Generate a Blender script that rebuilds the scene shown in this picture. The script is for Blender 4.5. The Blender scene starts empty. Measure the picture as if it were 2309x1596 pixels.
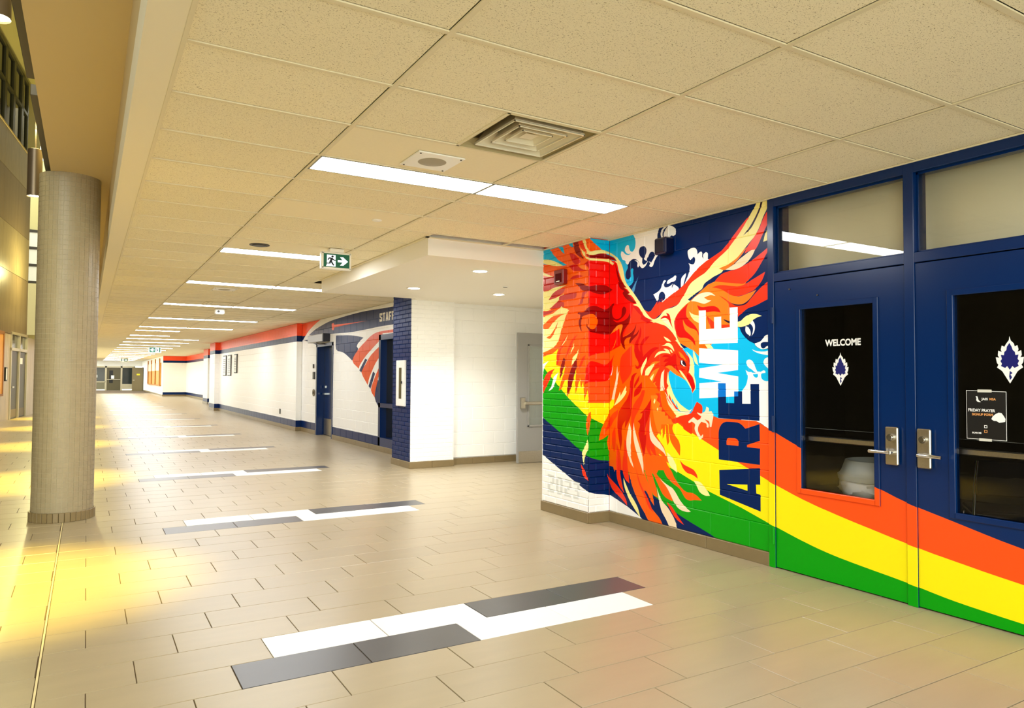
# Blender scene: school corridor with a firebird mural
import bpy, bmesh, math, random
from mathutils import Vector, Matrix
from mathutils.geometry import delaunay_2d_cdt
random.seed(7)
C = bpy.context.scene.collection
SC = bpy.context.scene
EXPOSURE = 1.08
WORLD = 2.2
DOWN_W = 60.0         # soffit downlights, watts
PEND_W = 1000.0       # atrium pendants, watts
ATRIUM_FILL = 50.0  # added fill points above the pendants, watts
# ------------------------------------------------------------------ camera, world, exposure
cam = bpy.data.cameras.new('camera'); camo = bpy.data.objects.new('camera', cam); C.objects.link(camo)
cam.sensor_width = 36.0; cam.lens = 1618.16 / 2309 * 36.0; cam.clip_end = 300; cam.clip_start = 0.05
yaw, pitch, roll = 0.53477, 0.0330, 0.00545
fwd = Vector((math.sin(yaw)*math.cos(pitch), math.cos(yaw)*math.cos(pitch), math.sin(pitch)))
rgt0 = Vector((math.cos(yaw), -math.sin(yaw), 0)); up0 = rgt0.cross(fwd)
rgt = math.cos(roll)*rgt0 + math.sin(roll)*up0; upv = -math.sin(roll)*rgt0 + math.cos(roll)*up0
camo.matrix_world = Matrix(((rgt.x, upv.x, -fwd.x, 0), (rgt.y, upv.y, -fwd.y, 0), (rgt.z, upv.z, -fwd.z, 1.387), (0, 0, 0, 1)))
SC.camera = camo
W = bpy.data.worlds.new('world'); SC.world = W; W.use_nodes = True
W.node_tree.nodes['Background'].inputs[0].default_value = (0.96, 1.0, 0.86, 1)
W.node_tree.nodes['Background'].inputs[1].default_value = WORLD
SC.view_settings.view_transform = 'Standard'; SC.view_settings.look = 'None'
SC.view_settings.gamma = 1.0; SC.view_settings.use_curve_mapping = False
SC.view_settings.exposure = EXPOSURE
SC.cycles.use_denoising = True
SC.cycles.max_bounces = 10; SC.cycles.diffuse_bounces = 6
PANEL = 15.0          # ceiling panels
ZC = 2.742            # hung ceiling height


# ------------------------------------------------------------------ paint outlines on the walls, in millimetres on each wall plane
PAL = {"NV":[0,34,90],"WH":[252,252,250],"CY":[0,190,245],"GN":[0,160,8],"YE":[255,238,12],"OS":[255,84,22],"OR":[255,98,0],"LO":[255,126,24],"RO":[250,52,12],"RD":[214,6,4],"BR":[245,10,2],"DR":[146,3,3],"CM":[255,244,158],"PA":[250,226,190],"BL":[0,118,215],"LB":[70,150,205],"DK":[38,14,44],"EY":[84,4,12],"GY":[222,225,222],"PK":[205,52,44],"OB":[255,92,50],"OT":[232,80,10],"ST":[238,234,218]}
MURAL = {
"pil": [
["NV",[-9000,-500,9000,-500,9000,4000,-9000,4000]],
["NV",[-6789,3523,-5557,3250,-5545,-588,-6747,-879]],
["CY",[-6386,2765,-6080,2765,-5793,2765,-5562,2757,-5556,2756,-5554,2422,-5891,2460,-6384,2515,-6385,2598,-6386,2682]],
["YE",[-6582,1611,-6041,1690,-5552,1556,-5550,1011,-5579,1017,-5876,1175,-6582,1635]],
["GN",[-6444,1539,-6382,1511,-6322,1476,-5882,1175,-5716,1090,-5575,1015,-5550,1010,-5549,631,-5559,632,-5699,684,-5980,810,-6370,972,-6497,1024]],
["WH",[-6494,633,-6367,582,-6055,467,-5770,367,-5558,294,-5547,294,-5546,-167,-6485,-347]],
["OR",[-6385,2595,-6000,2528,-5928,2528,-6083,2599,-6168,2663,-6238,2729,-5665,2738,-5556,2744,-5550,1160,-5552,1160,-5576,1272,-5613,1202,-5626,1158,-5646,1352,-5688,1287,-5698,1390,-5773,1230,-5784,1367,-5813,1285,-5922,1205,-5913,1372,-5953,1367,-6028,1270,-6064,1258,-5973,1479,-6055,1377,-6045,1508,-6112,1517,-6108,1634,-6077,1685,-6171,1642,-6378,1606]],
["CY",[-6084,2732,-6056,2730,-6028,2727,-6001,2725,-5991,2699,-5980,2673,-5969,2647,-5990,2657,-6010,2670,-6033,2687,-6058,2710]],
["CY",[-5899,2735,-5876,2736,-5853,2736,-5830,2736,-5826,2721,-5823,2707,-5820,2692,-5839,2695,-5859,2701,-5880,2717]],
["DR",[-5820,2740,-5787,2740,-5755,2741,-5723,2741,-5730,2728,-5732,2712,-5724,2685,-5710,2651,-5693,2618,-5676,2592,-5656,2568,-5636,2545,-5673,2563,-5711,2580,-5741,2598,-5763,2612,-5779,2626,-5790,2643,-5801,2672,-5811,2706]],
["RD",[-5889,2646,-5852,2635,-5815,2624,-5781,2609,-5750,2585,-5721,2558,-5693,2530,-5717,2518,-5740,2509,-5765,2510,-5790,2518,-5809,2531,-5830,2548,-5849,2568,-5863,2592,-5876,2619]],
["RO",[-5732,2740,-5698,2738,-5665,2735,-5643,2692,-5621,2650,-5599,2608,-5615,2620,-5630,2632,-5646,2645,-5670,2660,-5694,2679,-5707,2697,-5720,2719]],
["CM",[-6397,2645,-6356,2641,-6315,2637,-6275,2631,-6235,2622,-6195,2610,-6157,2598,-6119,2583,-6082,2568,-6052,2555,-6024,2543,-6000,2531,-6033,2533,-6067,2535,-6103,2539,-6144,2546,-6189,2554,-6231,2564,-6271,2575,-6309,2586,-6341,2596,-6370,2603,-6397,2609,-6397,2627]],
["RD",[-5898,2513,-5858,2515,-5818,2518,-5780,2514,-5747,2499,-5717,2477,-5683,2458,-5645,2445,-5602,2436,-5561,2426,-5624,2432,-5688,2437,-5740,2443,-5769,2446,-5794,2450,-5819,2458,-5845,2473,-5871,2493]],
["LO",[-5740,2504,-5709,2499,-5676,2494,-5646,2486,-5617,2473,-5591,2457,-5570,2444,-5558,2435,-5555,2433,-5555,2429,-5575,2432,-5601,2437,-5626,2443,-5656,2451,-5683,2463,-5702,2475,-5722,2489]],
["RD",[-5646,2497,-5617,2508,-5588,2518,-5559,2529,-5557,2500,-5555,2472,-5555,2444,-5569,2458,-5589,2473,-5616,2485]],
["RD",[-5877,2375,-5859,2385,-5840,2395,-5819,2402,-5791,2405,-5761,2405,-5731,2403,-5702,2398,-5673,2390,-5645,2382,-5683,2379,-5721,2375,-5760,2373,-5798,2373,-5838,2374]],
["CM",[-6396,2519,-6355,2503,-6312,2487,-6274,2472,-6240,2460,-6208,2449,-6176,2438,-6208,2441,-6240,2443,-6274,2449,-6312,2459,-6354,2471,-6396,2484,-6396,2502]],
["PK",[-6396,2463,-6317,2453,-6240,2444,-6176,2438,-6137,2438,-6104,2440,-6071,2443,-6071,2414,-6072,2386,-6071,2363,-6062,2347,-6061,2333,-6075,2320,-6099,2308,-6133,2300,-6205,2300,-6299,2304,-6395,2308,-6395,2360,-6395,2411]],
["CM",[-6395,2304,-6355,2302,-6314,2301,-6273,2302,-6230,2308,-6186,2317,-6134,2323,-6069,2325,-5998,2325,-5927,2324,-5968,2318,-6009,2312,-6050,2303,-6090,2292,-6128,2278,-6165,2263,-6199,2244,-6230,2223,-6261,2202,-6214,2204,-6169,2207,-6123,2212,-6074,2222,-6026,2233,-5977,2245,-6011,2223,-6045,2200,-6080,2180,-6117,2162,-6153,2146,-6186,2131,-6210,2115,-6233,2100,-6261,2091,-6300,2090,-6346,2095,-6393,2100,-6394,2168,-6394,2236]],
["PK",[-6261,2202,-6237,2222,-6213,2241,-6187,2259,-6154,2274,-6118,2286,-6080,2295,-6043,2299,-6005,2300,-5968,2300,-5967,2280,-5977,2262,-6005,2249,-6042,2237,-6080,2226,-6117,2218,-6153,2211,-6186,2207,-6212,2204,-6237,2203]],
["PK",[-6070,2179,-6067,2195,-6065,2211,-6050,2223,-6007,2231,-5952,2235,-5897,2237,-5850,2237,-5804,2236,-5759,2235,-5761,2215,-5763,2196,-5779,2181,-5815,2176,-5865,2176,-5917,2177,-5966,2177,-6018,2178]],
["PK",[-6249,2107,-6216,2118,-6184,2129,-6154,2140,-6132,2154,-6114,2168,-6091,2175,-6057,2172,-6017,2163,-5977,2154,-5977,2139,-5977,2124,-5976,2109,-6030,2107,-6083,2105,-6132,2104,-6174,2104,-6211,2106]],
["CM",[-6111,2079,-6079,2092,-6049,2105,-6018,2118,-6007,2103,-5981,2096,-5943,2088,-5906,2081,-5918,2068,-5936,2060,-5983,2064,-6046,2071]],
["BR",[-5565,2530,-5555,2528,-5552,1598,-5562,1596]],
["DR",[-5789,2329,-5752,2325,-5716,2321,-5683,2315,-5654,2306,-5629,2294,-5608,2285,-5583,2278,-5559,2275,-5554,2275,-5554,2230,-5559,2232,-5590,2235,-5620,2235,-5645,2237,-5670,2247,-5692,2261,-5707,2273,-5724,2287,-5740,2299,-5764,2315]],
["PK",[-5654,2230,-5627,2233,-5593,2232,-5559,2232,-5579,2223,-5599,2215,-5616,2205,-5628,2192,-5636,2178,-5645,2164,-5649,2147,-5653,2130,-5663,2116,-5684,2110,-5712,2108,-5739,2106,-5722,2119,-5705,2132,-5691,2146,-5683,2162,-5678,2178,-5672,2194,-5669,2208,-5666,2221]],
["DR",[-5613,2591,-5575,2583,-5555,2578,-5555,2556,-5565,2560,-5589,2575]],
["CM",[-5670,2741,-5647,2743,-5623,2745,-5615,2723,-5608,2701,-5599,2681,-5591,2663,-5582,2647,-5571,2634,-5555,2622,-5555,2584,-5564,2586,-5609,2595,-5596,2601,-5590,2609,-5598,2623,-5613,2642,-5627,2664,-5642,2688,-5656,2715]],
["CM",[-5703,2678,-5691,2663,-5679,2649,-5665,2636,-5638,2621,-5618,2608,-5618,2591,-5618,2575,-5599,2563,-5570,2555,-5555,2552,-5555,2530,-5568,2534,-5590,2542,-5609,2552,-5628,2567,-5646,2584,-5659,2600,-5672,2617,-5684,2634,-5692,2649,-5697,2663]],
["OS",[-5562,1599,-5552,1600,-5550,1148,-5575,1147,-5560,1182]],
["BR",[-5563,1822,-5553,1821,-5552,1598,-5562,1596,-5562,1672,-5562,1747]],
["BR",[-5551,1347,-5577,1342,-5599,1334,-5622,1325,-5618,1381,-5613,1437,-5604,1482,-5590,1506,-5569,1526,-5552,1538]],
["DR",[-5589,2059,-5568,2069,-5553,2074,-5553,1848,-5558,1852,-5574,1863,-5593,1882,-5603,1900,-5598,1911,-5589,1920,-5584,1902,-5574,1885,-5558,1875,-5553,1873,-5553,2003,-5574,2001,-5604,1998,-5638,1993,-5664,1986,-5675,1975,-5678,1962,-5679,1948,-5683,1933,-5686,1917,-5686,1900,-5683,1882,-5677,1862,-5670,1842,-5691,1858,-5709,1875,-5717,1889,-5722,1905,-5724,1920,-5724,1934,-5722,1949,-5717,1963,-5711,1977,-5702,1991,-5694,2006,-5717,2012,-5740,2018,-5740,2026,-5740,2035,-5712,2032,-5683,2028,-5656,2029,-5632,2037,-5610,2048]],
["OR",[-5553,1871,-5574,1884,-5588,1899,-5592,1912,-5596,1925,-5611,1937,-5629,1950,-5649,1963,-5629,1976,-5611,1989,-5589,1998,-5563,2003,-5553,2003]],
["CM",[-6392,2008,-6338,2038,-6256,2046,-6185,2052,-6148,2065,-6119,2078,-6079,2085,-6021,2083,-5953,2077,-5886,2070,-5903,2056,-5920,2041,-5936,2023,-5953,1996,-5970,1965,-5986,1936,-6000,1914,-6014,1893,-6027,1870,-6039,1842,-6052,1810,-6067,1781,-6088,1757,-6110,1735,-6140,1715,-6179,1699,-6224,1685,-6268,1673,-6309,1664,-6349,1657,-6390,1650,-6398,1781,-6407,1911]],
["PK",[-6393,2085,-6347,2086,-6303,2086,-6261,2087,-6220,2087,-6181,2087,-6142,2087,-6176,2076,-6211,2065,-6249,2057,-6294,2053,-6343,2051,-6393,2049,-6393,2067]],
["OR",[-6293,1978,-6254,1996,-6212,2014,-6164,2028,-6105,2034,-6040,2036,-5976,2037,-6006,2029,-6036,2021,-6069,2010,-6106,1993,-6147,1973,-6185,1954,-6213,1934,-6240,1914,-6270,1901,-6307,1898,-6349,1903,-6392,1907,-6395,1919,-6392,1931,-6367,1945,-6331,1961]],
["OR",[-6302,1809,-6273,1818,-6243,1827,-6215,1840,-6186,1861,-6157,1886,-6131,1910,-6111,1931,-6095,1951,-6079,1970,-6088,1951,-6097,1931,-6110,1909,-6132,1880,-6159,1847,-6184,1821,-6208,1803,-6237,1794,-6269,1799]],
["RO",[-5895,1819,-5922,1789,-5950,1760,-5974,1732,-5998,1710,-6019,1691,-6036,1666,-6051,1624,-6064,1574,-6076,1537,-6092,1525,-6112,1517,-6111,1551,-6110,1585,-6098,1623,-6063,1675,-6017,1733,-5975,1777,-5951,1795,-5923,1807]],
["RO",[-5738,1817,-5764,1795,-5791,1772,-5816,1749,-5836,1724,-5855,1699,-5874,1673,-5898,1646,-5923,1618,-5943,1591,-5957,1566,-5965,1542,-5973,1518,-5962,1554,-5952,1590,-5934,1630,-5905,1679,-5870,1731,-5835,1772,-5805,1791,-5771,1804]],
["RO",[-5587,1810,-5613,1789,-5639,1768,-5661,1743,-5677,1709,-5689,1670,-5699,1635,-5709,1607,-5718,1583,-5727,1559,-5715,1609,-5702,1658,-5690,1700,-5676,1729,-5660,1754,-5643,1774,-5625,1789,-5605,1799]],
["RO",[-5604,1611,-5624,1603,-5644,1596,-5661,1585,-5676,1569,-5687,1551,-5698,1531,-5709,1512,-5718,1492,-5727,1472,-5704,1488,-5682,1505,-5660,1525,-5642,1552,-5623,1581]],
["CM",[-5900,1825,-5918,1800,-5935,1776,-5955,1754,-5978,1736,-6003,1720,-6026,1706,-6041,1692,-6054,1680,-6067,1667,-6035,1697,-6004,1727,-5975,1755,-5949,1779,-5924,1802]],
["CM",[-5800,1737,-5803,1719,-5806,1702,-5815,1682,-5832,1660,-5856,1636,-5879,1612,-5865,1632,-5853,1652,-5839,1672,-5826,1693,-5814,1715]],
["CM",[-5723,1674,-5732,1645,-5741,1615,-5756,1587,-5782,1561,-5813,1536,-5843,1511,-5838,1538,-5833,1566,-5824,1588,-5807,1603,-5786,1614,-5766,1626,-5751,1641,-5736,1657]],
["DR",[-5756,1582,-5753,1560,-5750,1539,-5751,1516,-5765,1463,-5787,1399,-5814,1340,-5846,1294,-5884,1254,-5922,1213,-5917,1267,-5913,1321,-5902,1372,-5883,1422,-5857,1468,-5833,1506,-5818,1527,-5800,1545,-5785,1560,-5770,1572]],
["DR",[-5974,1597,-5961,1581,-5954,1563,-5956,1543,-5962,1518,-5973,1490,-5993,1454,-6019,1413,-6044,1372,-6042,1413,-6039,1454,-6035,1491,-6026,1519,-6016,1544,-6004,1564,-5990,1582]],
["YE",[-5765,1477,-5767,1440,-5769,1402,-5774,1368,-5784,1338,-5795,1311,-5813,1285,-5838,1258,-5870,1232,-5901,1205,-5885,1230,-5868,1255,-5853,1284,-5835,1320,-5819,1359,-5803,1395,-5790,1425,-5778,1451]],
["YE",[-5954,1518,-5958,1493,-5963,1468,-5973,1440,-5993,1403,-6019,1362,-6044,1321,-6038,1345,-6032,1369,-6024,1394,-6011,1424,-5997,1454,-5984,1479,-5973,1493,-5963,1506]],
["WH",[-6257,1562,-6284,1543,-6311,1524,-6333,1505,-6344,1488,-6348,1471,-6355,1452,-6365,1427,-6376,1399,-6388,1370,-6393,1421,-6398,1471,-6389,1511,-6354,1535,-6305,1549]],
["WH",[-6075,1446,-6093,1412,-6110,1379,-6128,1348,-6144,1322,-6161,1298,-6179,1279,-6203,1266,-6229,1258,-6255,1249,-6232,1272,-6209,1296,-6191,1319,-6179,1345,-6172,1371,-6160,1394,-6135,1413,-6105,1429]],
["RO",[-6139,1483,-6157,1468,-6174,1453,-6192,1434,-6210,1408,-6230,1377,-6256,1342,-6294,1297,-6339,1246,-6385,1194,-6390,1224,-6393,1254,-6386,1288,-6363,1337,-6329,1391,-6289,1435,-6242,1458,-6191,1470]],
["OR",[-5549,893,-5551,889,-5574,831,-5586,868,-5597,905,-5602,941,-5595,977,-5583,1012,-5567,1039,-5550,1052]],
["CM",[-5574,799,-5566,772,-5559,746,-5560,720,-5575,692,-5596,664,-5615,635,-5624,605,-5630,575,-5635,544,-5648,583,-5659,621,-5664,654,-5658,675,-5645,693,-5629,714,-5612,740,-5593,770]],
["RO",[-5682,552,-5664,537,-5646,523,-5628,505,-5607,476,-5583,440,-5558,405,-5588,414,-5618,423,-5642,439,-5659,471,-5670,511]],
["GY",[-6263,391,-6226,390,-6227,360,-6263,362]],
["GY",[-6263,391,-6142,386,-6142,353,-6263,358]],
["GY",[-6178,355,-6142,353,-6143,305,-6179,306]],
["GY",[-6221,316,-6167,315,-6167,282,-6222,283]],
["GY",[-6264,290,-6215,289,-6215,243,-6264,244]],
["GY",[-6264,240,-6144,238,-6145,206,-6265,207]],
["GY",[-6107,366,-6065,364,-6067,223,-6109,224]],
["GY",[-6032,363,-5991,361,-5994,222,-6035,223]],
["GY",[-6083,383,-6014,380,-6014,355,-6084,358]],
["GY",[-6086,230,-6017,230,-6018,205,-6087,206]],
["GY",[-5956,377,-5922,375,-5923,348,-5957,349]],
["GY",[-5956,377,-5843,372,-5845,342,-5957,346]],
["GY",[-5877,343,-5845,342,-5846,296,-5880,297]],
["GY",[-5918,307,-5868,305,-5869,275,-5919,276]],
["GY",[-5959,282,-5914,281,-5915,238,-5960,239]],
["GY",[-5960,236,-5848,234,-5849,204,-5960,205]],
["GY",[-5811,370,-5701,365,-5703,336,-5812,340]],
["GY",[-5741,338,-5703,336,-5704,292,-5744,293]],
["GY",[-5780,299,-5726,298,-5727,275,-5781,276]],
["GY",[-5744,275,-5705,274,-5707,227,-5746,227]],
["GY",[-5815,230,-5718,229,-5719,203,-5816,203]]],
"side": [
["NV",[-9000,-500,9000,-500,9000,4000,-9000,4000]],
["NV",[4142,3240,4401,3281,4404,-623,4151,-582]],
["CY",[4144,2749,4145,2749,4240,2763,4326,2763,4401,2769,4402,2434,4218,2424,4144,2417]],
["YE",[4146,1558,4176,1546,4403,1329,4404,891,4323,942,4147,1015]],
["GN",[4147,1013,4323,940,4404,889,4404,582,4279,596,4208,613,4148,635]],
["WH",[4149,299,4226,277,4333,263,4404,247,4404,-194,4150,-162]],
["OR",[4144,2736,4151,2739,4402,2577,4404,654,4390,689,4373,748,4376,791,4392,837,4330,803,4271,784,4292,868,4319,929,4351,977,4400,1049,4403,1052,4403,1140,4400,1140,4401,1158,4151,1161,4146,1194]],
["RD",[4144,2421,4146,2421,4144,2420]],
["LO",[4144,2433,4147,2430,4154,2424,4144,2424]],
["RD",[4144,2521,4146,2523,4148,2494,4150,2466,4152,2437,4144,2446]],
["BR",[4144,2523,4379,2527,4402,2517,4403,1650,4400,1649,4397,1647,4247,1622,4146,1595]],
["DR",[4145,2270,4147,2270,4176,2275,4211,2283,4246,2289,4278,2293,4310,2296,4336,2296,4354,2294,4370,2289,4385,2284,4401,2277,4402,2276,4402,2238,4389,2229,4366,2217,4343,2209,4319,2205,4294,2203,4268,2204,4242,2207,4217,2211,4192,2217,4169,2223,4147,2227,4145,2227]],
["PK",[4145,2227,4147,2227,4145,2225]],
["DR",[4144,2573,4161,2573,4186,2576,4215,2583,4245,2594,4275,2601,4306,2603,4336,2603,4366,2600,4396,2595,4402,2594,4402,2559,4396,2559,4358,2559,4317,2557,4275,2555,4235,2551,4195,2547,4163,2546,4144,2552]],
["CM",[4144,2621,4152,2615,4169,2611,4184,2614,4202,2620,4222,2625,4245,2630,4269,2635,4294,2639,4318,2639,4343,2638,4366,2635,4388,2631,4402,2627,4402,2602,4395,2603,4366,2608,4338,2609,4310,2606,4282,2602,4253,2595,4226,2586,4199,2579,4170,2578,4144,2578]],
["CM",[4144,2546,4169,2546,4207,2548,4245,2549,4289,2550,4332,2552,4366,2553,4381,2558,4394,2559,4402,2554,4402,2521,4390,2525,4358,2529,4317,2530,4275,2530,4234,2528,4191,2525,4157,2524,4144,2526]],
["OS",[4146,1598,4247,1622,4401,1647,4401,1180,4403,1180,4403,1153,4400,1145,4147,1149]],
["BR",[4146,1819,4233,1816,4323,1813,4397,1816,4403,1818,4403,1650,4397,1647,4355,1639,4298,1631,4247,1622,4210,1613,4177,1604,4146,1596]],
["BR",[4154,1539,4169,1549,4189,1551,4206,1549,4226,1546,4247,1541,4273,1534,4301,1526,4325,1521,4343,1520,4358,1521,4373,1527,4390,1539,4403,1550,4403,1389,4403,1388,4386,1370,4364,1360,4337,1356,4307,1353,4258,1351,4199,1350,4154,1348,4146,1345,4146,1531]],
["WH",[4403,1400,4399,1393,4386,1370,4396,1376,4403,1382]],
["DR",[4145,2068,4156,2075,4176,2081,4199,2086,4222,2088,4242,2085,4260,2080,4279,2074,4298,2068,4319,2061,4337,2058,4354,2060,4371,2065,4385,2072,4396,2081,4402,2089,4403,1818,4385,1814,4361,1812,4337,1812,4313,1813,4287,1815,4260,1818,4231,1821,4200,1825,4176,1831,4160,1839,4147,1849,4146,1851,4146,1875,4147,1873,4161,1866,4176,1861,4191,1860,4207,1862,4222,1868,4234,1880,4245,1895,4251,1912,4254,1930,4254,1948,4251,1964,4244,1977,4234,1989,4222,1997,4209,2002,4194,2005,4180,2005,4166,2004,4153,2001,4145,1999]],
["OR",[4180,2005,4195,2005,4209,2002,4222,1997,4234,1988,4244,1977,4251,1964,4254,1951,4255,1936,4253,1921,4248,1905,4241,1890,4232,1877,4214,1864,4194,1858,4179,1859,4165,1863,4152,1869,4146,1874,4145,1999,4162,2004]],
["OR",[4396,922,4395,1182,4403,1183,4404,532,4396,534]],
["OR",[4400,1140,4403,1140,4403,1052,4400,1049,4351,977,4319,929,4292,868,4271,784,4330,803,4392,837,4376,791,4373,748,4390,689,4404,654,4403,1415,4400,1415]],
["YE",[4403,1075,4400,1073,4398,1097,4396,1121,4398,1141,4403,1150]],
["RO",[4403,990,4401,985,4389,962,4378,937,4368,913,4358,892,4350,871,4341,851,4353,865,4368,879,4381,889,4396,899,4404,904]],
["RO",[4370,463,4381,447,4392,431,4404,417,4404,364,4394,390,4382,427]],
["OR",[4172,1065,4175,1042,4177,1019,4177,993,4167,946,4152,891,4147,873,4147,1047,4155,1055]]],
"main": [
["NV",[-9000,-500,9000,-500,9000,4000,-9000,4000]],
["NV",[-5562,3276,-3531,2817,-3555,-122,-5557,-616]],
["WH",[-5231,2763,-5127,2767,-5009,2769,-4893,2771,-4875,2767,-4857,2763,-4839,2758,-4839,2748,-4846,2734,-4856,2714,-4864,2695,-4868,2678,-4868,2661,-4868,2645,-4864,2625,-4857,2608,-4844,2595,-4832,2584,-4826,2574,-4824,2563,-4825,2549,-4828,2534,-4834,2523,-4841,2512,-4850,2502,-4865,2491,-4879,2481,-4888,2472,-4894,2463,-4901,2457,-4906,2450,-4912,2437,-4920,2420,-4928,2408,-4940,2401,-4954,2400,-4966,2406,-4977,2414,-4969,2427,-4962,2440,-4971,2445,-4980,2450,-4986,2457,-4991,2464,-5004,2449,-5015,2433,-5027,2421,-5046,2410,-5065,2405,-5077,2407,-5088,2413,-5100,2423,-5112,2437,-5115,2453,-5120,2469,-5133,2483,-5151,2494,-5174,2504,-5198,2509,-5224,2506,-5247,2497,-5258,2486,-5267,2473,-5284,2465,-5324,2463,-5377,2466,-5430,2468,-5438,2567,-5446,2666,-5431,2738,-5382,2765,-5312,2765]],
["NV",[-5065,2608,-5085,2608,-5104,2602,-5112,2591,-5118,2577,-5120,2562,-5117,2549,-5112,2536,-5104,2524,-5087,2509,-5072,2494,-5074,2475,-5076,2458,-5068,2446,-5057,2435,-5042,2437,-5027,2441,-5010,2452,-4991,2464,-5013,2468,-5030,2472,-5043,2481,-5049,2490,-5048,2497,-5042,2505,-5035,2514,-5026,2526,-5019,2537,-5014,2555,-5015,2573,-5022,2587,-5034,2599,-5048,2606]],
["NV",[-4935,2538,-4950,2539,-4965,2535,-4977,2522,-4988,2507,-5003,2493,-5011,2480,-5005,2467,-4991,2457,-4978,2453,-4965,2451,-4950,2441,-4940,2452,-4930,2462,-4921,2472,-4909,2486,-4902,2500,-4905,2515,-4913,2527,-4923,2534]],
["WH",[-5183,2491,-5167,2491,-5151,2489,-5136,2481,-5124,2470,-5117,2453,-5116,2437,-5122,2427,-5132,2419,-5138,2427,-5143,2436,-5141,2448,-5139,2461,-5145,2471,-5155,2479,-5168,2485]],
["WH",[-4762,2745,-4778,2738,-4797,2728,-4813,2716,-4821,2704,-4825,2691,-4826,2679,-4822,2662,-4815,2647,-4807,2634,-4798,2622,-4784,2627,-4790,2639,-4796,2651,-4801,2664,-4801,2679,-4798,2694,-4791,2708,-4776,2719,-4757,2728,-4737,2738,-4750,2743]],
["WH",[-4727,2736,-4702,2735,-4677,2726,-4658,2715,-4643,2701,-4634,2686,-4630,2670,-4634,2655,-4643,2643,-4652,2638,-4663,2637,-4676,2642,-4688,2646,-4700,2639,-4710,2629,-4713,2621,-4720,2616,-4736,2618,-4756,2622,-4777,2626,-4784,2644,-4787,2662,-4786,2675,-4781,2687,-4773,2700,-4760,2713,-4744,2727]],
["CY",[-5562,2765,-5543,2762,-5428,2754,-5320,2753,-5215,2753,-5204,2740,-5192,2727,-5183,2713,-5175,2697,-5170,2680,-5167,2663,-5167,2646,-5170,2628,-5175,2612,-5185,2596,-5198,2585,-5211,2580,-5223,2580,-5236,2587,-5247,2597,-5255,2611,-5260,2625,-5261,2638,-5264,2647,-5284,2655,-5299,2649,-5313,2639,-5321,2624,-5322,2608,-5312,2592,-5296,2578,-5280,2569,-5264,2565,-5247,2566,-5231,2568,-5246,2561,-5264,2556,-5288,2560,-5313,2569,-5331,2582,-5346,2596,-5359,2602,-5371,2608,-5379,2594,-5383,2580,-5379,2563,-5371,2546,-5364,2533,-5354,2522,-5338,2517,-5321,2512,-5315,2499,-5309,2484,-5295,2475,-5284,2465,-5279,2449,-5280,2432,-5289,2421,-5300,2409,-5309,2391,-5313,2373,-5311,2355,-5305,2340,-5293,2330,-5280,2324,-5267,2324,-5255,2329,-5241,2342,-5231,2358,-5234,2375,-5239,2390,-5241,2402,-5239,2411,-5229,2418,-5215,2424,-5206,2419,-5198,2412,-5200,2395,-5203,2375,-5200,2361,-5197,2346,-5195,2333,-5195,2316,-5199,2302,-5209,2286,-5223,2273,-5242,2264,-5264,2256,-5290,2269,-5318,2281,-5346,2297,-5387,2338,-5438,2389,-5516,2425,-5561,2431]],
["LB",[-5124,2337,-5133,2327,-5142,2318,-5151,2307,-5161,2295,-5171,2283,-5183,2269,-5198,2251,-5215,2232,-5223,2215,-5215,2200,-5199,2187,-5190,2196,-5183,2206,-5176,2222,-5170,2242,-5163,2261,-5156,2277,-5150,2292,-5143,2306,-5134,2322]],
["WH",[-4490,2474,-4490,2461,-4487,2445,-4483,2433,-4479,2420,-4474,2410,-4465,2401,-4454,2395,-4446,2403,-4438,2409,-4427,2414,-4415,2418,-4408,2409,-4402,2400,-4402,2386,-4406,2372,-4412,2362,-4422,2355,-4434,2355,-4448,2359,-4464,2365,-4480,2372,-4472,2360,-4466,2347,-4465,2331,-4468,2314,-4471,2302,-4475,2290,-4481,2277,-4487,2266,-4493,2254,-4502,2242,-4510,2228,-4519,2213,-4528,2199,-4487,2188,-4446,2178,-4410,2184,-4350,2232,-4284,2301,-4219,2370,-4239,2372,-4259,2375,-4258,2393,-4257,2412,-4259,2426,-4268,2433,-4280,2438,-4292,2433,-4303,2428,-4310,2420,-4313,2410,-4310,2399,-4305,2386,-4315,2396,-4322,2407,-4321,2421,-4319,2435,-4325,2443,-4334,2451,-4346,2448,-4357,2445,-4366,2438,-4374,2431,-4376,2447,-4379,2462,-4385,2475,-4395,2486,-4408,2493,-4421,2497,-4438,2497,-4454,2495,-4468,2490,-4480,2484,-4487,2480]],
["WH",[-4511,2291,-4527,2283,-4541,2275,-4555,2265,-4565,2254,-4570,2239,-4572,2221,-4572,2207,-4572,2192,-4572,2178,-4559,2177,-4548,2180,-4541,2194,-4535,2212,-4528,2230,-4522,2246,-4516,2260,-4511,2271,-4511,2281]],
["WH",[-4627,2280,-4644,2287,-4653,2282,-4664,2275,-4681,2270,-4700,2265,-4721,2258,-4739,2249,-4744,2238,-4746,2225,-4734,2223,-4721,2223,-4708,2228,-4692,2234,-4675,2234,-4658,2235,-4644,2242,-4634,2252,-4629,2265]],
["WH",[-4800,2228,-4798,2241,-4792,2253,-4782,2259,-4770,2260,-4755,2251,-4765,2245,-4774,2238,-4780,2230,-4785,2220]],
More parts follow.
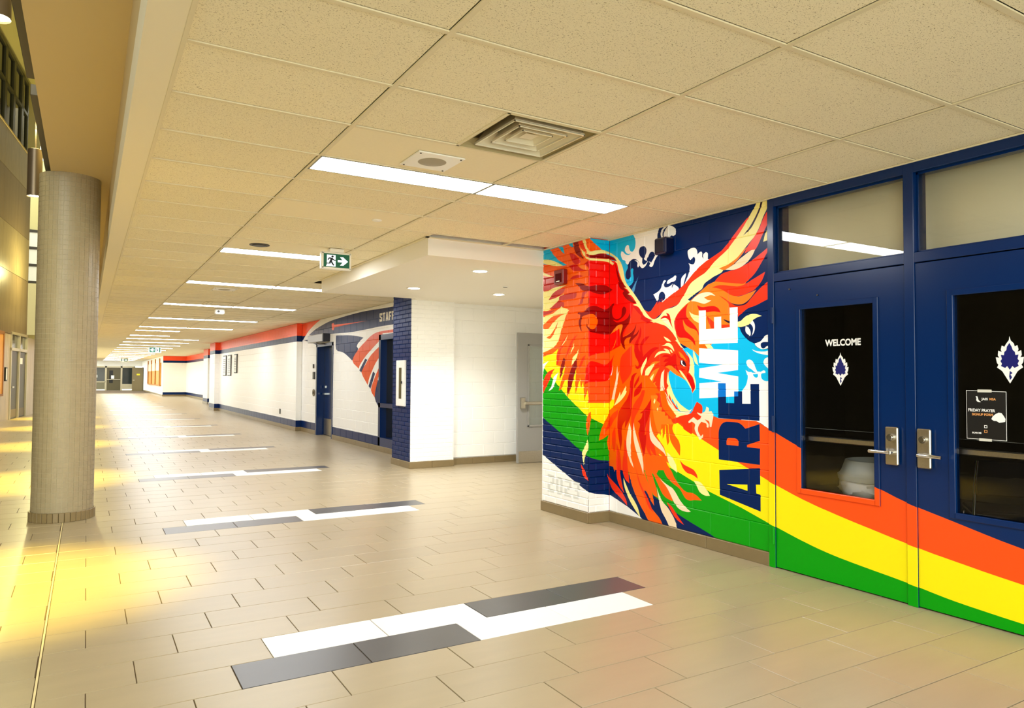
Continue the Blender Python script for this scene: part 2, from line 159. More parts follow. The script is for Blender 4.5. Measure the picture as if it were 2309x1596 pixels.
["WH",[-4807,2232,-4812,2216,-4818,2200,-4829,2187,-4843,2176,-4860,2167,-4880,2159,-4902,2152,-4925,2146,-4917,2140,-4910,2132,-4903,2120,-4894,2108,-4887,2096,-4880,2087,-4862,2085,-4858,2094,-4854,2104,-4851,2122,-4847,2139,-4839,2149,-4829,2157,-4819,2161,-4807,2162,-4793,2157,-4781,2147,-4772,2135,-4767,2121,-4769,2106,-4774,2092,-4783,2085,-4792,2081,-4802,2078,-4811,2076,-4804,2065,-4795,2060,-4785,2056,-4766,2067,-4748,2078,-4729,2088,-4709,2098,-4687,2107,-4665,2116,-4641,2125,-4615,2134,-4589,2143,-4593,2155,-4598,2167,-4603,2178,-4616,2188,-4630,2195,-4642,2202,-4651,2207,-4658,2213,-4665,2204,-4672,2195,-4677,2187,-4682,2179,-4685,2191,-4680,2204,-4672,2219,-4685,2210,-4700,2203,-4718,2197,-4735,2194,-4751,2193,-4764,2195,-4774,2199,-4781,2207,-4784,2217,-4785,2229,-4795,2230]],
["CY",[-4837,1597,-4697,1619,-4564,1640,-4452,1663,-4377,1691,-4319,1721,-4248,1747,-4142,1767,-4027,1782,-3946,1792,-3936,1793,-3928,1790,-3922,1778,-3915,1762,-3906,1747,-3897,1735,-3885,1723,-3873,1711,-3859,1699,-3844,1688,-3829,1679,-3814,1672,-3799,1666,-3785,1660,-3777,1649,-3770,1638,-3761,1632,-3750,1625,-3738,1620,-3727,1616,-3715,1613,-3702,1611,-3682,1610,-3660,1612,-3639,1613,-3635,1404,-3630,1196,-3626,989,-3669,1018,-3713,1048,-3771,1067,-3888,1073,-4035,1070,-4150,1068,-4168,1073,-4183,1080,-4203,1084,-4361,1080,-4591,1073,-4838,1065,-4838,1242,-4838,1420]],
["WH",[-3853,1440,-3849,1426,-3847,1410,-3848,1398,-3850,1385,-3853,1372,-3857,1359,-3862,1346,-3870,1333,-3881,1320,-3895,1307,-3907,1293,-3917,1279,-3927,1264,-3932,1245,-3928,1190,-3920,1118,-3911,1047,-3863,1057,-3817,1068,-3768,1067,-3718,1049,-3665,1021,-3614,993,-3613,1124,-3612,1255,-3610,1386,-3626,1381,-3642,1376,-3656,1373,-3669,1371,-3682,1373,-3694,1377,-3705,1383,-3714,1389,-3720,1402,-3721,1415,-3718,1424,-3713,1431,-3722,1439,-3734,1444,-3766,1444,-3809,1442]],
["CY",[-3820,1449,-3812,1441,-3804,1432,-3797,1418,-3787,1406,-3777,1400,-3766,1396,-3757,1400,-3750,1406,-3749,1416,-3753,1427,-3759,1437,-3771,1444,-3785,1447,-3803,1448]],
["CY",[-3713,1431,-3720,1424,-3721,1415,-3720,1402,-3714,1389,-3706,1382,-3695,1376,-3682,1373,-3669,1373,-3655,1375,-3641,1377,-3641,1402,-3640,1427,-3640,1452,-3650,1446,-3660,1440,-3671,1436,-3685,1434,-3702,1433]],
["WH",[-3857,1529,-3861,1518,-3860,1503,-3853,1490,-3841,1477,-3832,1471,-3820,1466,-3809,1460,-3798,1452,-3787,1444,-3776,1438,-3763,1435,-3750,1434,-3758,1447,-3766,1460,-3771,1469,-3776,1479,-3781,1490,-3786,1500,-3792,1511,-3798,1520,-3808,1529,-3819,1535,-3834,1537,-3846,1535]],
["WH",[-3869,1456,-3863,1443,-3858,1430,-3853,1417,-3795,1423,-3738,1428,-3681,1434,-3680,1441,-3681,1446,-3687,1451,-3698,1453,-3709,1448,-3724,1442,-3738,1439,-3754,1436,-3771,1434,-3792,1434,-3812,1436,-3831,1439,-3845,1443,-3857,1450]],
["WH",[-3639,1555,-3654,1551,-3669,1548,-3681,1543,-3692,1531,-3697,1518,-3697,1507,-3692,1497,-3680,1487,-3666,1476,-3657,1468,-3649,1459,-3640,1450,-3640,1485,-3640,1520]],
["WH",[-3638,1723,-3653,1721,-3667,1719,-3679,1715,-3692,1706,-3701,1695,-3711,1684,-3722,1675,-3737,1669,-3754,1665,-3767,1662,-3780,1660,-3776,1651,-3770,1642,-3761,1636,-3750,1628,-3738,1622,-3727,1618,-3715,1614,-3702,1613,-3682,1614,-3660,1618,-3639,1621,-3639,1632,-3639,1642,-3652,1638,-3665,1634,-3675,1631,-3680,1625,-3685,1621,-3696,1618,-3707,1619,-3716,1626,-3722,1637,-3723,1648,-3720,1658,-3710,1664,-3696,1667,-3679,1667,-3659,1666,-3639,1665,-3638,1684,-3638,1704]],
["WH",[-3805,1616,-3797,1608,-3786,1600,-3773,1594,-3757,1588,-3738,1582,-3713,1576,-3682,1571,-3660,1567,-3649,1568,-3639,1569,-3639,1582,-3639,1594,-3639,1607,-3652,1602,-3666,1598,-3680,1595,-3698,1595,-3716,1595,-3733,1597,-3748,1599,-3762,1601,-3775,1604,-3792,1610]],
["WH",[-3866,1797,-3868,1785,-3870,1773,-3869,1763,-3865,1751,-3856,1740,-3847,1733,-3835,1725,-3824,1717,-3818,1726,-3817,1738,-3818,1751,-3822,1763,-3829,1773,-3839,1784,-3850,1792,-3858,1795]],
["WH",[-3823,1816,-3815,1824,-3807,1832,-3799,1840,-3792,1830,-3784,1820,-3779,1809,-3777,1798,-3776,1786,-3777,1775,-3779,1763,-3783,1752,-3788,1741,-3795,1732,-3803,1725,-3810,1717,-3806,1726,-3802,1736,-3799,1746,-3795,1761,-3794,1776,-3797,1787,-3804,1798,-3813,1807]],
["CM",[-3956,1831,-3944,1836,-3927,1839,-3911,1843,-3898,1852,-3885,1862,-3871,1871,-3854,1878,-3835,1883,-3817,1887,-3800,1888,-3783,1887,-3768,1885,-3754,1882,-3742,1878,-3731,1874,-3720,1870,-3710,1866,-3724,1864,-3738,1862,-3752,1859,-3767,1853,-3782,1847,-3796,1840,-3806,1832,-3814,1824,-3823,1816,-3834,1810,-3847,1805,-3861,1801,-3877,1798,-3895,1795,-3912,1793,-3927,1794,-3941,1796,-3956,1798,-3958,1810,-3959,1821]],
["OS",[-4896,1102,-4203,1084,-4150,1069,-3769,1067,-3650,1016,-3358,892,-3362,532,-3601,607,-3732,655,-3944,733,-4156,815,-4549,972,-4896,1042]],
["YE",[-5560,1335,-5398,1229,-4781,1087,-4549,972,-4156,815,-3944,733,-3732,655,-3601,607,-3549,592,-3552,285,-3640,308,-3915,386,-4245,464,-4425,524,-4621,587,-4811,632,-5559,896]],
["GN",[-5559,894,-5203,768,-4811,632,-4621,587,-4425,524,-4245,464,-3915,386,-3640,308,-3552,285,-3554,-57,-4136,90,-4311,140,-4473,182,-4611,221,-4710,262,-4857,310,-4933,342,-5267,485,-5432,567,-5522,587,-5558,585]],
["WH",[-5558,251,-5535,252,-5283,183,-5082,108,-4957,-72,-5557,-189]],
["OR",[-5561,2578,-5551,2571,-5065,2009,-4928,1920,-4895,1892,-4779,1596,-4956,959,-5140,598,-5476,503,-5531,625,-5559,671,-5559,1045,-5555,1050,-5481,1130,-5555,1141,-5553,1159,-5559,1159]],
["BR",[-5561,2517,-5508,2489,-5486,2508,-5534,2541,-5439,2518,-5430,2468,-5396,2356,-5363,2304,-5296,2249,-5151,2089,-5065,2009,-5086,1996,-5106,1940,-5200,1896,-5357,1778,-5397,1695,-5555,1648,-5558,1646,-5560,1646]],
["DR",[-5561,2277,-5554,2273,-5530,2261,-5508,2250,-5539,2239,-5561,2231]],
["DR",[-5561,2592,-5523,2577,-5490,2563,-5470,2549,-5457,2535,-5443,2521,-5479,2533,-5517,2544,-5560,2556,-5561,2556]],
["DR",[-5473,2506,-5462,2483,-5451,2461,-5439,2437,-5425,2410,-5411,2381,-5396,2356,-5383,2337,-5369,2320,-5354,2303,-5336,2285,-5317,2267,-5296,2249,-5313,2260,-5329,2270,-5346,2281,-5366,2291,-5386,2300,-5405,2314,-5418,2333,-5429,2356,-5439,2383,-5450,2420,-5461,2463]],
["DR",[-5422,2316,-5395,2309,-5369,2301,-5346,2292,-5328,2279,-5312,2264,-5296,2249,-5313,2248,-5330,2247,-5301,2227,-5274,2206,-5247,2186,-5259,2185,-5272,2183,-5231,2150,-5191,2116,-5151,2083,-5177,2090,-5205,2097,-5231,2106,-5260,2119,-5288,2134,-5313,2150,-5332,2168,-5347,2187,-5354,2202,-5346,2213,-5330,2221,-5350,2230,-5370,2238,-5387,2248,-5403,2265,-5413,2283,-5419,2300]],
["CM",[-5561,2626,-5545,2619,-5517,2604,-5486,2587,-5456,2568,-5430,2549,-5411,2531,-5393,2513,-5379,2493,-5366,2472,-5355,2448,-5346,2425,-5340,2403,-5335,2381,-5330,2359,-5323,2337,-5315,2317,-5305,2298,-5292,2283,-5279,2271,-5264,2256,-5244,2237,-5223,2216,-5199,2192,-5174,2166,-5147,2137,-5120,2107,-5091,2073,-5063,2037,-5035,2002,-5062,2001,-5088,2006,-5102,2018,-5113,2035,-5128,2050,-5151,2061,-5179,2069,-5208,2078,-5188,2080,-5170,2082,-5151,2083,-5161,2096,-5171,2109,-5183,2123,-5197,2139,-5215,2155,-5231,2169,-5255,2178,-5280,2184,-5264,2188,-5247,2191,-5261,2206,-5274,2220,-5288,2232,-5313,2244,-5338,2254,-5317,2251,-5296,2249,-5314,2264,-5330,2279,-5346,2297,-5361,2318,-5375,2342,-5387,2366,-5397,2389,-5406,2412,-5414,2433,-5422,2454,-5430,2473,-5439,2491,-5449,2504,-5461,2516,-5473,2528,-5456,2523,-5439,2518,-5454,2535,-5468,2552,-5490,2568,-5523,2585,-5561,2600]],
["CM",[-5561,2555,-5542,2543,-5516,2524,-5490,2506,-5500,2497,-5512,2489,-5529,2502,-5546,2514,-5561,2521]],
["OS",[-5560,1646,-5554,1646,-5553,1180,-5536,1183,-5555,1146,-5559,1146]],
["RO",[-5357,1778,-5239,1965,-5200,2055,-5086,1996,-4928,1920,-4779,1858,-4779,1594,-5137,1603,-5200,1709,-5252,1715,-5213,1830]],
["BR",[-5560,1815,-5559,1815,-5501,1825,-5457,1843,-5413,1861,-5409,1840,-5405,1819,-5405,1797,-5408,1771,-5415,1743,-5430,1718,-5458,1696,-5494,1677,-5524,1662,-5540,1652,-5558,1646,-5560,1646]],
["BR",[-5560,1544,-5545,1554,-5524,1570,-5508,1587,-5493,1605,-5480,1623,-5493,1593,-5506,1562,-5515,1532,-5518,1500,-5519,1469,-5524,1440,-5535,1413,-5552,1388,-5560,1382]],
["WH",[-5501,1526,-5508,1497,-5514,1468,-5524,1440,-5539,1415,-5557,1393,-5560,1389,-5560,1377,-5548,1385,-5536,1398,-5524,1415,-5515,1435,-5509,1462,-5506,1494]],
["LO",[-5548,1817,-5530,1831,-5512,1844,-5492,1858,-5472,1872,-5451,1886,-5431,1897,-5401,1904,-5377,1905,-5361,1899,-5354,1888,-5356,1878,-5363,1865,-5370,1851,-5377,1834,-5385,1816,-5390,1797,-5390,1778,-5387,1760,-5383,1741,-5388,1761,-5393,1781,-5397,1801,-5399,1822,-5401,1844,-5403,1866,-5424,1858,-5443,1851,-5465,1843,-5490,1835,-5520,1826]],
["DR",[-5561,2080,-5548,2090,-5534,2099,-5517,2107,-5497,2114,-5479,2120,-5491,2101,-5504,2082,-5514,2063,-5517,2044,-5517,2027,-5514,2011,-5508,1995,-5498,1981,-5485,1970,-5467,1963,-5445,1959,-5424,1959,-5397,1965,-5377,1979,-5370,2001,-5368,2029,-5364,2051,-5352,2064,-5337,2074,-5321,2066,-5308,2055,-5302,2043,-5301,2030,-5305,2016,-5313,2003,-5326,1990,-5344,1977,-5367,1964,-5395,1951,-5424,1944,-5451,1945,-5478,1952,-5507,1958,-5487,1946,-5468,1934,-5445,1926,-5413,1925,-5376,1929,-5344,1934,-5318,1942,-5295,1953,-5278,1964,-5266,1977,-5259,1990,-5252,2004,-5247,1989,-5243,1974,-5242,1957,-5248,1939,-5258,1919,-5271,1900,-5290,1882,-5313,1865,-5331,1849,-5342,1834,-5349,1820,-5354,1808,-5354,1792,-5350,1778,-5321,1786,-5291,1794,-5265,1803,-5241,1814,-5219,1825,-5200,1838,-5186,1851,-5176,1865,-5168,1877,-5162,1894,-5159,1910,-5159,1894,-5159,1878,-5162,1860,-5172,1838,-5186,1813,-5200,1788,-5182,1795,-5165,1801,-5149,1810,-5136,1822,-5124,1836,-5112,1849,-5119,1832,-5126,1814,-5137,1797,-5155,1782,-5178,1768,-5200,1754,-5219,1740,-5235,1725,-5252,1710,-5257,1725,-5258,1740,-5252,1752,-5242,1764,-5233,1777,-5255,1774,-5278,1772,-5297,1767,-5313,1758,-5324,1747,-5331,1735,-5331,1721,-5328,1706,-5324,1692,-5319,1674,-5314,1658,-5329,1667,-5344,1677,-5357,1689,-5368,1705,-5377,1723,-5383,1741,-5388,1759,-5390,1778,-5390,1797,-5385,1816,-5377,1834,-5370,1851,-5363,1865,-5356,1878,-5354,1888,-5361,1899,-5377,1905,-5401,1904,-5431,1897,-5451,1886,-5472,1872,-5492,1858,-5510,1843,-5527,1828,-5548,1817,-5560,1816]],
["LO",[-5520,1664,-5506,1680,-5492,1698,-5478,1720,-5463,1747,-5448,1774,-5453,1756,-5458,1739,-5465,1723,-5473,1709,-5482,1696,-5492,1685,-5506,1674]],
["RD",[-5149,2059,-5133,2051,-5118,2041,-5106,2030,-5096,2018,-5089,2005,-5080,1991,-5068,1978,-5055,1964,-5037,1951,-5012,1940,-4982,1930,-4958,1922,-4943,1916,-4928,1912,-4952,1911,-4976,1911,-4955,1903,-4933,1894,-4911,1886,-4885,1878,-4860,1870,-4834,1862,-4853,1851,-4873,1840,-4892,1833,-4913,1832,-4933,1834,-4952,1836,-4971,1839,-4988,1842,-5007,1846,-4988,1853,-4970,1860,-4952,1867,-4976,1874,-5000,1882,-5025,1889,-5019,1901,-5045,1912,-5072,1924,-5099,1935,-5089,1949,-5086,1963,-5098,1974,-5117,1986,-5137,2000,-5158,2019,-5182,2041,-5207,2063,-5187,2063,-5167,2062]],
["RO",[-4528,2197,-4474,2239,-4422,2280,-4357,2323,-4281,2360,-4188,2393,-4110,2422,-4050,2467,-3991,2520,-3923,2579,-3855,2633,-3801,2666,-3762,2727,-3813,2508,-4220,2209,-4449,2188,-4515,2126,-4610,2029,-4764,1997,-4895,1927,-4863,1931,-4928,1924,-4988,1960,-5056,2022,-4988,1993,-4952,2002,-4905,2047,-4868,2084,-4869,2048,-4851,2074,-4811,2102,-4798,2073,-4851,2069,-4836,2083,-4811,2103,-4808,2065,-4750,2095,-4679,2127,-4610,2154,-4548,2187]],
["LO",[-4069,2207,-3848,2151,-4024,1957,-4025,1815,-4354,1570,-4418,1619,-4590,1695,-4652,1824,-4648,1901,-4596,1975,-4475,2041,-4257,2165]],
["RO",[-3636,2676,-3654,2656,-3672,2636,-3688,2614,-3702,2591,-3714,2567,-3726,2544,-3739,2526,-3753,2510,-3769,2492,-3794,2467,-3823,2438,-3846,2413,-3857,2397,-3866,2381,-3874,2365,-3853,2372,-3833,2378,-3814,2382,-3796,2382,-3778,2380,-3764,2384,-3746,2406,-3727,2437,-3711,2465,-3699,2484,-3689,2501,-3678,2519,-3664,2540,-3648,2563,-3637,2588,-3633,2616,-3635,2646]],
["LO",[-3846,2413,-3860,2406,-3875,2399,-3890,2390,-3909,2375,-3930,2358,-3953,2341,-3979,2328,-4009,2315,-4040,2304,-4072,2296,-4106,2289,-4140,2282,-4124,2275,-4107,2269,-4092,2264,-4080,2262,-4069,2264,-4044,2273,-4012,2286,-3981,2301,-3955,2317,-3931,2334,-3908,2353,-3886,2372,-3866,2393]],
["CM",[-3637,2520,-3647,2516,-3657,2511,-3665,2504,-3673,2491,-3679,2475,-3684,2461,-3687,2449,-3691,2439,-3693,2428,-3683,2430,-3674,2431,-3661,2433,-3647,2435,-3638,2442,-3635,2463,-3636,2492]],
["CM",[-5124,2065,-5102,2061,-5080,2053,-5066,2041,-5052,2025,-5037,2009,-5022,1992,-5006,1976,-4988,1960,-4969,1945,-4949,1932,-4928,1924,-4907,1922,-4884,1925,-4863,1931,-4844,1942,-4826,1955,-4811,1967,-4793,1979,-4778,1989,-4795,1980,-4813,1971,-4829,1963,-4808,1975,-4786,1988,-4764,1997,-4739,2002,-4713,2003,-4686,2006,-4659,2012,-4633,2019,-4610,2029,-4594,2040,-4582,2053,-4569,2069,-4552,2086,-4534,2105,-4515,2126,-4499,2148,-4482,2171,-4462,2191,-4434,2209,-4402,2223,-4370,2236,-4343,2246,-4317,2255,-4294,2264,-4276,2275,-4260,2286,-4244,2299,-4225,2314,-4205,2330,-4182,2346,-4155,2362,-4125,2379,-4098,2393,-4078,2404,-4062,2414,-4045,2426,-4024,2443,-4002,2463,-3980,2483,-3961,2500,-3943,2516,-3923,2535,-3901,2559,-3877,2585,-3856,2611,-3836,2635,-3817,2658,-3801,2679,-3785,2697,-3772,2713,-3762,2727,-3755,2740,-3750,2751,-3746,2760,-3739,2768,-3730,2772,-3708,2772,-3679,2770,-3652,2768,-3651,2739,-3651,2710,-3654,2684,-3663,2664,-3675,2646,-3688,2627,-3701,2603,-3713,2577,-3726,2553,-3739,2531,-3754,2511,-3769,2492,-3786,2475,-3805,2460,-3824,2445,-3845,2427,-3868,2408,-3890,2390,-3911,2373,-3931,2356,-3953,2341,-3979,2328,-4009,2315,-4040,2304,-4072,2296,-4106,2289,-4140,2282,-4125,2276,-4109,2270,-4092,2264,-4100,2255,-4111,2246,-4133,2239,-4162,2231,-4189,2224,-4210,2217,-4227,2210,-4244,2203,-4264,2194,-4284,2185,-4301,2174,-4310,2161,-4315,2148,-4326,2135,-4350,2124,-4380,2113,-4410,2101,-4436,2088,-4462,2075,-4488,2061,-4475,2053,-4462,2045,-4484,2035,-4507,2024,-4529,2012,-4552,1998,-4576,1981,-4596,1965,-4614,1949,-4627,1934,-4638,1920,-4646,1907,-4652,1896,-4655,1882,-4655,1864,-4652,1843,-4649,1824,-4644,1807,-4639,1792,-4632,1774,-4621,1749,-4607,1721,-4590,1695,-4571,1673,-4550,1654,-4530,1636,-4512,1621,-4493,1609,-4477,1597,-4462,1584,-4449,1572,-4438,1558,-4430,1542,-4423,1525,-4419,1506,-4417,1483,-4416,1457,-4416,1436,-4418,1423,-4419,1410,-4414,1392,-4406,1370,-4400,1349,-4399,1333,-4399,1317,-4404,1303,-4413,1289,-4426,1277,-4439,1264,-4443,1271,-4446,1279,-4447,1297,-4449,1320,-4452,1344,-4456,1367,-4461,1389,-4465,1410,-4464,1427,-4462,1441,-4461,1455,-4463,1468,-4466,1480,-4467,1493,-4466,1508,-4464,1524,-4464,1540,-4468,1554,-4475,1568,-4483,1583,-4494,1599,-4508,1616,-4524,1631,-4542,1643,-4563,1652,-4584,1662,-4590,1657,-4608,1670,-4624,1682,-4639,1697,-4651,1716,-4662,1736,-4673,1757,-4657,1746,-4641,1736,-4625,1726,-4643,1748,-4660,1770,-4680,1791,-4704,1811,-4729,1830,-4750,1844,-4763,1852,-4779,1858,-4801,1863,-4828,1869,-4851,1875,-4874,1883,-4895,1892,-4874,1882,-4854,1872,-4834,1862,-4857,1870,-4881,1878,-4905,1886,-4927,1894,-4948,1902,-4970,1910,-4949,1911,-4928,1912,-4953,1920,-4977,1928,-5000,1937,-5022,1946,-5040,1957,-5056,1969,-5066,1983,-5073,1998,-5080,2012,-5096,2027,-5112,2039,-5119,2052]],
["DK",[-3709,2763,-3699,2765,-3687,2763,-3696,2739,-3704,2716,-3714,2692,-3727,2667,-3742,2643,-3757,2619,-3774,2595,-3792,2571,-3812,2551,-3836,2535,-3861,2522,-3886,2509,-3861,2532,-3835,2554,-3812,2577,-3792,2601,-3773,2626,-3757,2649,-3744,2669,-3734,2688,-3725,2707,-3719,2728,-3714,2749]],
["PA",[-3770,2382,-3784,2382,-3799,2383,-3814,2380,-3831,2374,-3849,2365,-3868,2356,-3886,2347,-3906,2338,-3925,2329,-3944,2317,-3965,2305,-3987,2293,-4013,2283,-4041,2273,-4069,2264,-4039,2259,-4010,2254,-3982,2253,-3956,2254,-3931,2259,-3908,2265,-3886,2274,-3865,2285,-3847,2296,-3831,2308,-3816,2320,-3803,2333,-3790,2349,-3780,2366]],
["RO",[-3638,2388,-3660,2375,-3682,2362,-3707,2349,-3732,2336,-3759,2322,-3786,2310,-3814,2298,-3841,2287,-3869,2277,-3897,2268,-3925,2260,-3953,2253,-3982,2250,-4012,2249,-4040,2246,-4065,2243,-4088,2239,-4111,2233,-4133,2221,-4155,2206,-4171,2194,-4177,2188,-4183,2182,-4156,2177,-4130,2172,-4100,2166,-4043,2156,-3976,2144,-3926,2136,-3910,2132,-3896,2130,-3881,2131,-3860,2140,-3837,2153,-3815,2167,-3796,2180,-3778,2195,-3760,2212,-3743,2231,-3726,2253,-3707,2277,-3682,2309,-3656,2343,-3638,2369,-3637,2378]],
["RO",[-4214,2135,-4196,2139,-4177,2142,-4159,2145,-4140,2146,-4121,2145,-4100,2143,-4072,2139,-4042,2132,-4012,2127,-3982,2122,-3953,2117,-3926,2116,-3903,2118,-3882,2123,-3859,2130,-3832,2140,-3802,2152,-3771,2163,-3740,2175,-3708,2187,-3676,2199,-3685,2177,-3695,2156,-3708,2135,-3727,2114,-3750,2094,-3772,2078,-3789,2069,-3808,2063,-3827,2058,-3848,2052,-3870,2046,-3893,2042,-3916,2040,-3938,2039,-3960,2040,-3981,2044,-4002,2050,-4024,2059,-4048,2073,-4075,2089,-4100,2103,-4121,2112,-4140,2119,-4159,2125,-4178,2129,-4196,2132]],
["LO",[-4159,2122,-4140,2116,-4121,2109,-4100,2100,-4075,2087,-4048,2072,-4024,2059,-4002,2050,-3981,2042,-3960,2038,-3939,2036,-3917,2037,-3893,2040,-3867,2045,-3840,2051,-3816,2056,-3796,2061,-3778,2066,-3761,2070,-3773,2057,-3786,2043,-3800,2029,-3815,2015,-3832,2002,-3849,1991,-3866,1982,-3885,1975,-3905,1971,-3925,1971,-3945,1973,-3966,1977,-3987,1983,-4009,1992,-4030,2002,-4050,2015,-4069,2030,-4088,2043,-4108,2050,-4127,2055,-4142,2064,-4150,2081,-4155,2101]],
["RO",[-4142,2064,-4124,2056,-4107,2048,-4088,2039,-4067,2026,-4046,2011,-4024,1997,-4003,1985,-3981,1975,-3961,1967,-3941,1963,-3922,1962,-3905,1963,-3888,1965,-3874,1968,-3860,1974,-3846,1982,-3831,1993,-3816,2005,-3800,2019,-3781,2035,-3761,2051,-3739,2068,-3715,2085,-3693,2099,-3673,2110,-3657,2119,-3640,2127,-3638,2083,-3636,2040,-3641,2006,-3658,1987,-3684,1978,-3709,1970,-3731,1962,-3751,1955,-3773,1950,-3797,1944,-3822,1940,-3844,1934,-3862,1926,-3878,1917,-3894,1907,-3910,1897,-3926,1887,-3942,1876,-3942,1902,-3943,1927,-3944,1953,-3973,1954,-4004,1955,-4027,1960,-4037,1970,-4039,1985,-4047,1999,-4073,2019,-4107,2041]],
["DK",[-4030,2000,-4009,1990,-3987,1980,-3966,1972,-3946,1968,-3925,1967,-3905,1968,-3885,1972,-3866,1978,-3849,1986,-3832,1998,-3816,2013,-3800,2027,-3784,2041,-3770,2054,-3756,2068,-3785,2038,-3814,2008,-3838,1985,-3848,1977,-3859,1971,-3871,1966,-3884,1963,-3900,1962,-3916,1962,-3934,1962,-3953,1964,-3972,1968,-3991,1977,-4011,1988]],
["RD",[-4482,2035,-4489,2022,-4496,2010,-4503,1996,-4507,1978,-4509,1957,-4509,1939,-4508,1927,-4504,1916,-4495,1905,-4481,1892,-4462,1878,-4443,1864,-4427,1851,-4412,1838,-4398,1824,-4385,1807,-4374,1790,-4366,1775,-4364,1758,-4366,1743,-4372,1758,-4377,1773,-4385,1785,-4397,1794,-4411,1801,-4424,1806,-4443,1812,-4463,1818,-4478,1825,-4495,1835,-4510,1844,-4520,1854,-4529,1865,-4536,1875,-4543,1885,-4549,1894,-4548,1878,-4546,1862,-4543,1846,-4538,1831,-4532,1816,-4523,1802,-4510,1790,-4493,1779,-4476,1767,-4458,1754,-4439,1740,-4424,1727,-4415,1713,-4409,1700,-4405,1688,-4403,1675,-4402,1662,-4418,1679,-4433,1695,-4450,1709,-4470,1720,-4492,1729,-4517,1735,-4544,1738,-4573,1739,-4598,1744,-4613,1757,-4623,1775,-4632,1794,-4640,1810,-4647,1827,-4652,1843,-4654,1859,-4653,1875,-4648,1891,-4639,1910,-4626,1929,-4611,1947,-4594,1961,-4576,1973,-4556,1986,-4533,2001,-4508,2018]],
["PA",[-4452,2044,-4439,2054,-4426,2063,-4410,2073,-4390,2083,-4368,2093,-4345,2100,-4321,2103,-4293,2105,-4270,2104,-4249,2101,-4231,2096,-4215,2089,-4201,2081,-4189,2072,-4177,2063,-4196,2068,-4214,2073,-4233,2075,-4254,2072,-4278,2066,-4302,2061,-4289,2053,-4276,2045,-4264,2039,-4243,2034,-4221,2030,-4232,2026,-4245,2021,-4260,2016,-4277,2012,-4296,2009,-4312,2011,-4329,2015,-4346,2020,-4363,2026,-4379,2032,-4398,2037,-4415,2040,-4434,2042]],
["RD",[-4381,2005,-4363,1997,-4346,1989,-4327,1984,-4307,1982,-4285,1983,-4264,1984,-4243,1984,-4222,1984,-4203,1983,-4186,1979,-4172,1974,-4160,1968,-4146,1959,-4136,1948,-4128,1936,-4122,1922,-4144,1928,-4166,1933,-4190,1937,-4219,1938,-4249,1937,-4280,1936,-4281,1945,-4283,1953,-4309,1953,-4335,1954,-4356,1958,-4367,1971,-4374,1988]],
["CM",[-4475,1961,-4464,1951,-4452,1942,-4437,1934,-4412,1926,-4382,1919,-4353,1912,-4353,1891,-4353,1870,-4353,1849,-4373,1858,-4392,1866,-4411,1876,-4426,1887,-4438,1898,-4450,1911,-4459,1927,-4467,1944]],
["RO",[-4280,1909,-4191,1848,-4191,1798,-4222,1800,-4252,1847]],
["RO",[-4113,1823,-4022,1820,-4022,1793,-4113,1796]],
["DK",[-4095,1867,-4070,1860,-4046,1853,-4022,1846,-4022,1836,-4022,1825,-4037,1831,-4052,1838,-4065,1844,-4081,1855]],
["RD",[-4833,1916,-4821,1927,-4808,1936,-4793,1942,-4778,1944,-4760,1942,-4739,1939,-4748,1954,-4757,1970,-4738,1963,-4722,1955,-4711,1944,-4705,1929,-4701,1915,-4699,1898,-4693,1880,-4685,1859,-4676,1837,-4666,1815,-4677,1832,-4689,1849,-4701,1865,-4710,1881,-4719,1895,-4729,1906,-4748,1918,-4771,1924,-4790,1923,-4812,1920]],
["PA",[-4822,1915,-4801,1921,-4778,1924,-4758,1918,-4740,1907,-4727,1893,-4715,1876,-4704,1861,-4691,1843,-4680,1825,-4693,1834,-4707,1843,-4722,1852,-4740,1863,-4760,1874,-4778,1885,-4794,1895,-4808,1905]],
["CM",[-4428,1633,-4420,1619,-4412,1604,-4404,1589,-4394,1571,-4386,1552,-4380,1534,-4375,1515,-4370,1496,-4385,1507,-4401,1517,-4412,1530,-4420,1544,-4425,1560,-4428,1577,-4429,1595,-4429,1614]],
["OR",[-4360,1670,-4297,1669,-4266,1639,-4354,1645]],
["CM",[-4293,1670,-4238,1670,-4199,1633,-4266,1638]],
["RO",[-4895,1892,-4779,1858,-4680,1791,-4625,1726,-4680,1699,-4895,1707,-5016,1742,-5046,1887]],
["RO",[-5060,1733,-4634,1715,-4577,1659,-4523,1614,-4477,1560,-4468,1503,-4478,1440,-4434,1401,-4410,1349,-4406,1314,-4440,1264,-4454,1313,-4504,1365,-4563,1397,-4640,1426,-4708,1459,-4724,1441,-4727,1382,-4729,1346,-4719,1273,-4687,1193,-4605,1124,-4837,1115,-5061,1266,-5095,1496]],
["CM",[-4483,1440,-4475,1456,-4466,1473,-4458,1489,-4436,1483,-4420,1471,-4417,1454,-4418,1432,-4417,1412,-4412,1395,-4406,1380,-4401,1366,-4399,1353,-4398,1342,-4399,1331,-4402,1317,-4406,1303,-4408,1318,-4409,1333,-4413,1349,-4419,1366,-4426,1385,-4434,1401,-4446,1417,-4458,1429,-4470,1435]],
["RD",[-4503,1429,-4482,1423,-4463,1415,-4448,1405,-4434,1390,-4427,1378,-4420,1363,-4415,1349,-4411,1337,-4407,1326,-4408,1314,-4416,1299,-4428,1283,-4440,1268,-4441,1279,-4443,1290,-4447,1303,-4456,1317,-4468,1333,-4478,1348,-4486,1362,-4493,1377,-4499,1390,-4501,1404,-4502,1416]],
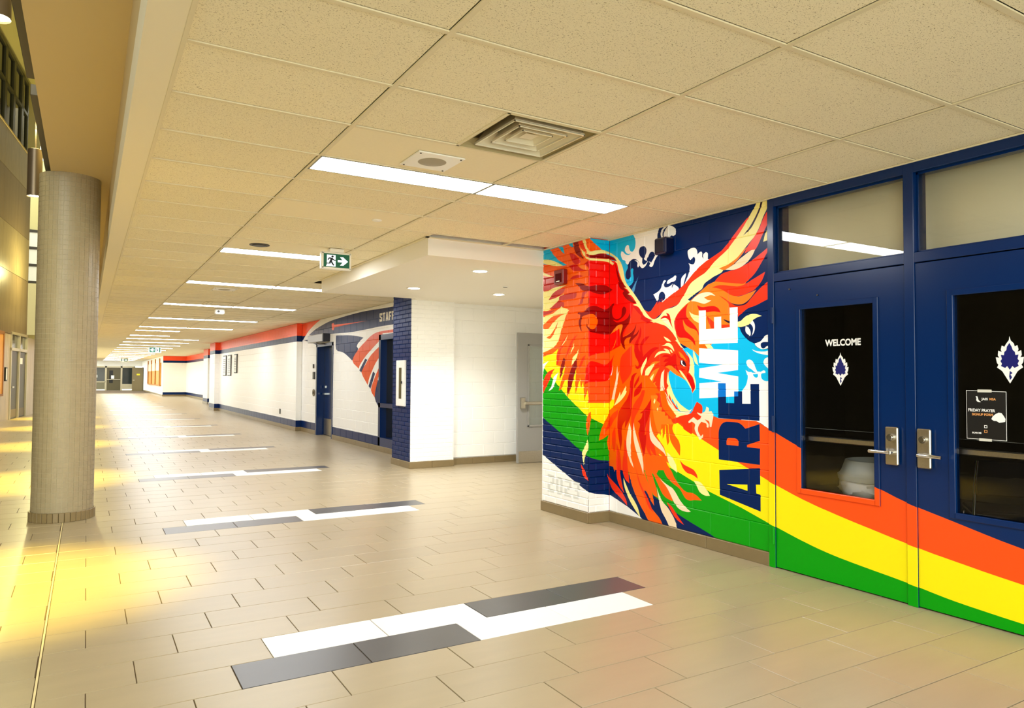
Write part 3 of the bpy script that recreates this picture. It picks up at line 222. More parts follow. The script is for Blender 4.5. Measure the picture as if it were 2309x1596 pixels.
["LO",[-4766,1489,-4751,1497,-4734,1503,-4713,1503,-4691,1499,-4674,1489,-4655,1477,-4639,1467,-4621,1457,-4604,1447,-4589,1438,-4577,1429,-4563,1419,-4545,1403,-4524,1384,-4504,1365,-4523,1375,-4542,1384,-4563,1394,-4588,1403,-4615,1412,-4640,1422,-4665,1435,-4688,1448,-4708,1459,-4722,1469,-4734,1477,-4750,1483]],
["CM",[-4599,1460,-4585,1458,-4573,1454,-4561,1445,-4547,1432,-4533,1419,-4520,1404,-4507,1389,-4493,1373,-4479,1354,-4465,1334,-4454,1317,-4449,1303,-4447,1290,-4444,1278,-4451,1291,-4459,1306,-4471,1322,-4486,1342,-4504,1362,-4523,1381,-4544,1401,-4563,1419,-4576,1433,-4587,1447]],
["RD",[-4815,1574,-4805,1584,-4792,1592,-4775,1597,-4755,1599,-4733,1597,-4713,1592,-4699,1586,-4686,1579,-4676,1591,-4665,1600,-4655,1604,-4645,1605,-4636,1598,-4629,1588,-4629,1574,-4629,1556,-4629,1540,-4627,1522,-4624,1505,-4619,1490,-4612,1475,-4604,1462,-4598,1450,-4590,1440,-4583,1429,-4603,1443,-4622,1457,-4640,1469,-4658,1481,-4675,1491,-4691,1499,-4714,1503,-4734,1503,-4754,1498,-4771,1492,-4787,1485,-4781,1497,-4774,1508,-4766,1518,-4748,1528,-4729,1536,-4750,1535,-4771,1534,-4792,1533,-4780,1547,-4766,1559,-4745,1565,-4723,1571,-4747,1574,-4771,1577,-4792,1576]],
["RO",[-4619,1570,-4600,1563,-4583,1555,-4577,1541,-4578,1526,-4589,1515,-4604,1505,-4613,1519,-4619,1534,-4620,1546,-4620,1558]],
["EY",[-4583,1544,-4574,1548,-4563,1547,-4548,1546,-4533,1540,-4521,1526,-4513,1511,-4512,1500,-4513,1490,-4531,1491,-4548,1494,-4564,1498,-4578,1505,-4585,1513,-4588,1523,-4587,1534]],
["WH",[-4575,1544,-4564,1542,-4553,1540,-4557,1531,-4558,1522,-4550,1511,-4538,1501,-4526,1494,-4513,1490,-4528,1491,-4543,1494,-4557,1501,-4568,1512,-4573,1527]],
["DK",[-4550,1537,-4533,1534,-4524,1527,-4518,1518,-4518,1511,-4520,1504,-4538,1506,-4544,1511,-4549,1519,-4550,1527]],
["LO",[-4604,1624,-4585,1615,-4568,1605,-4556,1595,-4544,1584,-4533,1572,-4522,1560,-4513,1548,-4503,1536,-4517,1541,-4533,1547,-4546,1552,-4560,1559,-4573,1569,-4583,1585,-4593,1604]],
["RD",[-4639,1643,-4628,1616,-4617,1590,-4604,1570,-4587,1561,-4569,1558,-4553,1554,-4534,1544,-4518,1532,-4529,1543,-4541,1555,-4553,1563,-4571,1568,-4588,1573,-4602,1586,-4614,1602,-4622,1615,-4631,1629]],
["RD",[-4588,1490,-4571,1480,-4553,1472,-4533,1469,-4513,1468,-4533,1461,-4553,1454,-4566,1463,-4578,1472,-4584,1481]],
["RD",[-4492,1504,-4484,1489,-4478,1475,-4479,1461,-4483,1447,-4498,1447,-4494,1461,-4491,1475,-4491,1489]],
["RD",[-4498,1592,-4487,1580,-4477,1567,-4471,1551,-4468,1535,-4469,1526,-4473,1518,-4480,1533,-4487,1550,-4491,1563,-4494,1578]],
["CM",[-4820,1676,-4802,1680,-4784,1684,-4771,1688,-4755,1694,-4771,1699,-4746,1701,-4723,1701,-4704,1693,-4686,1681,-4676,1669,-4667,1656,-4660,1644,-4656,1632,-4655,1622,-4670,1635,-4686,1648,-4700,1656,-4714,1664,-4728,1670,-4749,1674,-4771,1677,-4794,1677]],
["CM",[-4908,1573,-4901,1588,-4890,1602,-4876,1614,-4858,1624,-4835,1629,-4809,1632,-4791,1631,-4773,1630,-4755,1628,-4773,1640,-4792,1651,-4773,1652,-4755,1650,-4738,1644,-4723,1635,-4716,1625,-4709,1613,-4702,1601,-4725,1607,-4750,1612,-4770,1613,-4792,1613,-4814,1611,-4834,1607,-4852,1601,-4869,1594,-4889,1584]],
["CM",[-4713,1643,-4699,1639,-4686,1634,-4680,1623,-4675,1611,-4686,1614,-4696,1619,-4705,1630]],
["CM",[-4789,1760,-4771,1754,-4753,1748,-4736,1740,-4721,1731,-4706,1720,-4690,1709,-4715,1712,-4737,1716,-4752,1722,-4765,1732,-4777,1745]],
["RD",[-5109,1878,-5100,1863,-5091,1848,-5086,1832,-5085,1813,-5088,1793,-5093,1774,-5103,1758,-5116,1743,-5125,1726,-5128,1706,-5128,1684,-5125,1665,-5114,1646,-5099,1631,-5103,1649,-5106,1668,-5106,1684,-5103,1699,-5096,1712,-5086,1725,-5073,1739,-5056,1753,-5037,1764,-5017,1769,-4993,1771,-4970,1773,-4984,1761,-4998,1750,-5013,1738,-5030,1727,-5048,1715,-5062,1703,-5070,1691,-5073,1678,-5074,1663,-5071,1642,-5066,1619,-5062,1601,-5063,1592,-5066,1583,-5054,1593,-5041,1603,-5026,1613,-5005,1627,-4981,1641,-4958,1653,-4936,1661,-4916,1667,-4896,1670,-4871,1667,-4847,1661,-4863,1654,-4879,1648,-4896,1640,-4914,1630,-4931,1619,-4947,1607,-4961,1593,-4974,1577,-4986,1563,-4998,1547,-5015,1533,-5035,1521,-5060,1507,-5084,1496,-5103,1486,-5120,1479,-5137,1471,-5153,1477,-5166,1485,-5172,1501,-5175,1520,-5162,1508,-5148,1496,-5135,1501,-5125,1508,-5124,1523,-5131,1542,-5141,1556,-5154,1570,-5166,1586,-5175,1602,-5182,1620,-5187,1641,-5189,1668,-5189,1699,-5190,1730,-5189,1705,-5188,1679,-5187,1654,-5184,1675,-5182,1695,-5175,1716,-5159,1737,-5140,1758,-5125,1780,-5115,1803,-5109,1826,-5106,1845,-5106,1862]],
["LO",[-4842,1486,-4850,1474,-4859,1462,-4869,1449,-4881,1432,-4895,1414,-4908,1396,-4918,1379,-4927,1361,-4936,1344,-4919,1349,-4903,1354,-4885,1359,-4896,1348,-4903,1337,-4891,1325,-4875,1314,-4888,1299,-4903,1284,-4886,1277,-4869,1270,-4883,1258,-4897,1247,-4880,1234,-4864,1222,-4877,1211,-4886,1199,-4883,1175,-4876,1144,-4869,1114,-4933,1111,-4996,1109,-5061,1106,-5052,1154,-5044,1202,-5038,1248,-5038,1290,-5041,1330,-5038,1362,-5024,1377,-5003,1388,-4980,1400,-4963,1418,-4945,1439,-4925,1456,-4898,1468,-4870,1477]],
["LO",[-4836,1538,-4855,1531,-4874,1524,-4891,1516,-4904,1507,-4914,1498,-4925,1486,-4941,1467,-4961,1443,-4980,1419,-4995,1426,-5011,1434,-5026,1442,-5011,1460,-4995,1478,-4980,1495,-4965,1509,-4950,1522,-4936,1532,-4914,1538,-4891,1540,-4873,1540,-4855,1539]],
["CM",[-5009,1582,-5010,1569,-5011,1555,-5015,1541,-5026,1522,-5041,1502,-5055,1480,-5065,1458,-5074,1435,-5084,1411,-5088,1426,-5093,1442,-5095,1457,-5092,1474,-5086,1491,-5078,1507,-5066,1523,-5051,1539,-5038,1552,-5023,1568]],
["CM",[-4908,1524,-4915,1509,-4925,1494,-4937,1479,-4952,1461,-4969,1442,-4991,1416,-5018,1387,-5044,1358,-5042,1386,-5041,1414,-5038,1438,-5031,1454,-5022,1468,-5009,1480,-4993,1490,-4975,1498,-4958,1506,-4941,1512,-4925,1518]],
["CM",[-4914,1432,-4921,1415,-4928,1398,-4936,1381,-4946,1366,-4958,1350,-4969,1332,-4981,1308,-4992,1280,-5004,1252,-5007,1273,-5010,1293,-5010,1313,-5005,1331,-4996,1349,-4986,1366,-4974,1381,-4960,1395,-4947,1408,-4930,1421]],
["CM",[-4922,1310,-4924,1298,-4926,1285,-4930,1272,-4938,1260,-4948,1247,-4958,1234,-4961,1251,-4958,1268,-4949,1282,-4935,1296]],
["CM",[-4903,1206,-4898,1197,-4897,1187,-4903,1174,-4911,1161,-4918,1172,-4921,1183,-4914,1194]],
["PA",[-4779,1467,-4782,1451,-4785,1436,-4787,1419,-4788,1401,-4788,1381,-4787,1360,-4785,1335,-4781,1309,-4777,1283,-4787,1297,-4798,1312,-4810,1326,-4802,1309,-4793,1291,-4782,1272,-4766,1244,-4747,1213,-4724,1185,-4699,1164,-4669,1147,-4641,1130,-4686,1178,-4733,1227,-4780,1277,-4761,1249,-4743,1221,-4724,1196,-4704,1174,-4683,1156,-4661,1140,-4637,1125,-4612,1112,-4585,1104,-4559,1102,-4531,1103,-4506,1108,-4482,1115,-4461,1124,-4440,1134,-4453,1121,-4466,1108,-4479,1095,-4466,1088,-4453,1082,-4474,1081,-4495,1081,-4519,1079,-4547,1074,-4577,1068,-4600,1061,-4610,1049,-4614,1036,-4627,1047,-4641,1059,-4646,1049,-4651,1039,-4663,1053,-4675,1067,-4678,1058,-4682,1049,-4691,1061,-4701,1073,-4710,1084,-4714,1075,-4717,1065,-4729,1082,-4740,1099,-4752,1117,-4757,1107,-4763,1097,-4773,1119,-4784,1142,-4794,1164,-4798,1157,-4802,1149,-4808,1173,-4814,1198,-4820,1222,-4829,1212,-4831,1239,-4833,1265,-4834,1291,-4834,1316,-4832,1341,-4831,1365,-4829,1316,-4828,1268,-4826,1219,-4828,1249,-4830,1279,-4831,1308,-4831,1334,-4830,1359,-4828,1382,-4825,1401,-4821,1419,-4815,1434,-4805,1446,-4791,1456]],
["CM",[-4834,1291,-4833,1265,-4831,1238,-4829,1212,-4820,1222,-4814,1198,-4808,1173,-4802,1149,-4798,1157,-4794,1164,-4784,1142,-4773,1119,-4763,1097,-4757,1107,-4752,1117,-4740,1099,-4729,1082,-4717,1065,-4714,1075,-4710,1084,-4701,1073,-4691,1061,-4682,1049,-4678,1058,-4675,1067,-4663,1053,-4651,1039,-4646,1049,-4641,1059,-4627,1047,-4614,1036,-4610,1049,-4600,1061,-4577,1067,-4548,1073,-4519,1079,-4531,1083,-4545,1087,-4564,1088,-4588,1089,-4613,1094,-4638,1102,-4663,1113,-4688,1129,-4714,1151,-4737,1178,-4759,1204,-4778,1231,-4794,1257,-4809,1277,-4821,1285]],
["CM",[-4734,1449,-4729,1422,-4725,1396,-4716,1366,-4703,1330,-4686,1290,-4667,1255,-4646,1226,-4623,1201,-4600,1180,-4576,1163,-4553,1151,-4532,1140,-4514,1131,-4496,1125,-4479,1118,-4498,1112,-4519,1107,-4542,1106,-4569,1106,-4592,1114,-4608,1131,-4619,1155,-4630,1179,-4632,1162,-4634,1145,-4649,1169,-4665,1192,-4681,1216,-4685,1204,-4688,1192,-4697,1212,-4708,1233,-4717,1254,-4719,1241,-4721,1228,-4724,1215,-4735,1242,-4746,1270,-4752,1292,-4740,1309,-4727,1322,-4737,1335,-4748,1351,-4746,1379,-4740,1414]],
["OR",[-5559,1183,-4780,1282,-4669,1007,-4781,970,-4956,800,-5140,500,-5558,536]],
["OR",[-5555,1141,-5481,1130,-5555,1050,-5559,1045,-5559,671,-5531,625,-5476,501,-4719,586,-4738,623,-4744,675,-4763,734,-4788,785,-4846,837,-4898,887,-4932,1028,-4939,1127,-4801,1105,-4661,1024,-4636,1069,-4999,1415,-5555,1415]],
["YE",[-5485,1270,-5482,1220,-5479,1170,-5484,1130,-5501,1108,-5528,1091,-5555,1074,-5557,1098,-5559,1114,-5559,1129,-5558,1142,-5546,1157,-5530,1168,-5516,1182,-5504,1208,-5494,1239]],
["CM",[-5312,1273,-5317,1259,-5326,1244,-5343,1228,-5364,1210,-5386,1191,-5387,1211,-5388,1232,-5389,1253,-5410,1226,-5429,1199,-5447,1175,-5460,1155,-5472,1138,-5484,1120,-5456,1133,-5428,1147,-5400,1162,-5373,1181,-5347,1202,-5326,1221,-5312,1237,-5301,1252,-5296,1264]],
["LO",[-4939,1127,-4946,1164,-4952,1199,-4958,1234,-4912,1235,-4865,1236,-4820,1237,-4818,1192,-4817,1146,-4801,1105,-4755,1073,-4695,1046,-4655,1025,-4651,1012,-4659,999,-4667,985,-4718,984,-4768,982,-4820,981,-4823,947,-4825,913,-4827,878,-4840,888,-4854,898,-4866,911,-4879,933,-4892,961,-4906,994,-4918,1035,-4929,1082]],
["RO",[-4898,1253,-4879,1241,-4865,1227,-4868,1216,-4876,1203,-4878,1191,-4867,1182,-4850,1174,-4839,1166,-4843,1150,-4852,1134,-4830,1133,-4807,1132,-4811,1118,-4816,1105,-4820,1091,-4803,1092,-4785,1093,-4768,1093,-4770,1082,-4772,1070,-4774,1058,-4755,1061,-4737,1064,-4733,1049,-4730,1034,-4712,1035,-4692,1036,-4689,1023,-4686,1010,-4670,1015,-4655,1020,-4682,1037,-4710,1055,-4736,1073,-4762,1091,-4787,1110,-4807,1136,-4819,1171,-4826,1213,-4833,1255,-4854,1254,-4876,1254]],
["CM",[-4905,1206,-4898,1197,-4895,1186,-4902,1173,-4912,1159,-4919,1168,-4922,1179,-4915,1192]],
["CM",[-4869,1127,-4862,1121,-4859,1114,-4863,1104,-4869,1094,-4875,1102,-4878,1111,-4875,1119]],
["OR",[-4808,981,-4789,980,-4771,979,-4772,955,-4772,931,-4775,909,-4782,889,-4791,870,-4801,852,-4803,895,-4805,938]],
["OR",[-4768,979,-4751,980,-4734,981,-4730,941,-4727,900,-4724,868,-4720,853,-4718,838,-4724,827,-4732,814,-4740,802,-4746,822,-4751,842,-4756,866,-4760,900,-4764,940]],
["OR",[-4730,986,-4710,987,-4688,988,-4667,989,-4673,977,-4679,964,-4680,950,-4673,932,-4662,913,-4649,896,-4635,882,-4619,869,-4606,856,-4596,840,-4589,822,-4584,802,-4584,778,-4586,751,-4588,724,-4607,741,-4625,758,-4643,775,-4661,792,-4678,809,-4692,827,-4704,846,-4712,867,-4718,891,-4723,920,-4727,953]],
["RO",[-5223,1700,-5220,1650,-5216,1600,-5216,1554,-5215,1511,-5218,1472,-5231,1434,-5264,1398,-5309,1363,-5354,1329,-5369,1360,-5384,1391,-5395,1424,-5399,1460,-5399,1497,-5395,1530,-5390,1556,-5382,1579,-5370,1599,-5355,1614,-5335,1626,-5313,1640,-5285,1658,-5254,1679]],
["PA",[-5438,1515,-5435,1484,-5432,1454,-5430,1424,-5417,1440,-5405,1456,-5413,1429,-5421,1401,-5429,1370,-5444,1316,-5462,1249,-5480,1182,-5501,1182,-5523,1181,-5497,1254,-5473,1325,-5455,1381,-5450,1399,-5448,1416,-5446,1434,-5444,1459,-5441,1487]],
["CM",[-5305,1319,-5305,1300,-5306,1281,-5313,1261,-5331,1234,-5356,1206,-5378,1185,-5402,1181,-5429,1184,-5418,1209,-5407,1234,-5395,1259,-5392,1245,-5390,1231,-5387,1217,-5359,1251,-5332,1285]],
["RO",[-5034,1278,-5044,1247,-5055,1217,-5068,1186,-5085,1154,-5105,1122,-5124,1092,-5144,1066,-5164,1043,-5180,1015,-5192,980,-5200,941,-5210,902,-5218,929,-5227,955,-5231,985,-5230,1021,-5226,1061,-5217,1097,-5203,1126,-5185,1151,-5166,1174,-5145,1194,-5122,1213,-5103,1231,-5091,1249,-5084,1266,-5075,1277,-5055,1280]],
["RD",[-5217,1382,-5217,1311,-5216,1240,-5217,1181,-5218,1147,-5220,1116,-5224,1088,-5228,1062,-5234,1038,-5246,1012,-5268,979,-5296,943,-5326,906,-5321,934,-5317,962,-5312,990,-5327,974,-5343,958,-5356,940,-5364,921,-5368,900,-5370,878,-5369,853,-5364,827,-5363,797,-5368,765,-5377,729,-5385,694,-5393,727,-5400,760,-5409,794,-5417,829,-5425,864,-5431,897,-5434,927,-5434,955,-5431,983,-5427,1013,-5420,1042,-5409,1071,-5388,1097,-5364,1122,-5341,1145,-5320,1165,-5299,1183,-5282,1203,-5269,1225,-5260,1249,-5253,1274,-5250,1304,-5249,1334,-5246,1359,-5233,1372]],
["RD",[-5183,1434,-5163,1438,-5144,1439,-5158,1426,-5172,1414,-5183,1398,-5190,1376,-5195,1350,-5199,1320,-5205,1280,-5210,1235,-5216,1190,-5242,1189,-5269,1188,-5296,1188,-5278,1214,-5261,1241,-5247,1267,-5242,1294,-5241,1321,-5239,1345,-5236,1369,-5231,1390,-5224,1408,-5205,1424]],
["RD",[-5113,1418,-5113,1402,-5114,1385,-5121,1367,-5139,1343,-5165,1316,-5191,1289,-5190,1304,-5189,1319,-5183,1336,-5164,1361,-5138,1390]],
["RD",[-5077,1357,-5077,1336,-5077,1315,-5081,1296,-5090,1277,-5104,1259,-5121,1244,-5142,1232,-5166,1222,-5191,1211,-5190,1231,-5189,1250,-5183,1268,-5168,1285,-5148,1301,-5128,1316,-5111,1330,-5094,1343]],
["RO",[-5416,1089,-5448,1074,-5480,1059,-5508,1042,-5527,1025,-5541,1007,-5554,987,-5559,980,-5559,900,-5539,915,-5520,935,-5502,959,-5484,981,-5465,998,-5446,1014,-5431,1031,-5424,1050,-5420,1070]],
["RO",[-5469,924,-5483,902,-5497,880,-5508,859,-5513,841,-5515,824,-5516,805,-5515,779,-5512,750,-5508,724,-5500,705,-5492,689,-5484,673,-5473,687,-5465,703,-5461,729,-5459,760,-5457,790,-5458,816,-5459,839,-5461,862,-5464,883,-5466,903]],
["RO",[-5027,801,-5029,847,-5027,902,-5020,951,-5008,989,-4989,1021,-4972,1053,-4974,1006,-4976,959,-4976,917,-4973,887,-4968,861,-4959,838,-4945,820,-4927,806,-4913,787,-4901,754,-4890,714,-4879,675,-4903,694,-4927,714,-4946,731,-4956,741,-4964,750,-4972,760,-4964,731,-4955,702,-4946,673,-4965,688,-4983,703,-4999,721,-5013,744,-5022,770]],
["RO",[-5446,767,-5427,737,-5409,707,-5393,672,-5383,623,-5377,568,-5370,513,-5395,510,-5421,507,-5446,504,-5446,592,-5446,680]],
["RO",[-5326,810,-5315,800,-5304,791,-5296,779,-5290,748,-5285,707,-5282,663,-5280,618,-5281,571,-5282,523,-5307,520,-5331,517,-5356,515,-5351,562,-5346,609,-5341,658,-5336,708,-5331,759]],
["RD",[-4952,1207,-4954,1187,-4956,1166,-4959,1144,-4962,1117,-4966,1088,-4972,1062,-4980,1042,-4990,1024,-4999,1006,-5010,989,-5019,971,-5027,950,-5033,925,-5037,896,-5041,868,-5031,873,-5020,878,-5020,861,-5020,844,-5021,824,-5024,795,-5029,762,-5034,732,-5040,710,-5048,690,-5055,671,-5064,693,-5072,716,-5082,741,-5094,774,-5107,810,-5117,839,-5123,855,-5127,868,-5128,885,-5120,911,-5109,940,-5104,964,-5117,979,-5138,990,-5121,999,-5104,1009,-5089,1020,-5080,1034,-5074,1051,-5068,1067,-5089,1066,-5110,1065,-5084,1080,-5059,1095,-5034,1114,-5007,1142,-4979,1175]],
["PA",[-5256,972,-5247,952,-5238,932,-5231,910,-5229,885,-5229,857,-5231,831,-5235,807,-5239,784,-5242,760,-5242,734,-5239,706,-5235,677,-5227,642,-5218,605,-5210,577,-5205,566,-5198,555,-5218,576,-5236,597,-5253,619,-5267,643,-5279,669,-5289,695,-5295,723,-5299,751,-5300,779,-5299,805,-5295,830,-5289,859,-5280,895,-5268,933]],
["PA",[-4969,1040,-4966,1018,-4963,996,-4959,973,-4952,947,-4943,921,-4932,898,-4919,880,-4903,866,-4885,852,-4868,838,-4850,825,-4834,812,-4819,799,-4807,788,-4794,775,-4784,762,-4776,747,-4769,734,-4763,721,-4758,708,-4753,696,-4766,709,-4778,723,-4794,736,-4817,747,-4842,758,-4866,769,-4887,779,-4908,789,-4926,800,-4942,812,-4955,825,-4966,842,-4972,863,-4975,888,-4976,917,-4975,955,-4972,997]],
["CM",[-4750,740,-4731,732,-4712,721,-4700,710,-4687,696,-4674,682,-4661,668,-4648,654,-4638,638,-4630,620,-4625,600,-4619,580,-4638,586,-4657,592,-4674,600,-4691,611,-4707,624,-4719,638,-4725,653,-4728,668,-4731,685,-4737,702,-4743,721]],
["YE",[-4856,717,-4838,712,-4820,707,-4802,700,-4780,688,-4757,673,-4738,658,-4722,644,-4708,629,-4693,615,-4713,621,-4731,627,-4750,635,-4769,646,-4789,659,-4808,673,-4825,687,-4841,702]],
["OR",[-5527,633,-5497,635,-5468,638,-5440,641,-5445,620,-5451,600,-5457,576,-5463,548,-5470,515,-5476,483,-5484,502,-5493,522,-5501,544,-5510,571,-5518,602]],
["RO",[-5451,640,-5426,642,-5401,644,-5400,596,-5400,547,-5395,500,-5385,452,-5370,405,-5357,366,-5349,342,-5340,322,-5331,301,-5355,320,-5379,338,-5401,361,-5420,388,-5435,421,-5445,459,-5450,513,-5451,576]],
["RO",[-5347,650,-5325,652,-5302,654,-5280,656,-5281,626,-5283,597,-5282,567,-5278,538,-5272,508,-5266,480,-5262,454,-5259,429,-5256,403,-5276,412,-5296,420,-5315,433,-5332,456,-5348,484,-5357,518,-5358,558,-5352,604]],
["OR",[-5287,655,-5211,663,-5136,670,-5062,677,-5060,646,-5058,614,-5054,585,-5050,558,-5045,534,-5035,508,-5017,477,-4994,446,-4975,416,-4960,391,-4947,369,-4936,343,-4928,313,-4921,280,-4915,248,-4932,262,-4949,277,-4965,293,-4982,316,-4999,340,-5015,358,-5029,364,-5045,367,-5043,346,-5041,324,-5035,303,-5022,283,-5006,263,-4985,245,-4961,226,-4933,209,-4908,192,-4883,176,-4860,161,-4840,145,-4823,125,-4809,104,-4793,83,-4853,83,-4915,83,-4965,91,-4999,110,-5022,135,-5045,163,-5072,190,-5099,219,-5126,250,-5151,283,-5176,319,-5197,353,-5216,385,-5231,416,-5245,449,-5259,488,-5272,529,-5282,567,-5286,599,-5287,627]],
["RO",[-5187,618,-5177,588,-5167,559,-5156,527,-5145,489,-5132,449,-5116,411,-5093,378,-5068,346,-5045,315,-5024,280,-5005,245,-4985,218,-4967,205,-4947,197,-4927,189,-4952,229,-4978,269,-5005,307,-5032,340,-5059,370,-5084,402,-5108,438,-5128,477,-5146,515,-5161,550,-5174,584]],
["OR",[-5069,676,-5021,681,-4973,685,-4926,690,-4925,644,-4923,597,-4907,555,-4862,517,-4803,483,-4755,458,-4736,448,-4718,441,-4700,433,-4718,428,-4737,422,-4717,398,-4695,374,-4681,354,-4679,338,-4682,322,-4711,328,-4739,334,-4764,342,-4785,354,-4804,368,-4821,385,-4837,405,-4852,426,-4868,450,-4888,477,-4909,505,-4926,527,-4935,533,-4945,538,-4932,507,-4918,477,-4907,451,-4899,436,-4893,423,-4887,408,-4881,384,-4874,355,-4868,327,-4888,331,-4909,335,-4926,345,-4943,364,-4959,389,-4975,416,-4992,446,-5010,478,-5025,509,-5035,535,-5042,559,-5049,585,-5056,614,-5063,645]],
["OR",[-4984,684,-4920,694,-4857,703,-4806,701,-4774,682,-4754,652,-4736,625,-4720,609,-4705,595,-4690,580,-4676,560,-4662,537,-4645,516,-4623,494,-4598,474,-4574,456,-4554,443,-4534,434,-4513,427,-4487,425,-4460,427,-4436,426,-4417,422,-4401,416,-4384,409,-4368,400,-4352,390,-4335,380,-4363,377,-4392,374,-4419,371,-4441,366,-4460,361,-4478,359,-4496,361,-4514,366,-4530,376,-4549,395,-4569,420,-4591,441,-4620,456,-4652,467,-4681,480,-4708,494,-4732,509,-4755,528,-4775,551,-4792,578,-4811,604,-4826,601,-4839,595,-4854,578,-4870,555,-4887,531,-4904,546,-4921,560,-4936,578,-4952,609,-4968,646]],
["OR",[-4816,700,-4791,703,-4767,705,-4743,707,-4737,687,-4731,666,-4725,646,-4744,652,-4764,661,-4780,672,-4797,686]],
["PA",[-5269,657,-5256,658,-5242,660,-5230,637,-5218,615,-5209,595,-5203,581,-5199,568,-5195,555,-5211,569,-5226,583,-5240,599,-5251,617,-5260,637]],
["PA",[-5195,977,-5191,957,-5187,936,-5180,913,-5168,883,-5153,848,-5138,815,-5124,784,-5110,754,-5096,726,-5085,701,-5075,676,-5065,652,-5070,660,-5074,669,-5069,646,-5063,622,-5059,597,-5058,570,-5059,541,-5059,511,-5071,536,-5082,562,-5094,587,-5108,612,-5122,638,-5136,663,-5130,655,-5125,646,-5139,673,-5153,701,-5166,729,-5178,759,-5187,790,-5195,820,-5199,848,-5201,876,-5203,903,-5200,928,-5197,953]],
["CM",[-4750,707,-4733,710,-4715,714,-4700,711,-4680,698,-4660,677,-4645,654,-4635,629,-4629,602,-4623,575,-4646,587,-4670,599,-4690,611,-4706,624,-4717,637,-4727,652,-4736,669,-4743,688]],
["PA",[-4892,531,-4872,518,-4853,506,-4830,493,-4800,479,-4766,465,-4737,454,-4717,447,-4699,443,-4681,436,-4666,425,-4651,412,-4637,398,-4622,382,-4608,365,-4592,348,-4573,332,-4552,316,-4531,302,-4508,289,-4484,278,-4461,267,-4478,263,-4494,260,-4514,258,-4538,259,-4566,261,-4592,267,-4615,277,-4635,291,-4655,308,-4673,330,-4691,356,-4709,381,-4726,403,-4742,423,-4764,444,-4802,471,-4846,501]],
["PA",[-4882,422,-4872,399,-4861,377,-4849,355,-4835,335,-4820,316,-4803,298,-4781,284,-4758,271,-4737,257,-4718,240,-4699,221,-4682,203,-4668,187,-4657,171,-4646,153,-4637,131,-4628,107,-4620,82,-4649,80,-4679,78,-4706,83,-4725,99,-4740,123,-4756,146,-4775,167,-4794,187,-4812,207,-4824,227,-4832,247,-4840,267,-4847,286,-4853,306,-4859,328,-4866,357,-4874,389]],
["CM",[-5341,444,-5329,426,-5318,407,-5304,387,-5287,363,-5269,337,-5250,312,-5230,292,-5208,273,-5187,254,-5169,235,-5152,216,-5136,195,-5123,169,-5112,140,-5100,111,-5122,127,-5144,144,-5167,163,-5191,185,-5217,209,-5240,233,-5259,255,-5276,276,-5292,300,-5310,327,-5325,356,-5336,383,-5340,404,-5341,424]],
["RO",[-5558,427,-5547,419,-5516,401,-5479,381,-5445,362,-5418,345,-5392,328,-5368,310,-5344,288,-5321,265,-5304,244,-5294,226,-5291,209,-5287,191,-5322,212,-5356,232,-5390,252,-5425,268,-5460,283,-5489,300,-5513,319,-5530,339,-5546,363,-5558,383]],
["RO",[-4755,305,-4733,296,-4711,287,-4691,277,-4675,264,-4661,249,-4646,234,-4629,218,-4611,202,-4592,187,-4575,172,-4557,157,-4540,143,-4564,150,-4588,157,-4611,165,-4630,175,-4647,186,-4664,200,-4682,218,-4702,240,-4719,260,-4732,276,-4744,291]],
["RO",[-4590,688,-4576,677,-4563,667,-4547,658,-4528,651,-4507,645,-4486,640,-4465,634,-4444,629,-4426,622,-4413,612,-4402,601,-4392,589,-4386,578,-4383,566,-4380,554,-4398,563,-4416,571,-4435,578,-4457,582,-4481,584,-4504,589,-4523,598,-4540,611,-4556,626,-4568,645,-4579,666]],
["CM",[-4427,533,-4401,533,-4374,532,-4351,528,-4332,518,-4317,505,-4302,492,-4286,480,-4272,467,-4261,456,-4252,444,-4245,432,-4264,429,-4283,426,-4302,427,-4322,431,-4342,438,-4360,448,-4372,462,-4382,477,-4392,492,-4404,506,-4416,520]],
["RO",[-4600,1056,-4566,1064,-4534,1072,-4506,1079,-4485,1085,-4468,1091,-4453,1101,-4438,1118,-4425,1139,-4414,1158,-4405,1171,-4397,1183,-4387,1194,-4367,1185,-4346,1177,-4331,1166,-4324,1151,-4323,1134,-4325,1115,-4331,1094,-4340,1071,-4350,1054,-4361,1046,-4375,1044,-4387,1049,-4401,1057,-4414,1065,-4438,1053,-4462,1040,-4479,1029,-4484,1020,-4486,1010,-4466,1013,-4447,1017,-4444,986,-4441,956,-4441,933,-4446,925,-4453,918,-4487,932,-4521,946,-4546,959,-4550,973,-4552,987,-4564,995,-4581,1002,-4600,1006,-4620,1003,-4642,996,-4661,995,-4675,1004,-4685,1018,-4696,1032,-4663,1040,-4632,1048]],
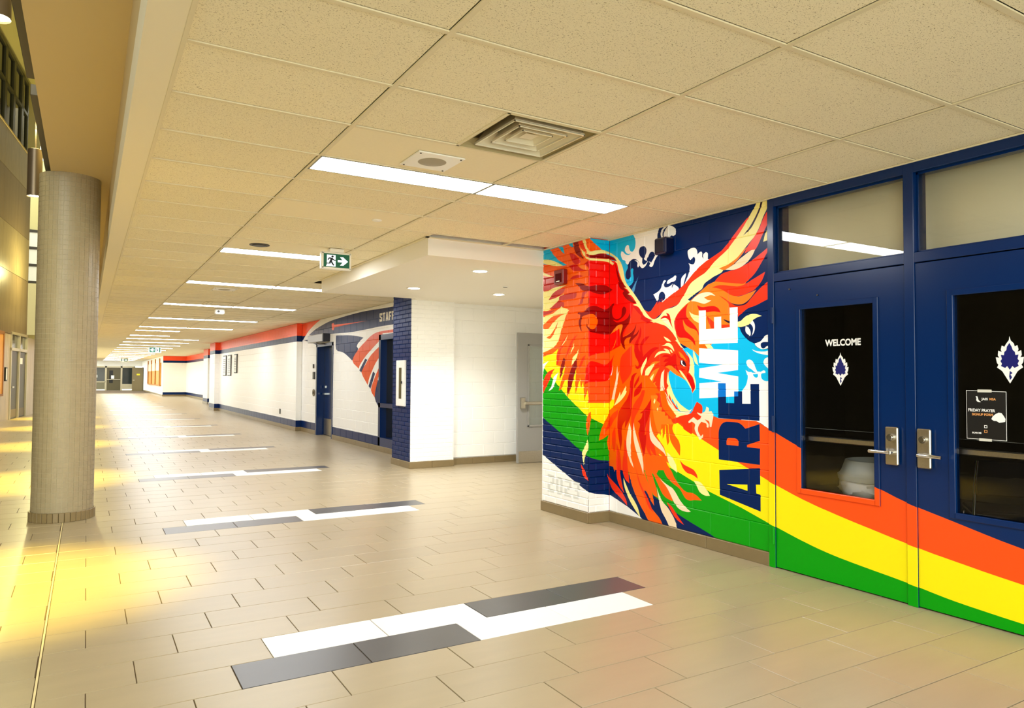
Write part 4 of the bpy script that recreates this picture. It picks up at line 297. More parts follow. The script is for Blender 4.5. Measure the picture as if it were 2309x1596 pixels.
["PA",[-4486,1024,-4471,1036,-4449,1050,-4427,1064,-4412,1056,-4397,1047,-4382,1039,-4365,1046,-4350,1054,-4343,1064,-4337,1074,-4354,1082,-4371,1090,-4388,1099,-4381,1108,-4366,1101,-4350,1096,-4334,1100,-4319,1107,-4305,1112,-4293,1121,-4288,1132,-4284,1145,-4280,1158,-4265,1153,-4253,1146,-4252,1133,-4256,1118,-4241,1121,-4225,1124,-4217,1113,-4209,1102,-4204,1089,-4205,1075,-4209,1059,-4214,1043,-4218,1027,-4222,1010,-4226,993,-4235,992,-4244,992,-4245,1008,-4245,1024,-4250,1037,-4263,1044,-4281,1048,-4300,1052,-4283,1039,-4267,1026,-4256,1014,-4255,1000,-4260,986,-4270,987,-4278,990,-4277,1003,-4281,1017,-4296,1022,-4317,1026,-4338,1030,-4349,1018,-4361,1006,-4369,993,-4375,980,-4377,966,-4376,951,-4368,937,-4356,922,-4344,908,-4332,918,-4319,928,-4317,917,-4320,905,-4329,896,-4343,886,-4357,877,-4370,894,-4384,911,-4395,927,-4404,941,-4411,955,-4415,968,-4413,981,-4408,994,-4408,1005,-4418,1013,-4432,1020,-4447,1026,-4463,1018,-4479,1010,-4485,1017]],
["WH",[-4362,1957,-4283,1953,-4282,1796,-4192,1797,-4193,1891,-4116,1890,-4115,1796,-4026,1798,-4027,1955,-3945,1953,-3946,1671,-4360,1675]],
["WH",[-4360,1642,-3943,1611,-3944,1457,-4160,1435,-3942,1406,-3943,1251,-4359,1223,-4358,1350,-4107,1365,-4361,1397,-4358,1473,-4103,1500,-4361,1520]],
["NV",[-4152,1352,-4071,1352,-4068,1195,-3985,1196,-3985,1288,-3904,1290,-3904,1194,-3822,1196,-3823,1348,-3740,1349,-3738,1070,-4152,1071]],
["BL",[-4152,1352,-4071,1352,-4070,1244,-4153,1239]],
["BL",[-3985,1288,-3944,1289,-3944,1251,-3985,1248]],
["NV",[-4147,739,-4149,944,-4146,971,-4135,999,-4118,1022,-4097,1036,-4070,1045,-4030,1047,-3989,1047,-3955,1046,-3927,1039,-3903,1026,-3875,1002,-3737,1046,-3735,920,-3859,878,-3859,861,-3734,861,-3736,798,-3736,737,-4144,738]],
["OS",[-4065,862,-4066,897,-4060,910,-4042,918,-3978,920,-3956,914,-3945,900,-3942,885,-3944,863]],
["NV",[-4143,653,-3736,713,-3734,589,-3775,584,-3772,518,-3732,513,-3732,387,-4138,456]],
["YE",[-4064,551,-3857,573,-3857,526]]]}
STAFF = [
["WH",[-90000,-1000,9000,-1000,9000,5000,-90000,5000]],
["OB",[-19760,3014,-18489,2944,-17353,2881,-16332,2825,-16484,2803,-16640,2780,-16802,2755,-16979,2727,-17163,2696,-17341,2664,-17510,2630,-17671,2595,-17812,2562,-17929,2529,-18024,2499,-18104,2472,-18164,2441,-18253,2420,-18626,2411,-19160,2403,-19721,2396,-19734,2602,-19747,2808]],
["NV",[-19721,2396,-18253,2420,-18483,2313,-19713,2273]],
["NV",[-17903,2422,-17749,2454,-17597,2485,-17427,2515,-17232,2542,-17021,2568,-16794,2592,-16561,2616,-16315,2637,-16034,2655,-15650,2668,-15223,2679,-14816,2687,-14461,2692,-14120,2695,-13744,2694,-13244,2683,-12705,2669,-12202,2661,-11750,2661,-11324,2665,-10923,2668,-10920,2557,-10917,2447,-10915,2336,-11339,2336,-11791,2335,-12192,2336,-12438,2337,-12660,2339,-12896,2339,-13160,2335,-13440,2329,-13731,2325,-14034,2322,-14348,2319,-14659,2320,-14947,2325,-15228,2333,-15543,2343,-15939,2354,-16380,2368,-16783,2380,-17096,2388,-17381,2394,-17610,2400,-17763,2410]],
["OB",[-16006,2581,-15854,2595,-15804,2550,-14809,2518,-13612,2496,-14808,2496,-15801,2486,-15846,2429,-15983,2441]],
["NV",[-18400,2312,-18028,2307,-17669,2303,-17322,2299,-17257,2243,-17193,2187,-17129,2132,-17349,2166,-17575,2201,-17794,2234,-18000,2262,-18198,2286]],
["NV",[-15658,2302,-15353,2289,-15057,2277,-14798,2265,-14589,2252,-14410,2238,-14245,2223,-14093,2206,-13955,2189,-13820,2171,-13920,2144,-14022,2116,-14107,2088,-14171,2059,-14216,2031,-14236,2006,-14184,1983,-14135,1960,-14167,1927,-14229,1887,-14297,1846,-14366,1806,-14441,1765,-14517,1724,-14600,1753,-14684,1783,-14779,1813,-14889,1846,-15011,1881,-15146,1913,-15319,1932,-15508,1950,-15644,1992,-15686,2078,-15672,2190]],
["OT",[-14496,1719,-14443,1790,-14308,1863,-14167,1929,-14045,1980,-13917,2022,-13784,2064,-13644,2110,-13500,2155,-13357,2191,-13228,2216,-13101,2232,-12949,2242,-12723,2247,-12460,2247,-12189,2246,-11913,2244,-11631,2242,-11359,2240,-11359,2216,-11358,2191,-11357,2167,-11635,2176,-11924,2185,-12188,2192,-12388,2197,-12567,2199,-12751,2202,-12751,2176,-12751,2149,-12776,2124,-12877,2082,-13020,2032,-13172,1980,-13328,1925,-13494,1868,-13649,1809,-13793,1745,-13926,1679,-14024,1626,-14065,1588,-14087,1552,-14248,1605,-14413,1659]],
["OT",[-13922,1476,-13899,1531,-13809,1574,-13705,1622,-13607,1684,-13493,1752,-13344,1822,-13144,1892,-12914,1963,-12690,2032,-12675,1983,-12661,1935,-12685,1884,-12794,1816,-12952,1738,-13103,1655,-13233,1560,-13355,1458,-13449,1372,-13490,1320,-13513,1274,-13536,1227,-13684,1312,-13836,1400]],
["OT",[-13350,1137,-13318,1209,-13239,1290,-13151,1373,-13060,1455,-12961,1538,-12872,1611,-12803,1668,-12742,1717,-12682,1766,-12671,1715,-12660,1664,-12677,1609,-12746,1543,-12844,1472,-12922,1413,-12947,1386,-12962,1361,-12976,1333,-13022,1241,-13080,1121,-13139,1000,-13224,1042,-13310,1084]],
["NV",[-14053,1519,-13709,1747,-13584,1724,-13941,1476]],
["NV",[-13492,1207,-13244,1494,-13125,1453,-13381,1157]],
["NV",[-13139,1000,-13118,1104,-13047,1219,-12976,1333,-12855,1280,-12736,1227,-12662,1159,-12635,1010,-12640,821,-12646,633,-12708,679,-12772,726,-12845,781,-12952,844,-13070,915]],
["ST",[-12922,2587,-12782,2586,-12780,2538,-12833,2539,-12834,2558,-12868,2558,-12867,2529,-12779,2503,-12777,2427,-12917,2428,-12919,2479,-12865,2479,-12864,2457,-12831,2456,-12832,2488,-12920,2511]],
["ST",[-12759,2586,-12622,2585,-12621,2553,-12664,2553,-12660,2426,-12710,2427,-12714,2554,-12758,2554]],
["ST",[-12561,2585,-12502,2584,-12460,2425,-12505,2425,-12511,2454,-12544,2454,-12548,2425,-12594,2426]],
["ST",[-12443,2584,-12311,2583,-12310,2551,-12391,2552,-12390,2516,-12328,2516,-12327,2487,-12389,2488,-12387,2424,-12438,2424]],
["ST",[-12289,2583,-12160,2582,-12159,2550,-12239,2551,-12238,2515,-12177,2515,-12176,2486,-12237,2487,-12235,2423,-12284,2423]],
["NV",[-90000,-1000,9000,-1000,9000,270,-90000,270]]]
DOORPAINT = [
["NV",[-9000,-1000,9000,-1000,9000,4000,-9000,4000]],
["OS",[-3700,1017,-3597,996,-3533,967,-3451,932,-3354,893,-3227,846,-3074,791,-2924,737,-2804,695,-2727,668,-2678,650,-2637,637,-2587,622,-2526,605,-2463,590,-2396,574,-2321,556,-2244,537,-2163,517,-2071,495,-1957,471,-1798,440,-1606,404,-1425,371,-1300,348,-1300,-1000,-3700,-1000]],
["YE",[-3700,626,-3641,624,-3634,622,-3620,617,-3593,608,-3548,593,-3489,574,-3423,553,-3357,534,-3296,518,-3235,502,-3166,487,-3081,468,-2968,444,-2835,418,-2702,391,-2590,370,-2510,356,-2449,345,-2392,337,-2324,327,-2247,316,-2167,304,-2074,292,-1960,278,-1800,260,-1607,239,-1426,220,-1300,207,-1300,-1000,-3700,-1000]],
["GN",[-3700,314,-3638,312,-3625,308,-3604,303,-3573,295,-3528,283,-3471,268,-3409,252,-3346,237,-3288,224,-3232,212,-3166,200,-3084,187,-2972,173,-2839,158,-2705,144,-2593,131,-2513,120,-2452,111,-2395,103,-2327,95,-2250,88,-2170,82,-2077,75,-1963,68,-1803,58,-1609,47,-1426,36,-1300,29,-1300,-1000,-3700,-1000]]]
# ------------------------------------------------------------------ materials
def lin(c):
    return tuple(((v/255)/12.92 if v/255 <= 0.04045 else ((v/255+0.055)/1.055)**2.4) for v in c) + (1.0,)
MATS = {}
def mat(name, rgb, rough=0.5, metal=0.0, spec=0.5, noise=0.0, nscale=20.0, bump=0.0, bscale=200.0, emit=0.0, coat=0.0, rand=0.0, stretch=None):
    if name in MATS: return MATS[name]
    m = bpy.data.materials.new(name); m.use_nodes = True; nt = m.node_tree; N = nt.nodes; K = nt.links
    b = N['Principled BSDF']; b.inputs['Roughness'].default_value = rough; b.inputs['Metallic'].default_value = metal
    b.inputs['Specular IOR Level'].default_value = spec; b.inputs['Coat Weight'].default_value = coat
    col = lin(rgb); b.inputs['Base Color'].default_value = col; m.diffuse_color = col
    if emit: b.inputs['Emission Color'].default_value = col; b.inputs['Emission Strength'].default_value = emit
    if noise or bump:
        g = N.new('ShaderNodeNewGeometry'); mp = N.new('ShaderNodeMapping'); K.new(g.outputs['Position'], mp.inputs[0])
        if stretch: mp.inputs['Scale'].default_value = stretch
    if noise or rand:
        h = N.new('ShaderNodeHueSaturation'); h.inputs['Color'].default_value = col; K.new(h.outputs[0], b.inputs['Base Color'])
        v = None
        if noise:
            t = N.new('ShaderNodeTexNoise'); t.inputs['Scale'].default_value = nscale; t.inputs['Detail'].default_value = 4; K.new(mp.outputs[0], t.inputs[0])
            r = N.new('ShaderNodeMapRange'); r.inputs[3].default_value = 1-noise; r.inputs[4].default_value = 1+noise
            r.inputs[1].default_value = .3; r.inputs[2].default_value = .7; K.new(t.outputs[0], r.inputs[0]); v = r.outputs[0]
        if rand:
            oi = N.new('ShaderNodeObjectInfo'); r2 = N.new('ShaderNodeMapRange'); r2.inputs[3].default_value = 1-rand; r2.inputs[4].default_value = 1+rand
            K.new(oi.outputs['Random'], r2.inputs[0])
            if v:
                mu = N.new('ShaderNodeMath'); mu.operation = 'MULTIPLY'; K.new(v, mu.inputs[0]); K.new(r2.outputs[0], mu.inputs[1]); v = mu.outputs[0]
            else: v = r2.outputs[0]
        K.new(v, h.inputs['Value'])
    if bump:
        t2 = N.new('ShaderNodeTexNoise'); t2.inputs['Scale'].default_value = bscale; t2.inputs['Detail'].default_value = 3; K.new(mp.outputs[0], t2.inputs[0])
        bn = N.new('ShaderNodeBump'); bn.inputs['Strength'].default_value = bump; bn.inputs['Distance'].default_value = 0.002
        K.new(t2.outputs[0], bn.inputs['Height']); K.new(bn.outputs[0], b.inputs['Normal'])
    MATS[name] = m; return m
def glass_mat(name, tint=(255, 255, 255), ior=1.32, rough=0.0):
    m = bpy.data.materials.new(name); m.use_nodes = True; N = m.node_tree.nodes; K = m.node_tree.links; N.clear()
    o = N.new('ShaderNodeOutputMaterial'); mx = N.new('ShaderNodeMixShader'); t = N.new('ShaderNodeBsdfTransparent'); g = N.new('ShaderNodeBsdfGlossy')
    f = N.new('ShaderNodeFresnel'); f.inputs[0].default_value = ior; t.inputs[0].default_value = lin(tint); g.inputs['Roughness'].default_value = rough
    g.inputs[0].default_value = (1, 1, 1, 1)
    K.new(f.outputs[0], mx.inputs[0]); K.new(t.outputs[0], mx.inputs[1]); K.new(g.outputs[0], mx.inputs[2]); K.new(mx.outputs[0], o.inputs[0]); return m
def paint(key):   # wall paint colours of the murals
    return mat('paint_' + key, PAL[key], rough=0.3, bump=0.16, bscale=260, spec=0.16 if key == 'NV' else 0.28)
def acoustic():
    m = mat('acoustic_tile', (248, 240, 212), rough=0.9, spec=0.1); N = m.node_tree.nodes; K = m.node_tree.links; b = N['Principled BSDF']
    g = N.new('ShaderNodeNewGeometry'); mp = N.new('ShaderNodeMapping'); mp.inputs['Scale'].default_value = (1, 1.6, 1); K.new(g.outputs['Position'], mp.inputs[0])
    t = N.new('ShaderNodeTexNoise'); t.inputs['Scale'].default_value = 150; t.inputs['Detail'].default_value = 2.5; t.inputs['Distortion'].default_value = 1.2; K.new(mp.outputs[0], t.inputs[0])
    r = N.new('ShaderNodeValToRGB'); r.color_ramp.elements[0].position = .325; r.color_ramp.elements[0].color = lin((134, 114, 74))
    r.color_ramp.elements[1].position = .395; r.color_ramp.elements[1].color = lin((248, 240, 212)); K.new(t.outputs[0], r.inputs[0])
    oi = N.new('ShaderNodeObjectInfo'); mr = N.new('ShaderNodeMapRange'); mr.inputs[3].default_value = .97; mr.inputs[4].default_value = 1.03; K.new(oi.outputs['Random'], mr.inputs[0])
    h = N.new('ShaderNodeHueSaturation'); K.new(r.outputs[0], h.inputs['Color']); K.new(mr.outputs[0], h.inputs['Value']); K.new(h.outputs[0], b.inputs['Base Color'])
    bn = N.new('ShaderNodeBump'); bn.inputs['Strength'].default_value = .5; bn.inputs['Distance'].default_value = .002; K.new(t.outputs[0], bn.inputs['Height']); K.new(bn.outputs[0], b.inputs['Normal'])
    return m
M_ACOU = acoustic()
M_PLAIN = mat('ceiling_panel_plain', (246, 237, 208), rough=.8, noise=.015, nscale=60)
M_GRID = mat('ceiling_grid_white', (232, 222, 190), rough=.5)
M_DRY = mat('drywall_cream', (244, 236, 212), rough=.7, bump=.08, bscale=90)
M_SOFF = mat('drywall_white', (246, 242, 232), rough=.65, bump=.06, bscale=90)
M_BEAM = mat('drywall_beam', (216, 196, 150), rough=.75, bump=.08, bscale=80)
M_TILE = mat('porcelain_tan', (166, 151, 122), rough=.30, spec=.5, noise=.035, nscale=2.2, stretch=(1, 5, 1), bump=.05, bscale=40, rand=.035)
M_TWHITE = mat('porcelain_white', (244, 243, 240), rough=.28, rand=.015)
M_TDARK = mat('porcelain_charcoal', (76, 75, 78), rough=.30, noise=.04, nscale=6, rand=.03)
M_GROUT = mat('grout_brown', (92, 74, 50), rough=.9)
M_JOINT = mat('joint_strip_pale', (226, 210, 160), rough=.5)
M_BASE = mat('base_tile_brown', (132, 114, 80), rough=.35, noise=.05, nscale=12, rand=.03)
M_DOORBLUE = mat('door_paint_navy', (0, 38, 92), rough=.22, spec=.35, bump=.03, bscale=60)
M_STEEL = mat('brushed_steel', (196, 190, 176), rough=.3, metal=1.0, noise=.06, nscale=80)
M_CHROME = mat('chrome', (225, 225, 225), rough=.12, metal=1.0)
M_BLACK = mat('black_plastic', (14, 14, 15), rough=.4)
M_DARK = mat('dark_metal', (62, 56, 48), rough=.4, metal=.3)
M_GLASS = glass_mat('clear_glass')
M_LFRAME = mat('lamp_frame_grey', (150, 150, 136), rough=.4)
M_GLASSD = glass_mat('tinted_glass', (150, 160, 150))
M_PANEL = mat('panel_lens', (247, 251, 255), rough=.4, emit=PANEL)
M_WPAINT = mat('white_enamel', (246, 245, 240), rough=.35)
M_GREYDOOR = mat('grey_door_paint', (158, 158, 156), rough=.35)
M_TAUPE = mat('taupe_door_paint', (118, 104, 70), rough=.4)
M_ALU = mat('aluminium_frame', (190, 182, 156), rough=.35, metal=.5)

# ------------------------------------------------------------------ object helpers
def link(name, me, m=None, parent=None, loc=None):
    o = bpy.data.objects.new(name, me); C.objects.link(o)
    if m is not None and me is not None:
        me.materials.clear(); me.materials.append(m)
    if parent is not None: o.parent = parent
    if loc is not None: o.location = loc
    return o
def tag(o, label=None, cat=None, group=None, kind=None):
    if label: o['label'] = label
    if cat: o['category'] = cat
    if group: o['group'] = group
    if kind: o['kind'] = kind
    return o
def empty(name, loc=(0, 0, 0), rz=0):
    o = bpy.data.objects.new(name, None); C.objects.link(o); o.location = loc; o.rotation_euler = (0, 0, rz); o.empty_display_size = .05; return o
class MB:
    """collects shapes for one mesh"""
    def __init__(s): s.v = []; s.f = []
    def add(s, vs, fs):
        n = len(s.v); s.v += [tuple(p) for p in vs]; s.f += [tuple(i+n for i in f) for f in fs]; return s
    def box(s, x0, x1, y0, y1, z0, z1):
        return s.add([(x0,y0,z0),(x1,y0,z0),(x1,y1,z0),(x0,y1,z0),(x0,y0,z1),(x1,y0,z1),(x1,y1,z1),(x0,y1,z1)],
                     [(0,3,2,1),(4,5,6,7),(0,1,5,4),(1,2,6,5),(2,3,7,6),(3,0,4,7)])
    def bbox(s, x0, x1, y0, y1, z0, z1, b=.004):
        """box with chamfered edges"""
        bm = bmesh.new(); bmesh.ops.create_cube(bm, size=1)
        for v in bm.verts: v.co = Vector((x0+(v.co.x+.5)*(x1-x0), y0+(v.co.y+.5)*(y1-y0), z0+(v.co.z+.5)*(z1-z0)))
        b = min(b, .45*min(x1-x0, y1-y0, z1-z0))
        bmesh.ops.bevel(bm, geom=bm.edges[:], offset=b, segments=1, affect='EDGES')
        bm.verts.index_update(); s.add([v.co for v in bm.verts], [[v.index for v in f.verts] for f in bm.faces]); bm.free(); return s
    def cyl(s, c, r, h, n=24, axis='z', r2=None, caps=True):
        r2 = r if r2 is None else r2; vs = []
        for k in range(2):
            for i in range(n):
                a = 2*math.pi*i/n; rr = r if k == 0 else r2; p = (rr*math.cos(a), rr*math.sin(a), h*k)
                if axis == 'x': p = (p[2], p[0], p[1])
                if axis == 'y': p = (p[1], p[2], p[0])
                vs.append((c[0]+p[0], c[1]+p[1], c[2]+p[2]))
        fs = [(i, (i+1) % n, n+(i+1) % n, n+i) for i in range(n)]
        if caps: fs += [tuple(reversed(range(n))), tuple(range(n, 2*n))]
        return s.add(vs, fs)
    def lathe(s, c, prof, n=32):
        vs = []; fs = []
        for r, z in prof:
            for i in range(n):
                a = 2*math.pi*i/n; vs.append((c[0]+r*math.cos(a), c[1]+r*math.sin(a), c[2]+z))
        for k in range(len(prof)-1):
            for i in range(n): fs.append((k*n+i, k*n+(i+1) % n, (k+1)*n+(i+1) % n, (k+1)*n+i))
        return s.add(vs, fs)
    def tube(s, pts, r, n=8):
        pts = [Vector(p) for p in pts]; vs = []; fs = []
        for i, p in enumerate(pts):
            d = (pts[min(i+1, len(pts)-1)] - pts[max(i-1, 0)]).normalized()
            a = d.orthogonal().normalized() if i == 0 else (pa - d*pa.dot(d)).normalized()
            pa = a; b = d.cross(a)
            for k in range(n):
                t = 2*math.pi*k/n; vs.append(p + r*(math.cos(t)*a + math.sin(t)*b))
        for i in range(len(pts)-1):
            for k in range(n): fs.append((i*n+k, i*n+(k+1) % n, (i+1)*n+(k+1) % n, (i+1)*n+k))
        fs += [tuple(reversed(range(n))), tuple((len(pts)-1)*n+k for k in range(n))]
        return s.add(vs, fs)
    def prism(s, poly, fn, d0, d1):
        """polygon (u,v) extruded from depth d0 to d1 through fn(u,v,d)"""
        n = len(poly); ar = sum(poly[i][0]*poly[(i+1) % n][1]-poly[(i+1) % n][0]*poly[i][1] for i in range(n))
        if ar < 0: poly = poly[::-1]
        vs = [fn(u, v, d0) for u, v in poly] + [fn(u, v, d1) for u, v in poly]
        fs = [tuple(reversed(range(n))), tuple(range(n, 2*n))] + [(i, (i+1) % n, n+(i+1) % n, n+i) for i in range(n)]
        return s.add(vs, fs)
    def build(s, name, m=None, parent=None, smooth=False, loc=None):
        me = bpy.data.meshes.new(name); me.from_pydata(s.v, [], s.f); me.update()
        if smooth:
            for p in me.polygons: p.use_smooth = True
            try: me.set_sharp_from_angle(angle=math.radians(40))
            except Exception: pass
        return link(name, me, m, parent, loc)
def frame_x(x, n=-1):
    """plane facing -X: u = -y, v = z, depth towards the viewer"""
    return lambda u, v, d: (x - d, -u, v)
def frame_y(y):
    return lambda u, v, d: (u, y - d, v)
def text_mesh(txt, size, name, m, parent, fn, u, v, d=.001, align='CENTER', xs=1.0, shear=0.0, bold=0.0):
    cu = bpy.data.curves.new('t', 'FONT'); cu.body = txt; cu.size = size; cu.align_x = align; cu.resolution_u = 3; cu.offset = bold; cu.shear = shear
    ob = bpy.data.objects.new('t', cu); C.objects.link(ob)
    dg = bpy.context.evaluated_depsgraph_get(); me = bpy.data.meshes.new_from_object(ob.evaluated_get(dg))
    bpy.data.objects.remove(ob); bpy.data.curves.remove(cu)
    for w in me.vertices: w.co = fn(u + w.co.x*xs, v + w.co.y, d)
    me.name = name; me.update(); return link(name, me, m, parent)

# ------------------------------------------------------------------ painted masonry: V-jointed pieces whose faces are cut along the paint edges
def inside(p, poly):
    x, y = p; r = False; n = len(poly); j = n-1
    for i in range(n):
        xi, yi = poly[i]; xj, yj = poly[j]
        if (yi > y) != (yj > y) and x < (xj-xi)*(y-yi)/(yj-yi)+xi: r = not r
        j = i
    return r
def clip(poly, x0, x1, y0, y1):
    for ax, lim, sg in ((0, x0, 1), (0, x1, -1), (1, y0, 1), (1, y1, -1)):
        out = []; n = len(poly)
        for i in range(n):
            a, b = poly[i], poly[(i+1) % n]; ia = sg*(a[ax]-lim) >= 0; ib = sg*(b[ax]-lim) >= 0
            if ia: out.append(a)
            if ia != ib:
                t = (lim-a[ax])/(b[ax]-a[ax]); out.append((a[0]+t*(b[0]-a[0]), a[1]+t*(b[1]-a[1])))
        poly = out
        if len(poly) < 3: return []
    return poly
class Paint:
    """ordered list of (colour key, polygon in u,v); the last one on top wins"""
    def __init__(s, polys): s.p = [(c, q, min(a for a, b in q), max(a for a, b in q), min(b for a, b in q), max(b for a, b in q)) for c, q in polys]
    def near(s, u0, u1, v0, v1): return [p for p in s.p if p[2] < u1 and p[3] > u0 and p[4] < v1 and p[5] > v0]
SHARED = {}
def patch(rect, paint_, fn, inset, deep, holes=()):
    """mesh of one piece (or a sheet when inset is 0), local to its centre in u,v"""
    u0, u1, v0, v1 = rect; cu, cv = (u0+u1)/2, (v0+v1)/2
    near = []
    for c, q, *_ in paint_.near(u0, u1, v0, v1):
        k = clip(q, u0, u1, v0, v1)
        if len(k) >= 3:
            ar = abs(sum(k[i][0]*k[(i+1) % len(k)][1]-k[(i+1) % len(k)][0]*k[i][1] for i in range(len(k))))/2
            if ar > 2e-6:
                if ar > .9999*(u1-u0)*(v1-v0): near = []
                near.append((c, k, q))
    keys = []
    key = None
    if len(near) == 1 and not holes:
        key = (round(u1-u0, 4), round(v1-v0, 4), near[0][0], inset, deep, id(fn.__code__), fn.__defaults__)
        if key in SHARED: return SHARED[key], (cu, cv)
    V = []; E = []
    def ring(pts):
        n0 = len(V); n = len(pts)
        for p in pts: V.append(Vector((p[0], p[1])))
        for i in range(n): E.append((n0+i, n0+(i+1) % n))
    ring([(u0, v0), (u1, v0), (u1, v1), (u0, v1)])
    for h in holes: ring([(h[0], h[2]), (h[1], h[2]), (h[1], h[3]), (h[0], h[3])])
    if inset: ring([(u0+inset, v0+inset), (u1-inset, v0+inset), (u1-inset, v1-inset), (u0+inset, v1-inset)])
    if len(near) > 1:
        for c, k, q in near[1:] if abs(len(near[0][1])-4) == 0 else near: ring(k)
    vs, es, fs, *_ = delaunay_2d_cdt(V, E, [], 0, 1e-5)
    me_v = []
    for p in vs:
        d = 0.0
        if inset:
            e = min(p.x-u0, u1-p.x, p.y-v0, v1-p.y); d = -deep*max(0.0, min(1.0, 1-e/inset)) if e < inset*.999 else 0.0
        me_v.append((p.x-cu, p.y-cv, d))
    me_f = []; idx = []
    for f in fs:
        c = (sum(vs[i].x for i in f)/len(f), sum(vs[i].y for i in f)/len(f)); col = None
        if any(h[0] < c[0] < h[1] and h[2] < c[1] < h[3] for h in holes): continue
        for cc, k, q in reversed(near):
            if len(near) == 1 or inside(c, q): col = cc; break
        if col is None: col = near[0][0] if near else 'WH'
        if col not in keys: keys.append(col)
        me_f.append(f); idx.append(keys.index(col))
    me = bpy.data.meshes.new('piece'); o = fn(0, 0, 0)
    me.from_pydata([tuple(Vector(fn(*p))-Vector(o)) for p in me_v], [], [tuple(f) for f in me_f]); me.update()
    for k in keys: me.materials.append(paint(k))
    me.polygons.foreach_set('material_index', idx)
    n = me.polygons[0].normal if len(me.polygons) else None
    if key: SHARED[key] = me
    return me, (cu, cv)
def masonry(parent, fn, u0, u1, v0, v1, bl, bh, paint_, name='brick', inset=.006, deep=.006, off=0.0, holes=(), joined=None, vtop=None):
    """running-bond courses; bl, bh piece length and course height"""
    objs = []; nrow = int(math.ceil((v1-v0)/bh-1e-6))
    for r in range(nrow):
        a, b = v0+r*bh, min(v0+(r+1)*bh, v1)
        if b-a < .012: continue
        u = u0 + ((off + (bl/2 if r % 2 else 0)) % bl) - bl
        while u < u1-1e-6:
            s, e = max(u, u0), min(u+bl, u1); u += bl
            if e-s < .015: continue
            rects = [(s, e, a, b)]
            for h in holes:      # openings cut the piece
                nr = []
                for (p, q, c, d) in rects:
                    if h[0] >= q or h[1] <= p or h[2] >= d or h[3] <= c: nr.append((p, q, c, d)); continue
                    if h[0] > p: nr.append((p, h[0], c, d))
                    if h[1] < q: nr.append((h[1], q, c, d))
                    m0, m1 = max(p, h[0]), min(q, h[1])
                    if h[2] > c: nr.append((m0, m1, c, h[2]))
                    if h[3] < d: nr.append((m0, m1, h[3], d))
                rects = nr
            for rc in rects:
                if rc[1]-rc[0] < .012 or rc[3]-rc[2] < .012: continue
                me, (cu, cv) = patch(rc, paint_, fn, inset, deep)
                if joined is None:
                    o = bpy.data.objects.new(name, me); C.objects.link(o); o.parent = parent; o.location = fn(cu, cv, 0); objs.append(o)
                else: joined.append((me, Vector(fn(cu, cv, 0))))
    return objs
def join_pieces(name, lst, parent):
    bm = bmesh.new(); mats = []
    for me, off in lst:
        mp = []
        for m in me.materials:
            if m not in mats: mats.append(m)
            mp.append(mats.index(m))
        vs = [bm.verts.new(v.co+off) for v in me.vertices]
        for p in me.polygons:
            f = bm.faces.new([vs[i] for i in p.vertices]); f.material_index = mp[p.material_index]
    me = bpy.data.meshes.new(name); bm.to_mesh(me); bm.free()
    for m in mats: me.materials.append(m)
    o = link(name, me, None, parent); o['kind'] = 'stuff'; return o

# ================================================================== THE SETTING
def wall_core(name, label, mb, m, cat='wall'):
    o = mb.build(name, m); tag(o, label, cat, kind='structure'); return o
ORD = ['first', 'second', 'third', 'fourth', 'fifth', 'sixth', 'seventh', 'eighth', 'ninth', 'tenth', 'eleventh', 'twelfth', 'thirteenth', 'fourteenth', 'fifteenth', 'sixteenth', 'seventeenth', 'eighteenth', 'nineteenth', 'twentieth']

# ---- floor
fl = MB().box(-9, 9, -4.5, 79, -.30, -.004).build('floor', M_GROUT); tag(fl, 'tan porcelain tile floor with brown joints and white and charcoal accent strips', 'floor', kind='structure')
TX, TY = .6, .3
def slab_mesh(w, h, m):
    b = .0016; t = .02; x, y = w/2, h/2
    vs = [(-x,-y,-t),(x,-y,-t),(x,y,-t),(-x,y,-t),(-x,-y,-b),(x,-y,-b),(x,y,-b),(-x,y,-b),(-x+b,-y+b,0),(x-b,-y+b,0),(x-b,y-b,0),(-x+b,y-b,0)]
    fs = [(0,1,5,4),(1,2,6,5),(2,3,7,6),(3,0,4,7),(4,5,9,8),(5,6,10,9),(6,7,11,10),(7,4,8,11),(8,9,10,11)]
    me = bpy.data.meshes.new('floor_tile'); me.from_pydata(vs, [], fs); me.update(); me.materials.append(m); return me
slabs = {}
def accent(r, i):
    """colour of the tile: strips every twelfth pair of rows"""
    k = r % 12
    if k == 0: return {0: 'D', 1: 'D', 2: 'W', 3: 'W'}.get(i)
    if k == 1: return {0: 'W', 1: 'W', 2: 'D', 3: 'D'}.get(i)
rest = {'T': MB(), 'W': MB(), 'D': MB()}
cand = []
XJ = -.165
for r in range(-25, 200):
    y0 = 3.385 + TY*r; k = r % 12; x0 = .625 if k == 0 else (.825 if k == 1 else None)
    base = .625 + .2*r
    base -= math.floor((base + 12)/TX)*TX
    xs = base - 0
    x = -9 + ((base+9) % TX) - TX
    while x < 8.4:
        a, b = x, x+TX; x += TX
        yc = y0 + TY/2
        if b < -.10*yc - 1.6 or a > (7.4 if yc > 6 else 4.7): continue
        kind = 'T'
        if x0 is not None and r >= 0:
            i = round((a - x0)/TX)
            if 0 <= i < 4 and abs(a - x0 - i*TX) < .01: kind = accent(r, i) or 'T'
        segs = [(a, b)] if not (a < XJ < b) else [(a, XJ-.006), (XJ+.006, b)]
        for s, e in segs: cand.append((kind, s, e, y0, r))
SM = {'T': M_TILE, 'W': M_TWHITE, 'D': M_TDARK}
